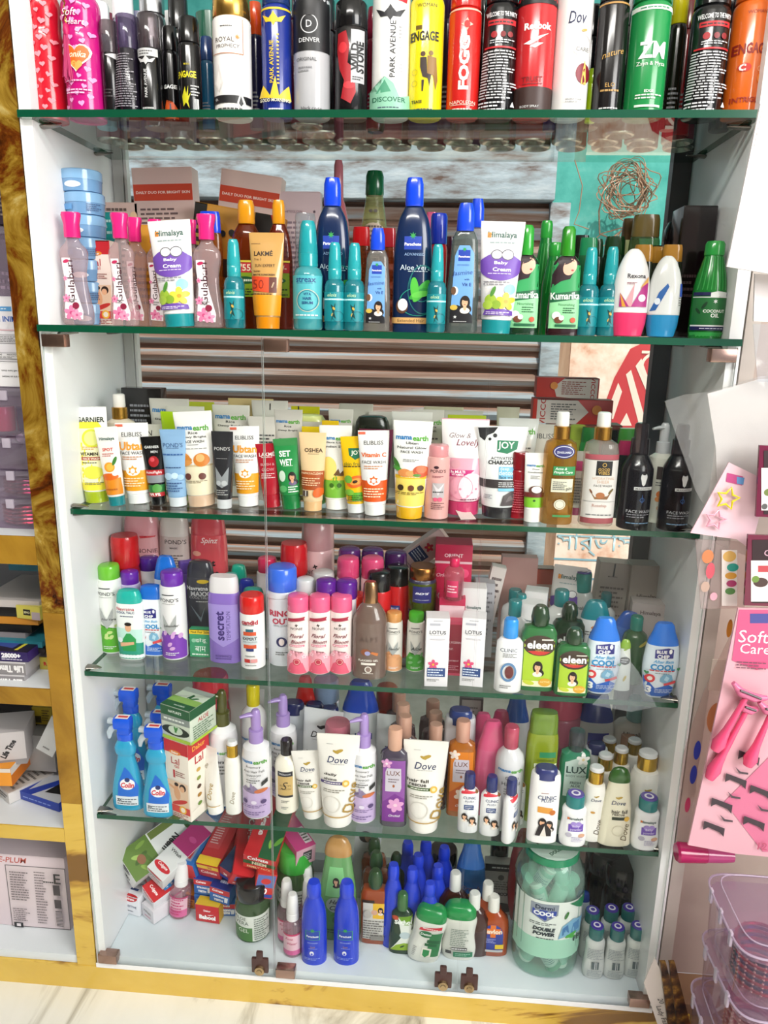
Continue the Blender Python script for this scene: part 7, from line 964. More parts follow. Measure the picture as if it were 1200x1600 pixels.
# ---------------------------------------------------------------- cabinet bottom
def i6(kind, px, b, t, w, cols, name, cat, label, dec=None, **k): return it(6, kind, px, b, t, w, cols, name, cat, label, dec, **k)
def tp(px, py, y, size, rot, col, label, front=None, top=None, side=None, name='toothpaste_carton'):
    """carton whose near end is centred behind pixel (px, py) at depth y; rot = (pitch, roll, yaw)"""
    if 'gel jar' not in label: y += .03; size = (size[0]*.96, min(size[1]*.9, .135), size[2]*.96)
    p = ony(px, py, y); w, d, h = size; rm = Euler(tuple(radians(a) for a in rot), 'XYZ').to_matrix(); c = p+rm @ Vector((0, d/2, 0))
    lo = min((c+rm @ Vector((sx*w/2, sy*d/2, sz*h/2))).z for sx in (-1, 1) for sy in (-1, 1) for sz in (-1, 1))
    if lo < .003: c.z += .003-lo
    return carton(name, 'box', label, c, size, col, front, side, top, rot, base=False)
CG = lambda t2, v=.62: [E(0, 1.0, .9, .55, '#c8202c'), T('Colgate', 0, .85, 1.1, '#fff', bold=.03), T(t2, 0, .45, 1.5, '#2c3c6c', bold=.0), FP(-.4, .15, .4, .25, 1, '#667')]
tp(203, 1424, .06, (.042, .11, .040), (0, 0, -14), 'pe4e4ea', 'white and red sensitive toothpaste carton, lowest at the far left', CG('SENSITIVE'), [T('ACTIVE', .2, .3, 1.4, '#33405c', h=.2, bold=.02), R(-.4, .15, .4, .2, '#24386c'), E(0, 0, .9, .3, '#c8202c')])
tp(212, 1392, .10, (.042, .10, .034), (0, 0, -18), 'pd8d8de', 'white sensitive toothpaste carton on top of the lowest left one', [T('SENSITIVE', 0, .5, 1.5, '#2c3c6c'), FP(-.3, .2, .3, .3, 1, '#667')], None)
tp(196, 1361, .060, (.062, .15, .044), (14, 38, -30), 'pe6e6e4', 'large white and green neem toothpaste carton topping the left pile', [T('Neem', -.1, .32, 1.3, '#26262a', bold=.04, h=.4), E(0, .75, .4, .25, '#26262a'), R(-.4, .72, .4, .75, '#ddd')], [R(-1, 0, 1, .4, '#5c7a2c'), LEAF(-.3, .1, .9, 60, '#9ab85c'), LEAF(.2, .1, 1.0, 110, '#3f5c1c'), LEAF(.4, .15, .8, 40, '#86a444'), LEAF(-.6, .2, .7, 100, '#7a9a3c'), LEAF(-.1, .25, .7, 20, '#4a6a20'), E(.1, .2, .3, .25, '#8a5a3c'), T('Neem', .35, .62, 1.2, '#26262a', a=-75, bold=.04, h=.5), R(-.95, .42, -.5, .9, '#6a7a34'), E(0, .93, .3, .22, '#3c5a24')], (1, [R(-1, 0, 1, 1, '#dcdcda')]))
tp(242, 1372, .052, (.042, .15, .034), (16, 22, -26), 'pdcdcdc', 'white and magenta wash carton leaning below the neem carton', [E(0, .95, .9, .3, '#c8202c'), T('VWash', 0, .55, 1.3, '#333', bold=.0), FP(-.5, .2, .5, .35, 1, '#c86a8a')], [R(-1, .42, 1, .85, '#b02c70'), E(0, .12, .9, .35, '#c8202c'), T('Colgate', 0, .13, 1.1, '#fff'), T('VWash', 0, .36, 1.2, '#333', bold=.02), E(.2, .62, .4, .25, '#c84c8c'), R(-1, .85, 1, 1, '#e0c0c8')])
tp(228, 1378, .085, (.030, .08, .02), (5, 20, -45), 'pb8b8c0', 'small grey-red carton wedged under the neem carton', [R(-1, .5, 1, 1, '#b8303c'), FP(-.8, .1, .8, .4, 1, '#555')])
tp(231, 1404, .055, (.040, .13, .030), (10, 22, -36), 'pe8e6ea', 'white and red carton with a blue far end, middle of the left pile', CG('VISIBLE WHITE'), [PG([(-1, 0), (1, 0), (1, .35), (-.3, .5), (-1, .5)], '#c8242c'), R(-1, .5, 1, 1, '#24409c'), T('Colgate', 0, .1, 1.2, '#fff', bold=.02), R(-.5, .22, .7, .42, '#2c8ad0'), T('STRONG', .1, .36, .9, '#fff', bold=.03), T('TEETH', .1, .28, .9, '#fff', bold=.03), RING(.1, .7, .35, '#c8d4f0', .2), E(.1, .7, .15, .15, '#c8d4f0')])
tp(231, 1431, .05, (.036, .10, .028), (0, 0, -34), 'pdcd8de', 'white and pink wash carton lying lowest in front of the left pile', [T('VWash', -.1, .6, 1.3, '#444', bold=0), FP(-.5, .2, .5, .35, 1, '#c86a8a')], [R(-1, .45, 1, 1, '#d85cb0'), T('Wash', 0, .35, 1.2, '#555', bold=0), FP(-.6, .6, .6, .85, 2, '#f0c0e0')])
tp(290, 1360, .08, (.040, .17, .042), (16, 0, -16), 'p2c6cb8', 'steel blue toothpaste carton standing slanted left of the red ones', [R(-1, .0, -.1, .9, '#2450b0'), R(-.1, 0, 1, 1, '#c8242c'), T('TEETH', -.5, .5, .7, '#fff')], [R(-.7, .05, .6, .28, '#8a96b0'), R(-.5, .08, .4, .24, '#b8303c'), FP(-.8, .35, .8, .95, 6, '#7fb0e0')])
tp(311, 1368, .09, (.030, .15, .040), (16, 0, -16), 'pc82430', 'narrow red carton between the steel blue and the bright red one', [FP(-.8, .3, .8, .7, 2, '#f0c8c0')])
tp(326, 1362, .072, (.044, .16, .036), (18, 0, -12), 'pc42c34', 'bright red toothpaste carton with fine print on its back', [R(-1, .7, 1, 1, '#e8c02c'), T('20', .2, .84, .4, '#b8242c', bold=.03), T('Colgate', 0, .4, 1.5, '#f0dcd8', bold=.03)], [R(-.8, .25, .3, .95, '#cf4a50'), FP(-.7, .3, .2, .9, 16, '#f0c8c8'), R(-1, 0, 1, .12, '#e8c02c')])
tp(352, 1366, .06, (.026, .12, .034), (18, 14, -22), 'pb8242c', 'small red and navy carton with a 20 mark, left of the crossing pair', [T('20', 0, .5, .7, '#fff', bold=.05), R(-1, 0, 1, .3, '#24389c')], [R(-1, .0, 1, .5, '#1c2c50'), FP(-.8, .55, .8, .9, 4, '#e8b0b0')])
tp(376, 1376, .05, (.040, .18, .034), (22, 20, 14), 'pc8242c', 'red toothpaste carton with large slanted white lettering, crossing leftwards', [T('20', .2, .65, .5, '#f8e8e8', bold=.04), R(-.6, .4, 1, .8, '#6a6ab8'), T('20', .2, .6, .5, '#fff', bold=.04), FP(-.6, .1, .6, .3, 1, '#f4c8c8')], [T('Colgate', .1, .6, 2.9, '#f8ecec', a=-85, bold=.03, h=.75)])
tp(405, 1350, .045, (.060, .17, .036), (16, 8, -4), 'pc8242c', 'red and green neem family pack carton topping the right of the pile', [PG([(-1, .0), (1, .0), (1, .45), (.4, .5), (-1, .35)], '#d82c2c'), R(-1, .35, 1, .62, '#1f5a2c'), T('Colgate', -.1, .8, 1.3, '#fff', bold=.03), T('NEEM', 0, .48, .9, '#e8e4c8', bold=.04), T('FAMILY PACK', 0, .16, 1.5, '#f4e8b0', bold=.03)], [R(-.1, 0, 1, 1, '#1f5c34'), R(-1, 0, -.1, 1, '#c8242c'), T('Colgate', -.55, .55, 2.3, '#f8ecec', a=-85, bold=.03, h=.5), LEAF(.6, .2, .8, 60, '#6aa83c'), LEAF(.4, .15, .6, 100, '#8ac04c')])
tp(414, 1385, .035, (.036, .05, .046), (-8, 14, 14), 'pc8302c', 'small blue and red carton with a 20 mark, above the black-lidded jar', [R(-.9, .45, .9, .95, '#5a6cb0'), E(0, .7, .5, .3, '#c8302c'), T('20', -.1, .3, .8, '#fff', bold=.04), R(-.9, .05, .9, .18, '#24409c')])
tp(392, 1376, .06, (.034, .05, .026), (0, -25, 20), 'p2c3ca0', 'small navy and red carton tucked under the neem family pack', [T('20', -.3, .6, .5, '#fff', bold=.04), R(-1, 0, 1, .4, '#c8302c')])
STR = lambda: [R(-1, .62, 1, 1, '#c8242c'), T('Colgate', -.2, .8, 1.1, '#fff', bold=.03), T('STRONG', -.1, .45, 1.1, '#fff', bold=.04), T('TEETH', -.1, .2, .9, '#fff', bold=.04), PG([(.5, .15), (.8, .15), (.85, .5), (.5, .5)], '#e8ecf4')]
tp(317, 1386, .075, (.036, .09, .032), (0, 0, -6), 'p2468b8', 'blue and red toothpaste carton, upper left of the middle stack', STR(), [R(-1, 0, 1, 1, '#24389c'), FP(-.8, .2, .8, .9, 4, '#c8b84c')])
tp(317, 1411, .078, (.034, .09, .034), (0, 90, -6), 'p2468b8', 'blue and red toothpaste carton turned on its side in the middle stack', STR(), None)
tp(343, 1400, .062, (.040, .10, .034), (4, 6, -10), 'p2468b8', 'blue and red toothpaste carton, upper right of the middle stack', STR(), [R(-1, 0, 1, 1, '#1c2c80'), R(-.7, .3, -.5, .9, '#d8c03c'), T('FREE', .2, .6, .9, '#e8e0a0'), FP(-.3, .1, .8, .4, 2, '#c8cce8')])
tp(354, 1421, .073, (.036, .10, .024), (0, 0, 4), 'p2468b8', 'blue toothpaste carton, second from the floor beside the jar', STR(), None)
tp(354, 1437, .073, (.036, .10, .026), (0, 0, 4), 'p2468b8', 'blue toothpaste carton lying on the floor beside the jar', STR(), None)
tp(386, 1420, .12, (.05, .06, .05), (0, 0, -20), 'pd8b82c', 'yellow and red carton half hidden behind the black-lidded jar', [R(-1, .5, 1, 1, '#c8302c')])
tp(324, 1433, .055, (.046, .12, .036), (0, 0, -6), 'pc8242c', 'red and yellow toothpaste carton lowest at the front', [T('Dabur', .0, .7, .6, '#fff', bold=.03), T('Babool', 0, .3, 1.4, '#fff', bold=.06), PG([(0, .45), (.6, .52), (.2, .42)], '#fff')], [R(-1, 0, 1, 1, '#e0b82c'), E(0, .3, .6, .35, '#2c2c1c')], (1, [R(-1, 0, 1, 1, '#e0a81c')]))
tp(298, 1421, .085, (.020, .10, .030), (0, 0, -10), 'pd8801c', 'small orange and maroon carton left of the lowest red and yellow one', [R(-1, .65, 1, 1, '#7a1c1c'), FP(-.6, .1, .6, .6, 3, '#7a1c1c')])
i6('mist', 281, 1437, 1350, 32, 'te0b8c4 seeecee', 'rose_water_spray', 'spray bottle', 'pink rose water spray standing alone before the toothpaste pile', [R(-.85, .06, .85, .2, '#d8689c'), R(-.85, .2, .85, .44, '#e4b8c8'), FP(-.6, .1, .6, .42, 6, '#c83c74'), R(-.85, .43, .85, .46, '#b83c6c')], ry=5)
AG = lambda: [R(-.98, .04, .98, .52, '#dfe4dc'), R(-.98, .04, .2, .3, '#4a7c3c'), T('ALOE', -.5, .46, .7, '#3a4a34', bold=0), T('VERA', -.4, .38, .8, '#3a4a34', bold=0), T('GEL', -.3, .24, .6, '#e8f0e0', bold=0), FP(.3, .08, .95, .48, 10, '#6a746a')]
i6('jar', 396, 1473, 1379, 54, 't7aa06c s141214', 'aloe_gel_jar', 'jar', 'aloe gel jar with a black lid in front of the toothpaste pile', AG())
i6('jar', 462, .12, 1325, 58, 't6a9a4c s3ca83c', 'aloe_gel_jar', 'jar', 'aloe gel jar with a green lid behind the rose sprays', AG())
tp(478, 1338, .10, (.038, .10, .036), (6, 0, 38), 'pd8a8b8', 'pink and white carton lying on the green-lidded gel jar', [R(-.3, .2, .6, .8, '#3a3438'), FP(-.2, .3, .5, .7, 4, '#ccc')], [R(-1, 0, 1, 1, '#c83c80'), R(.2, .1, .9, .5, '#e8d8e0'), FP(.25, .12, .85, .48, 5, '#443')], (-1, [R(-1, 0, 1, 1, '#d84c90')]), name='cream_carton')
for px, b, t, lab in ((458, 1497, 1400, 'rose water spray with a white cap, foremost of the cluster on the second seam'), (449, 1475, 1378, 'rose water spray with a white cap, behind the foremost to the left'), (482, .07, 1378, 'rose water spray with a white cap touching the left dark blue bottle'), (480, .105, 1357, 'rose water spray with a white cap, rearmost of the cluster')):
    i6('mist', px, b, t, 30, 'te0c0cc seceaea', 'rose_water_spray', 'spray bottle', lab, [R(-.85, .06, .85, .14, '#d8689c'), R(-.85, .14, .85, .4, '#e8c0cc'), T('Rose', -.2, .34, .8, '#b83060', shear=.4), T('Water', .1, .26, 1.0, '#b83060', shear=.4), R(-.85, .39, .85, .42, '#c8406c')], g='rose water sprays in a cluster')
def pblue(px, b, t, w, lab, dec=1, **k): return i6('pblue', px, b, t, w, 's1c3cc8 s1c40d8', 'coconut_oil_bottle', 'bottle', lab, [R(-.55, .33, .55, .45, '#2c9a5c'), R(-.5, .335, .5, .445, '#1a3ea8'), STAR(0, .455, .22, '#2f9a48', 7, .4), T('Parachute', 0, .38, .9, '#fff', bold=.02), T('ADVANSED', 0, .295, .8, '#9ab0e8'), T('Gold', 0, .24, .35, '#a87c3c'), FP(-.3, .215, .4, .225, 1, '#9ab0e8'), E(-.05, .16, .16, .2, '#e8ecf4'), E(-.05, .15, .08, .1, '#1c3cc8'), FP(-.6, .07, .6, .1, 2, '#8aa0e0')] if dec else None, **k)
pblue(491, 1507, 1381, 40, 'royal blue coconut oil bottle in front, the left one of two'); pblue(541, 1507, 1381, 40, 'royal blue coconut oil bottle in front, the right one of two')
for i, (px, y, t) in enumerate(((612, .075, 1353), (641, .08, 1359), (668, .065, 1382), (650, .12, 1338), (680, .105, 1355), (634, .155, 1318), (662, .165, 1316), (690, .15, 1326))):
    pblue(px, y, t, 32, 'blue coconut oil bottle in the unlit cluster behind the green and white bottles', 0, g='blue coconut oil bottles at the rear')
i6('dcon', 528, .085, 1311, 66, 'c8ccc84 sc8965a', 'hair_oil_bottle', 'bottle', 'large green flared hair oil bottle with a tan cap', [PG([(-.55, .45), (.45, .45), (.25, .74), (-.35, .74)], '#8cd48c'), LADY(-.05, .6, .24, '#1a1214', '#e8b894', '#1a1214'), E(-.05, .37, .45, .4, '#a8b8ac'), T('Hair', -.05, .4, .6, '#26302a', shear=.4, bold=.02), T('Care', .0, .34, .65, '#26302a', shear=.4, bold=.02), LEAF(-.3, .25, .4, 40, '#3c8a2c'), E(0, .22, .2, .2, '#4c7a2c'), FP(-.5, .08, .5, .13, 2, '#2c4a2c')])
cb(6, 566, .17, 1290, 40, .02, 'pd0d0d2', 'hair_dye_carton', 'box', 'grey-white carton with a dark portrait behind the large green bottle', [E(-.2, .85, .5, .5, '#26181a'), E(0, .84, .25, .35, '#c8a088'), E(.2, .55, .5, .18, '#1a1a1a'), T('HAIR', .2, .55, .6, '#ddd'), T('20', .3, .3, .3, '#333', bold=.04)], ry=4)
ORG = lambda: [R(-.75, .08, .75, .6, '#cfccc4'), R(-.1, .38, .75, .6, '#e8b82c'), LADY(.4, .5, .28, '#1c1214'), E(-.0, .47, .2, .2, '#d8a890'), R(-.8, .6, .0, .64, '#2c1c14'), FP(-.7, .1, .7, .36, 8, '#6a6660'), E(-.4, .45, .25, .3, '#b8b4ac'), R(-.2, .08, .6, .14, '#8a867e')]
i6('eleen', 585, 1475, 1362, 46, 'cb8501c s2c4a28', 'antiseptic_bottle', 'bottle', 'orange-brown liquid bottle with a dark green cap and a yellow label', ORG())
for px, y, t, w in ((586, .11, 1333, 42), (583, .155, 1312, 40)): i6('eleen', px, y, t, w, 'c8a4424 s2c4a28', 'antiseptic_bottle', 'bottle', 'dark green capped bottle in file behind the orange-brown one', None, g='green-capped bottles in file')
i6('eleen', 617, .15, 1335, 36, 'c3a4424 s1f3c20', 'antiseptic_bottle', 'bottle', 'dark green bottle among the rear blue bottles', None)
i6('suth', 627, 1490, 1397, 40, 'c2c4a34 s3c6a3c', 'antiseptic_bottle', 'bottle', 'green neem liquid bottle beside the tilted green-capped white bottle', [PG([(-.3, .64), (.9, .66), (.9, .08), (-.85, .06), (.0, .3)], '#dfe4dc'), PG([(-.85, .06), (.9, .08), (.9, .18), (.2, .2), (-.4, .16)], '#8aac24'), PG([(-.3, .64), (.9, .66), (.9, .5), (.2, .5)], '#6a9a24'), T('Suthol', .1, .55, 1.3, '#f0f4ee', bold=.05), E(.25, .33, .4, .3, '#b8c8cc'), LEAF(-.1, .12, .4, 30, '#1c3c1c'), E(-.5, .62, .25, .2, '#b8482c')])
DET = [PG([(-.6, .62), (.7, .68), (.7, .74), (-.55, .68)], '#cf3040'), FP(-.4, .66, .5, .7, 1, '#f4e0e0'), PG([(.1, .14), (.8, .16), (.8, .62), (.1, .58)], '#2c7a48'), E(-.15, .56, .38, .24, '#1c6a3c'), T('Dettol', -.15, .56, .6, '#f0f4f0', bold=.02), R(.0, .4, .75, .46, '#1f5c38'), R(-.1, .34, .6, .39, '#1f5c38'), PG([(-.2, .12), (.35, .14), (.35, .3), (-.2, .3)], '#e8e4d8'), PG([(-.12, .16), (.05, .12), (.25, .18), (.25, .27), (-.12, .27)], '#2c8a4c'), FP(-.7, .12, -.5, .3, 6, '#888')]
i6('dett', 660, 1503, 1417, 52, 'sdadcd4 s1f8a48', 'hand_wash_bottle', 'bottle', 'white antiseptic soap bottle with a green cap, tilted right', DET, ry=9)
i6('dett', 716, 1500, 1414, 54, 'sd6d8d0 s1f8a48', 'hand_wash_bottle', 'bottle', 'white antiseptic soap bottle with a green cap, back label facing out', [FP(-.5, .3, .5, .62, 10, '#7a8a7e'), R(-.4, .23, .4, .28, '#3a3a3a'), FP(-.4, .23, .4, .28, 1, '#ddd'), R(-.3, .1, .7, .2, '#2c7a58'), FP(-.2, .12, .6, .18, 2, '#9cc8b0'), R(-.7, .16, -.4, .22, '#444')])
for px, y, t, lab in ((707, .095, 1366, 'dark brown bottle with a white cap left of the second door seam'), (737, .07, 1398, 'dark brown bottle with a white cap on the second door seam')):
    i6('sav', px, y, t, 50, 'c4a1c14 sdfe0dc', 'antiseptic_bottle', 'bottle', lab, None)
SAV = lambda: [E(.0, .4, .62, .75, '#2c3c94'), R(-.62, .12, .62, .42, '#2c3c94'), R(-.16, .36, .16, .58, '#e0701c'), R(-.45, .42, .45, .52, '#e0701c'), T('Savlon', 0, .47, 1.1, '#f4e4d0', bold=.04), FP(-.4, .26, .2, .34, 3, '#aab0e0'), R(.15, .16, .65, .24, '#e0c02c'), R(-.62, .1, .62, .14, '#b8b8b8')]
i6('sav', 767, 1494, 1403, 50, 'cc4541c se4e2dc', 'antiseptic_bottle', 'bottle', 'orange antiseptic bottle with a white cap and a cross on a blue label', SAV())
i6('sav', 757, .085, 1382, 48, 'ca4441c sd8d6d0', 'antiseptic_bottle', 'bottle', 'orange antiseptic bottle with a white cap behind the cross label one', None)
i6('talcw', 731, .13, 1318, 48, 't2c86d0 s2c64b0', 'toilet_cleaner_bottle', 'bottle', 'bright blue bottle with a swirled label at the rear on the second seam', [T('Fresh', .0, .5, 1.2, '#3a2c4a', shear=.3, bold=.02), E(.1, .43, .3, .1, '#d8a03c')])
i6('talcw', 812, .15, 1300, 46, 'sa02430 sa02430', 'toilet_cleaner_bottle', 'bottle', 'dark red bottle at the rear between blue bottle and big green jar', None)
cb(6, 779, .155, 1351, 50, .02, 'pa8a29c', 'seed_carton', 'box', 'grey carton with upside-down print left of the big green jar', [R(-1, .86, 1, 1, '#26262a'), FP(-.6, .9, .8, .96, 1, '#ddd'), E(0, .74, .2, .2, '#4a4644'), FP(-.6, .5, .7, .68, 4, '#5a5654'), T('COMB', 0, .42, .9, '#26262a', a=180, bold=.04), E(.1, .15, .8, .35, '#2c2422')])
for px, y, t, w in ((690, .19, 1330, 46), (775, .19, 1310, 30), (935, .17, 1330, 60), (962, .14, 1352, 60), (905, .19, 1340, 50)):
    i6('jar', px, y, t, w, 's0c0c0e s0c0c0e', 'dark_jar', 'jar', 'black glossy jar lost in shade at the back of the cabinet bottom', None, g='black jars at the back of the bottom')
# the big jar of powder sachets
dj = i6('bigjar', 848, 1528, 1327, 104, 'tc4e4d8 s1c8a60', 'powder_sachet_jar', 'jar', 'big clear green plastic jar with a teal lid, full of small powder bottles', [R(-.985, .2, .985, .68, '#dfe8e2'), R(-.985, .2, .985, .36, '#9fd4bc'), PG([(-.6, .655), (.16, .66), (.15, .57), (-.2, .505), (-.6, .56)], '#8a94a0'), PG([(-.55, .605), (.11, .605), (.1, .57), (-.2, .52), (-.55, .56)], '#24409c'), T('Dermi', -.22, .625, .52, '#1c2c4c', bold=.03, h=.13), T('COOL', -.22, .575, .6, '#f0f4f8', bold=.06, h=.15), FP(-.6, .475, .15, .5, 2, '#26343c'), T('DOUBLE', -.2, .445, .62, '#26343c', shear=.2, bold=.06, h=.13), T('POWER', -.2, .405, .6, '#26343c', shear=.2, bold=.06, h=.13), FP(-.4, .36, .1, .375, 1, '#26343c'), PG([(.2, .37), (.5, .4), (.85, .38), (.9, .5), (.6, .53), (.3, .48)], '#7ab0d0'), PG([(.3, .4), (.5, .42), (.45, .49), (.3, .46)], '#3c74a8'), PG([(.55, .41), (.8, .42), (.78, .5), (.6, .49)], '#4a84b8'), LEAF(.4, .38, .35, 20, '#4caa4c'), LEAF(.7, .37, .3, 160, '#4caa4c'), LEAF(.35, .54, .25, 70, '#3c7a3c'), PG([(.45, .67), (.98, .68), (.98, .58), (.8, .6)], '#1f7a50'), T('180', .8, .35, .3, '#26343c', bold=.03)])
jx, jy = dj.location.x, dj.location.y; rd = random.Random(5)
A_ = 52*prj((jx, jy, .1))[2]/FPX
pz = []
for lv, n in ((.036, 8), (.088, 8), (.142, 8), (.176, 5)):
    for i in range(n):
        a = 2*pi*(i+.3*(lv > .1))/n; rr = A_*(.6 if lv < .15 else .42); pz.append((jx+rr*cos(a), jy+rr*sin(a)*.88, SZ[6]+lv, a))
KD['mini'] = (1, [('body', [(0, .96), (.02, 1), (.85, 1), (.87, .9)], 2, 0), ('cap', [(.86, .96), (.88, 1), (.98, .98), (1, .9)], 2, 1)])
mini = None
for i, (x, y, z, a) in enumerate(pz):
    e = Euler((radians(180 if i % 3 else 0), radians(rd.uniform(-32, 32)), a+pi/2), 'XYZ'); rot = tuple(e); loc = tuple(Vector((x, y, z))-e.to_matrix() @ Vector((0, 0, .027)))
    if mini is None:
        mini = build('mini', .0128, .054, ['sa4d4c2', 'se8eae4'], 'mini_powder_bottle', [R(-.95, .2, .95, .7, '#d4e2dc'), FP(-.8, .3, .8, .6, 5, '#5a7a90'), R(-.95, .05, .95, .2, '#2c9a74')], seg=16); mini.location = loc; mini.rotation_euler = rot
        tag(mini, 'small mint powder bottle inside the big green plastic jar', 'powder bottle', 'small powder bottles in the big jar')
    else: dup(mini, loc, rot)
ltz = ony(848, 1327, jy-.01).z
lt = art('lid_print', [E(0, .5, .9, .9, '#cfe4da'), T('FREE', -.35, .55, .6, '#1c5a3c', a=40, bold=.04), T('DOUBLE', .1, .3, .7, '#1c5a3c', a=40, bold=.04), E(.35, .6, .28, .28, '#24405c')], .048, .096, lambda x, z, l: (x, z-.048, max(c.co.z for c in dj.children[1].data.vertices)+.0006+.00004*l), dj, 0)
# shrink-wrapped pack of six powders
six = []
for i, (px, b, t) in enumerate(((925, 1529, 1448), (957, 1530, 1450), (988, 1528, 1448), (919, 1499, 1424), (948, 1498, 1421), (975, 1495, 1420))):
    i6('baby', px, b, t, 33, 'sd2d8d6 s1c6c6c s4434a0', 'baby_powder_bottle', 'powder bottle', ('front left', 'front middle', 'front right', 'rear left', 'rear middle', 'rear right')[i]+' powder bottle of the shrink-wrapped six at the bottom right', [BABYP(1)]+[], z=None)
i6('talco', 905, .12, 1395, 22, 'sd0dcec s24409c', 'talc_bottle', 'powder bottle', 'blue and white bottle edge between the big jar and the six powders', None)
# ---------------------------------------------------------------- things on the unit at the left
def lb(x0, t, x1, b, y, dpt, zb, col, name, cat, label, front=None, top=None, rot=(0, 0, 0), g=None, side=None):
    """carton seen between pixel columns x0..x1 and rows t..b, its near face at depth y and resting at height zb"""
    pa, pb = ony(x0, b, y), ony(x1, b, y); h = ony((x0+x1)/2, t, y).z-ony((x0+x1)/2, b, y).z
    w = pb.x-pa.x; c = ((pa.x+pb.x)/2, y+dpt/2, zb if zb is not None else ony((x0+x1)/2, b, y).z)
    return carton(name, cat, label, c, (w, dpt, h), col, front, side, top, rot, g)
zA = USZ[0]+.0004; y0 = .03
def lvl(py): return ony(30, py, y0).z
# upper bay
def cbox(x0, t, x1, b, y, dpt, zb, fill, name, cat, label, lidh=.18, g=None, rz=0):
    pa, pb = ony(x0, b, y), ony(x1, b, y); h = ony((x0+x1)/2, t, y).z-ony((x0+x1)/2, b, y).z; w = pb.x-pa.x; r = empty(name, ((pa.x+pb.x)/2, y+dpt/2, zb), (0, 0, radians(rz)))
    rw, rd_ = w/2, dpt/2
    bm = bmesh.new(); loft(bm, [(0, rw*.9, rd_*.9), (.003, rw*.94, rd_*.94), (h*(1-lidh), rw*.97, rd_*.97)], 7, 32); fin('tray', bm, 'tcdbcd0', r)
    bm = bmesh.new(); loft(bm, [(h*(1-lidh)+.0004, rw, rd_), (h*(1-lidh)+.002, rw*1.01, rd_*1.01), (h*.97, rw*.96, rd_*.96), (h, rw*.9, rd_*.9)], 7, 32); fin('lid', bm, 'tdcd0e0', r)
    bm = bmesh.new(); bx(bm, (-.006, -rd_*1.04, h*(1-lidh)-.006), (.006, -rd_*.97, h*(1-lidh)+.008), 0, .001); fin('clip', bm, 'cded4e2', r)
    tag(r, label, cat, g); return r, w, h
def bangles(cx, cy, z0, R_, n, cols, lab, dz=.006, sx=1.0, grp='bangles in clear boxes'):
    for i in range(n):
        bm = bmesh.new(); P = [(R_*sx*cos(2*pi*k/40), R_*sin(2*pi*k/40), 0) for k in range(40)]; tube(bm, P, .0022, 6, closed=True)
        for k in range(0, 40, 2): loft(bm, [(-.0012, .0012, .0012), (0, .0018, .0018), (.0012, .0012, .0012)], 2, 6, 1, off=((R_*sx+.0022)*cos(2*pi*k/40), (R_+.0022)*sin(2*pi*k/40)))
        o = fin('bangle', bm, [cols[i % len(cols)], 'me8c8c0'], None); o.location = (cx, cy, z0+i*dz); tag(o, lab, 'bangle', grp)
zc = lvl(834)
for (t, b, lab, c) in ((787, 834, 'lowest clear box of pink bangles on the left unit', ['mc83a50', 'md86a70']), (744, 787, 'clear lilac-tinted box of bangles above the lowest one on the left unit', ['m9a2c50', 'mb85a70'])):
    zb = zA+(lvl(b)-zc); r, w, h = cbox(-25, t, 67, b, .03, .10, zb, None, 'bangle_box', 'plastic box', lab)
    bangles(r.location.x+.003, r.location.y, zb+.006, w*.40, int((h*.8-.006)/.006), c, 'pink beaded bangle in the '+('lowest' if b == 834 else 'second')+' clear box on the left unit')
zb = zA+(lvl(742)-zc)
r, w, h = cbox(-25, 692, 56, 742, .03, .10, zb, None, 'polish_box', 'plastic box', 'clear plastic box holding a white-capped bottle lying down, left unit')
o = build('bottle', .012, .062, ['tb8b0c4', 'seeeef0'], 'nail_remover_bottle'); o.location = (r.location.x-.035, r.location.y-.022, zb+.02); o.rotation_euler = (0, radians(62), radians(-10)); tag(o, 'small clear bottle with a white cap lying inside a plastic box', 'bottle')
zb2 = zA+(lvl(690)-zc)
r, w, h = cbox(-25, 613, 50, 690, .03, .09, zb2, None, 'polish_box', 'plastic box', 'clear plastic box with pink and navy nail polish jars, left unit')
for dx, c, lab in ((.0, 'sd02c5c', 'pink nail polish jar inside a clear plastic box'), (.034, 's1c2450', 'navy nail polish jar inside a clear plastic box')):
    o = build('tub', .0145, .036, [c, c], 'nail_polish_jar'); o.location = (r.location.x-.016+dx, r.location.y-.02, zb2+.005); tag(o, lab, 'jar')
zb3 = zA+(lvl(612)-zc)
b1 = lb(-40, 574, 46, 612, .03, .09, zb3, 'pe9e7ea', 'makeup_carton', 'box', 'white carton with upside-down lines of print on the left unit', [T('You will have them', .45, .65, .75, '#333', a=180, bold=.01), T('they are an instant', .45, .42, .75, '#333', a=180, bold=.01)])
zb4 = zA+(lvl(573)-zc)
lb(-50, 472, 38, 573, .03, .09, zb4, 'pe2dfe4', 'mini_fan_carton', 'box', 'white mini fan carton standing upside down on the left unit', [T('MINI FAN', .38, .66, 1.0, '#3a62b0', a=180, bold=.03), R(-.2, .78, .75, .85, '#5a9ad0'), FP(-.1, .8, .6, .83, 1, '#e8f0f8'), R(-1, .48, 1, .5, '#d8b0b8'), R(.2, .28, .95, .42, '#8a888c'), R(.22, .29, .93, .41, '#d8d6da'), FP(.25, .3, .9, .4, 4, '#6a686c'), R(-.2, .04, .95, .14, '#8a888c'), R(-.18, .05, .93, .13, '#dcdadc'), T('WARNING', .1, .11, .35, '#333', bold=.03), T('PRECAUTIONS', .65, .11, .4, '#333', bold=.03), FP(-.1, .055, .9, .09, 2, '#777')])
zb5 = zA+(lvl(471)-zc)
r, w, h = cbox(-50, 360, 30, 470, .03, .08, zb5, None, 'hair_clip_box', 'plastic box', 'purple-shadowed clear box with rows of white clips on the left unit', .12)
pt = []
bm = bmesh.new()
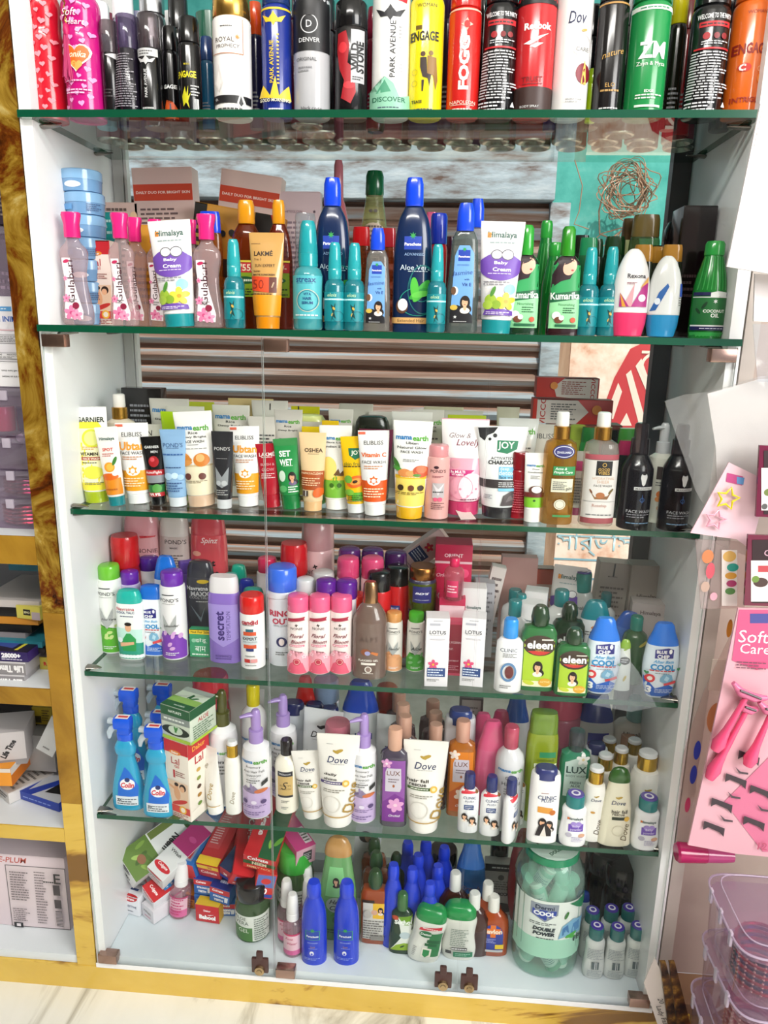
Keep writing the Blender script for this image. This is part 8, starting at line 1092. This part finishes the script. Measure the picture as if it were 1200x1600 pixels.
for i in range(6):
    for j in range(5): bx(bm, (r.location.x-.03+i*.012, r.location.y-.03+j*.01, zb5+.01+.01*(i % 3)), (r.location.x-.023+i*.012, r.location.y-.025+j*.01, zb5+.014+.01*(i % 3)))
tag(fin('hair_clips', bm, 'se0d8dc', None), 'loose white hair clips inside the purple-shadowed clear box', 'hair clips', kind='stuff')
zb6 = zA+(lvl(359)-zc)
lb(-50, 300, 24, 358, .03, .08, zb6, 'p3c3040', 'dark_carton', 'box', 'dark purple carton above the clear clip box on the left unit', [FP(-.5, .2, .9, .8, 5, '#8a7c70')])
zb7 = zA+(lvl(299)-zc)
lb(-50, 225, 16, 298, .04, .08, zb7, 'cb0a4a8', 'film_bag', 'bag', 'crinkled translucent packet on top of the dark purple carton, left unit', None)
lb(-55, 130, 8, 224, .04, .08, zA+(lvl(224)-zc), 'p2c2440', 'dark_carton', 'box', 'near-black carton high on the left unit beside the gold foil upright', None)
# second bay: flat boxes
zB = USZ[1]+.0004
def flat_(x0, x1, t, b, y, dpt, col, name, lab, front=None, rz=0, zoff=None, top=None, cat='box', side=None):
    z = ony((x0+x1)/2, b, y).z; return lb(x0, t, x1, b, y, dpt, z, col, name, cat, lab, front, top, (0, 0, rz), side=side)
flat_(-30, 40, 1054, 1074, .02, .10, 'pd0ccce', 'hair_colour_carton', 'lowest grey and white hair colour carton of the second bay pile', [R(-1, 0, 1, .9, '#8a8688'), T('Life Time', .35, .45, 1.1, '#f2f0f0', a=180, bold=.05, h=.32)], side=(1, [R(-1, 0, 1, 1, '#a8a4a8')]))
flat_(-30, 41, 1034, 1053, .02, .10, 'pd0ccce', 'hair_colour_carton', 'upper grey and white hair colour carton of the second bay pile', [R(-1, 0, 1, .9, '#8a8688'), T('Life Time', .35, .45, 1.1, '#f2f0f0', a=180, bold=.05, h=.32)], side=(1, [R(-1, 0, 1, 1, '#b0acb0')]))
flat_(-30, 44, 1018, 1033, .02, .12, 'p2c1c58', 'trimmer_carton', 'indigo carton reading 28000+ on the second bay pile', [T('28000+', .3, .62, .8, '#f0eef4', bold=.06, h=.22), FP(-.1, .1, .8, .35, 1, '#c8c4d8')], top=[R(-1, 0, 1, 1, '#1a1430'), PG([(-1, .2), (.2, .1), (.5, .9), (-1, 1)], '#3c4c98'), PG([(.35, .05), (.5, .05), (.95, .95), (.8, .95)], '#d8cc3c'), R(.3, .55, .6, .8, '#a8a8ac')], side=(1, [R(-1, 0, 1, 1, '#3c2470'), R(-.2, .1, .6, .9, '#c8c8cc')]))
for t, b, x1, c, lab in ((985, 992, 70, 'p1a1214', 'flat black carton under the purple magazine-like ones, second bay'), (975, 984, 66, 'p2c7c8c', 'flat teal carton in the second bay pile'), (962, 974, 40, 'p8a8488', 'flat grey carton in the second bay pile'), (950, 961, 50, 'p121012', 'thin black carton in the second bay pile'), (938, 949, 60, 'pc8862c', 'flat tan carton in the second bay pile'), (924, 937, 62, 'p141012', 'black carton third from the top in the second bay'), (912, 923, 62, 'pc8c0bc', 'creased white carton second from the top in the second bay')):
    flat_(-30, x1, t+26, b+26, .06 if x1 < 65 else .05, .12, c, 'flat_carton', lab, None)
flat_(14, 60, 868, 892, .10, .1, 'p1f6a80', 'flat_carton', 'teal carton topping the second bay pile', [FP(-.8, .3, .5, .7, 2, '#2c8aa0')])
flat_(30, 70, 948, 968, .055, .08, 'pd8cc5c', 'phone_case_carton', 'pale yellow carton with a black CASE patch, second bay', [R(-.4, .3, .2, .75, '#26201c'), T('CASE', -.1, .52, .5, '#e8e0b0', a=180, bold=.04), R(.3, .0, 1, .6, '#b8a8b0')], rz=-8)
flat_(65, 83, 1026, 1066, .06, .06, 'pd8cfc8', 'rubber_band_carton', 'small white and yellow carton with a red R beside the grey pile, second bay', [R(-1, .5, 1, 1, '#c8b84c'), T('R', .0, .72, .6, '#c8242c', bold=.06), R(-.6, .2, .5, .4, '#b83c8c'), R(-.3, .24, .2, .36, '#f0e0ec')], side=(-1, [R(-1, 0, 1, 1, '#2c9a80')]))
# third bay
flat_(-30, 52, 1112, 1150, .12, .08, 'p1c1214', 'dark_carton', 'black-brown carton at the back of the third bay', None); flat_(52, 82, 1106, 1132, .13, .05, 'pb8a02c', 'flat_carton', 'olive yellow carton with a code square at the back of the third bay', [R(-.7, .1, -.1, .5, '#3a3018'), FP(0, .2, .8, .9, 5, '#4a3c18')])
flat_(-30, 46, 1150, 1166, .10, .06, 'pd0c0c0', 'flat_carton', 'thin pinkish carton under the black-brown one, third bay')
flat_(-30, 30, 1146, 1196, .05, .07, 'pc4bebe', 'hair_colour_carton', 'grey hair colour carton with slanted black lettering, third bay', [T('Life Time', .2, .5, 1.1, '#26262a', a=58, bold=.05, h=.3), R(-1, 0, 1, .16, '#8a8688')], rz=16)
flat_(-30, 15, 1200, 1228, .035, .1, 'pe8962c', 'flat_carton', 'orange and white carton at the front of the third bay', [R(-1, .75, 1, 1, '#e0d4c8')], side=(1, [R(-1, 0, 1, 1, '#d8761c'), R(-1, .6, 1, 1, '#e0d8d0')]), rz=4)
flat_(34, 88, 1150, 1205, .10, .06, 'pa8a6a4', 'flat_carton', 'plain grey carton standing behind the tilted white card, third bay')
r = lb(56, 1120, 84, 1186, .06, .004, None, 'pd8dadc', 'white_card', 'card', 'white card leaning tilted before the grey carton, third bay', [FP(-.4, .1, .4, .2, 1, '#8a8a8c')], None, (8, 30, 0)); r.location.z += .012
zz = USZ[2]+.001
carton('catalogue_carton', 'box', 'blue and white carton with pale lettering lying at the front of the third bay', (ony(75, 1240, .07).x, .085, zz), (.10, .07, .016), 'p2440a8', [FP(-.6, .3, .7, .6, 1, '#8aa0e0')], None, [R(-.5, 0, 1, 1, '#c8ccd4'), PG([(-.6, 0), (.2, .9), (.6, 1), (-.2, .0)], '#2440a8'), PG([(.1, .2), (.9, .3), (1, 1), (.3, .9)], '#141416')], (0, 0, -18))
carton('catalogue_carton', 'box', 'white carton with small print under the edge of the blue one, third bay', (ony(28, 1245, .06).x, .09, zz), (.035, .08, .02), 'pd4d0cc', [FP(-.8, .3, .8, .8, 2, '#555')], None, [FP(-.8, .1, .8, .9, 7, '#77736f')], (0, 0, -34))
# bottom bay: two large pale cartons
zD = USZ[3]+.0004; yb = .05
h_ = ony(60, 1352, yb).z-ony(60, 1462, yb).z
FR = [T('DI', .0, .93, .12, '#c85c50', bold=.05), T('ONE-PLUM', .3, .93, .5, '#c85c50', shear=.2), R(.28, .0, 1, .86, '#6a6266'), R(.29, .01, .99, .85, '#e0d2d6'), FP(.62, .08, .76, .8, 20, '#8a7e82', 3), FP(.34, .4, .58, .8, 12, '#7a6e72', 4), FP(.34, .12, .56, .3, 7, '#7a6e72', 5), R(.34, .03, .45, .1, '#26262a'), R(.37, .045, .42, .085, '#e8e0e4'), R(.86, .08, .94, .3, '#4a4448'), R(.86, .34, .94, .46, '#4a4448'), R(.86, .52, .94, .66, '#4a4448'), [R(.86, .08+.02*i, .94, .087+.02*i, '#e0d2d6') for i in range(11)], T('E', .92, .75, .08, '#333'), FP(.75, .68, .9, .72, 1, '#333')]
xr = ony(112, 1462, yb).x; xl = xr-.30
carton('pink_carton', 'box', 'large pale pink carton with a printed data panel, front of the bottom left bay', ((xl+xr)/2, yb+.05, zD), (.30, .10, h_), 'pe2d2d8', FR)
carton('pink_carton', 'box', 'second pale pink carton standing behind the data panel one, bottom left bay', ((xl+xr)/2, yb+.16, zD), (.30, .10, h_*1.14), 'pcfb8c0', [T('DI ONE-PLUM', .2, .93, .6, '#b85c50', shear=.2)])
# ---------------------------------------------------------------- hanging and stacked goods at the right, in front of the next unit
def slab(name, cat, lab, y, pix, th, m, arts=None, parent=None, bump=0):
    P = [ony(a, b, y) for a, b in pix]; c = sum(P, Vector())/len(P); bm = bmesh.new()
    f = bm.faces.new([bm.verts.new((p.x-c.x, 0, p.z-c.z)) for p in P])
    if bump:
        bmesh.ops.triangulate(bm, faces=[f]); bmesh.ops.subdivide_edges(bm, edges=bm.edges[:], cuts=5, use_grid_fill=True); rr = random.Random(len(lab))
        for v in bm.verts: v.co.y += bump*(sin(v.co.x*70+rr.random()*.6)+cos(v.co.z*48+v.co.x*30)+rr.uniform(-.5, .5))
    bm.normal_update()
    bmesh.ops.solidify(bm, geom=bm.faces[:], thickness=th); o = fin(name, bm, m, None, smooth=bool(bump), ang=60); o.location = c
    if arts: 
        def q(px, py): p = ony(px, py, y); return (p.x-c.x, p.z-c.z)
        art('printed_face', arts(q), 1, 1, lambda x, z, l: (x, -th-.0006-.0001*l-bump*2.2, z), o, 0)
    tag(o, lab, cat); return o
def rect(q, a, b, c_, d, col): return PG([q(a, b), q(c_, b), q(c_, d), q(a, d)], col)
sc = lambda q, n: abs(q(n, 800)[0]-q(0, 800)[0])
slab('paper_bag', 'bag', 'white stitched-edge card bag hanging at the upper right edge of the photo', -.10, [(1186, 163), (1300, 175), (1300, 450), (1200, 428), (1134, 417)], .004, 'pe6e0e0', lambda q: [PG([q(1188+i*-1.9+.0, 172+i*9), q(1190-i*1.9, 172+i*9), q(1189.6-i*1.9, 177+i*9), q(1187.6-i*1.9, 177+i*9)], '#c8c0c0') for i in range(27)])
slab('paper_packet', 'packet', 'small white packet in film below the card bag, right edge', -.07, [(1178, 428), (1260, 432), (1260, 505), (1176, 502)], .003, 'pe8e0e0'); slab('film_pouch', 'bag', 'clear film pouch hanging below the small white packet, right edge', -.07, [(1176, 506), (1260, 508), (1260, 600), (1182, 596)], .002, 'wd8dce4', bump=.0008)
slab('film_bag', 'bag', 'large clear film bag hanging open in front of the right end of the third shelf', -.055, [(1039, 627), (1072, 616), (1105, 612), (1190, 588), (1260, 585), (1260, 905), (1120, 850), (1104, 800), (1085, 765)], .0012, 'wd8d6d4', bump=.0015)
slab('white_insert', 'card', 'white paper insert inside the large clear film bag', -.048, [(1105, 615), (1188, 592), (1260, 590), (1260, 760), (1120, 760), (1118, 700)], .001, 'pf0ecec')
slab('hair_clip_card', 'card', 'pale pink card of star hair clips, tilted in the film bag', -.065, [(1138, 722), (1200, 752), (1172, 858), (1150, 842), (1078, 832)], .002, 'pe0bcc6', lambda q: [PG([q(1135, 738), q(1160, 744), q(1158, 758), (q(1133, 752))], '#b8407c'), PG([q(1150, 744), q(1162, 746), q(1160, 757), q(1150, 755)], '#5a8ac0')])
def star(px, py, r_px, y, col, lab):
    c = ony(px, py, y); k = r_px*prj(c)[2]/FPX; bm = bmesh.new(); P = [(c.x+k*(1 if i % 2 == 0 else .5)*sin(pi*i/5+.2), y, c.z+k*(1 if i % 2 == 0 else .5)*cos(pi*i/5+.2)) for i in range(10)]
    tube(bm, P, .0016, 6, closed=True); tag(fin('star_hair_clip', bm, col), lab, 'hair clip')
star(1137, 779, 18, -.072, 'se0d02c', 'yellow star-shaped hair clip on the pale pink card'); star(1118, 812, 16, -.072, 'se8a8bc', 'pink star-shaped hair clip on the pale pink card')
def frame(px0, py0, px1, py1, y, lab, inner):
    o = slab('mirror_card', 'card', lab, y, [(px0, py0), (px1, py0+4), (px1, py1+4), (px0-6, py1)], .004, 's6a1436', lambda q: [rect(q, px0+6, py0+8, px1-2, py1-4, '#2a1018')]+inner(q))
frame(1185, 695, 1270, 806, -.085, 'burgundy framed pack with a white label, upper one at the right edge', lambda q: [rect(q, 1187, 730, 1260, 796, '#dcd4d4'), E(*q(1192, 790), sc(q, 4), sc(q, 4), '#555'), E(*q(1198, 768), sc(q, 6), sc(q, 5), '#6a7a3c')])
frame(1167, 834, 1270, 944, -.085, 'burgundy framed pack with a white label, lower one at the right edge', lambda q: [rect(q, 1171, 874, 1260, 938, '#dcd4d2'), rect(q, 1182, 882, 1260, 892, '#b8444c'), E(*q(1186, 908), sc(q, 10), sc(q, 7), '#4a3430'), E(*q(1178, 903), sc(q, 5), sc(q, 5), '#6a8a3c'), T('C', *q(1196, 862), sc(q, 8), '#c8a0b0')])
slab('trinket_bag', 'bag', 'clear bag of small coloured trinkets below the star clip card', -.06, [(1086, 842), (1150, 845), (1166, 850), (1163, 950), (1094, 950)], .002, 'we0c8c8', lambda q: [rect(q, 1126, 858, 1150, 945, '#e8dcd8'), E(*q(1138, 868), sc(q, 9), sc(q, 8), '#e0b060'), E(*q(1143, 885), sc(q, 8), sc(q, 6), '#2c9a8c'), E(*q(1140, 898), sc(q, 8), sc(q, 5), '#d89a3c'), E(*q(1141, 910), sc(q, 7), sc(q, 5), '#b03c6c'), E(*q(1139, 922), sc(q, 7), sc(q, 5), '#5a8a4c'), E(*q(1104, 868), sc(q, 8), sc(q, 10), '#c87a4c'), E(*q(1108, 890), sc(q, 6), sc(q, 12), '#c85060'), E(*q(1100, 915), sc(q, 6), sc(q, 8), '#b89a8c'), E(*q(1113, 930), sc(q, 5), sc(q, 6), '#e0a0b0')], bump=.0006)
slab('price_card', 'card', 'blank ivory card stuck on the panel left of the pink razor pack', -.01, [(1113, 1030), (1138, 1030), (1132, 1078), (1106, 1078)], .0015, 'pe0d4c8')
pk = slab('razor_card', 'card', 'long pink card of women razors with white lettering, hanging at the right edge', -.085, [(1152, 949), (1290, 950), (1290, 1345), (1150, 1332), (1074, 1318), (1100, 1200)], .003, 'pd8a4b0', lambda q: [PG([q(1153, 951), q(1288, 952), q(1288, 1030), q(1180, 1045), q(1142, 1030)], '#cf5480'), PG([q(1130, 1250), q(1200, 1180), q(1288, 1160), q(1288, 1330), q(1190, 1328)], '#d07090'), rect(q, 1170, 957, 1260, 972, '#4a4a90'), T('Soft', *q(1176, 993), sc(q, 42), '#f8eef2', bold=.0), T('Care', *q(1178, 1012), sc(q, 42), '#f8eef2', bold=.0), FP(q(1148, 1040)[0], q(1148, 1042)[1], q(1196, 1040)[0], q(1148, 1030)[1], 3, '#7a4a5c'),
    [PG([q(a, b), q(a+32, b+12), q(a+30, b+25), q(a+24, b+18), q(a+6, b+10), q(a-2, b+14)], '#3a2c34') for a, b in ((1132, 1204), (1110, 1242), (1098, 1278), (1170, 1222), (1152, 1168), (1160, 1270))], [PG([q(a, b), q(a+8, b+7), q(a+20, b+9), q(a+20, b+12), q(a+6, b+10)], '#4a3c44') for a, b in ((1134, 1232), (1146, 1194), (1122, 1268), (1180, 1252))], T('12', *q(1188, 1317), sc(q, 14), '#b8506c')])
def razor(p, q_, hw, y, lab):
    r = empty('razor', ony(p[0], p[1], y)); o = r.location; a, b = ony(p[0], p[1], y)-o, ony(q_[0], q_[1], y)-o
    bm = bmesh.new(); n = 8; tube(bm, [a+(b-a)*i/n for i in range(n+1)], [.003, .0035, .0035, .004, .0045, .005, .0065, .009, .006], 12); fin('handle', bm, 'se8507c', r)
    bm = bmesh.new(); d = (b-a).normalized(); s = Vector((-d.z, 0, d.x)); u = a-d*.004
    tube(bm, [u-s*hw-d*.004, u-s*hw*.4+d*.004, u+s*hw*.4+d*.004, u+s*hw-d*.002], [.003, .006, .006, .003], 10); fin('razor_head', bm, 'sd86c94', r)
    bm = bmesh.new(); tube(bm, [u-s*hw*.6-Vector((0, .006, 0)), u+s*hw*.6-Vector((0, .006, 0))], .0016, 6); fin('blade_strip', bm, 'p5a4a52', r); tag(r, lab, 'razor')
razor((1168, 1086), (1117, 1172), .024, -.10, 'pink razor with its head up, left one on the pink card'); razor((1168, 1108), (1108, 1216), .012, -.095, 'pink razor lying lower and longest on the pink card'); razor((1206, 1112), (1168, 1196), .02, -.10, 'pink razor at the right edge of the pink card')
slab('comb_bag', 'bag', 'clear bag with blue ovals and orange pieces behind the pink razor card', -.03, [(1150, 975), (1165, 980), (1105, 1325), (1056, 1322), (1066, 1180), (1100, 1075)], .002, 'wd8c0b8', lambda q: [E(*q(1088, 1170), sc(q, 5), sc(q, 16), '#24389c'), E(*q(1082, 1208), sc(q, 5), sc(q, 16), '#24389c'), E(*q(1073, 1255), sc(q, 4), sc(q, 13), '#b8305c'), E(*q(1118, 1120), sc(q, 14), sc(q, 26), '#b8764c'), E(*q(1138, 980), sc(q, 4), sc(q, 14), '#c8842c')], bump=.0006)
# magenta tube lying on the box stack
ya = -.05; a, b = ony(1056, 1331, ya), ony(1146, 1337, ya); r = empty('lotion_tube', a); d = b-a
bm = bmesh.new(); tube(bm, [Vector(), d*.04, d*.5, d*.52], [.012, .0145, .013, .0125], 20); fin('cap', bm, 'sa82058', r)
bm = bmesh.new(); tube(bm, [d*.525, d*.8, d*.99, d], [.012, .011, .009, .006], 20); fin('body', bm, 'sb8487c', r); tag(r, 'magenta tube lying on its side on top of the clear bangle boxes', 'tube')
# stack of clear boxes with bangles
BZ = [(1595, 1545, 1088, -.125), (1543, 1480, 1095, -.12), (1478, 1412, 1104, -.115), (1408, 1345, 1108, -.11)]
base = -.065; nm_ = ('lowest', 'second lowest', 'second from top', 'topmost'); tp_ = -.0655
hh = (.302+.0655)/4
for i in range(4):
    zb = -.0650+hh*i; x0 = (.948, .943, .950, .946)[i]; rw, rd_ = .09, .074; r = empty('bangle_box', (x0+rw, -.130, zb), (0, 0, radians((1, -2, 2, -1)[i])))
    h = hh-.001
    bm = bmesh.new(); loft(bm, [(0, rw*.9, rd_*.9), (.003, rw*.95, rd_*.95), (h*.78, rw*.985, rd_*.985)], 6, 40); fin('tray', bm, 'wc8a8c0', r)
    bm = bmesh.new(); loft(bm, [(h*.785, rw, rd_), (h*.8, rw*1.02, rd_*1.02), (h*.9, rw*1.02, rd_*1.02), (h*.94, rw*.97, rd_*.97), (h*.95, rw*.9, rd_*.88), (h*.99, rw*.88, rd_*.86), (h, rw*.86, rd_*.84)], 6, 40); fin('lid', bm, 'wd0b8d4', r)
    bm = bmesh.new(); tube(bm, [Vector((rw*1.02*se(2*pi*k/48, 6)[0], rd_*1.02*se(2*pi*k/48, 6)[1], h*.88)) for k in range(48)], .0016, 6, closed=True); tube(bm, [Vector((rw*.88*se(2*pi*k/48, 6)[0], rd_*.86*se(2*pi*k/48, 6)[1], h*.985)) for k in range(48)], .001, 6, closed=True); fin('lid_rim', bm, 'cd8c8dc', r)
    for s_ in (-.5, 0, .5): bm = bmesh.new(); bx(bm, (-rw*1.04, s_*rd_-.004, h*.7), (-rw*1.0, s_*rd_+.004, h*.93), 0, .001); fin('clip', bm, 'cdcd0e0', r)
    tag(r, 'clear plastic bangle box, %s of the stack at the lower right' % nm_[i], 'plastic box')
    for j in (-1, 1):
        bangles(x0+rw+j*.041, -.15, zb+.006, .034, max(2, int((h*.72-.006)/.0062)), [['mc81f50', 'md04a6c'], ['ma81c40', 'mc87840'], ['mb83058', 'me0a0a0'], ['mc02050', 'm3a2c70']][i], 'pink and gold bangle inside the %s right-hand box' % nm_[i], .0062)
slab('name_card', 'card', 'white card with handwritten words standing in the lower right corner', -.035, [(1023, 1496), (1006, 1536), (1040, 1640), (1085, 1640)], .0015, 'pe2d8d0', lambda q: [T('20', *q(1032, 1562), sc(q, 12), '#26262a', a=-65, bold=.0, shear=.3), T('Lady Fashion', *q(1036, 1592), sc(q, 62), '#26262a', a=-66, bold=0, shear=.2)])
def leo(px, lab, y): 
    return slab('hair_band', 'hair band', lab, y, [(px, 1500), (px+9, 1500), (px+34, 1600), (px+34, 1660), (px+20, 1660)], .006, noisy('tortoiseshell', [(.4, '#1c100c'), (.55, '#5a3a14'), (.7, '#a87c2c')], 60, .3))
leo(1030, 'brown tortoiseshell hair band beside the handwritten card', -.036); leo(1044, 'darker tortoiseshell hair band right of its twin, by the clear boxes', -.04)
bpy.context.view_layer.update()
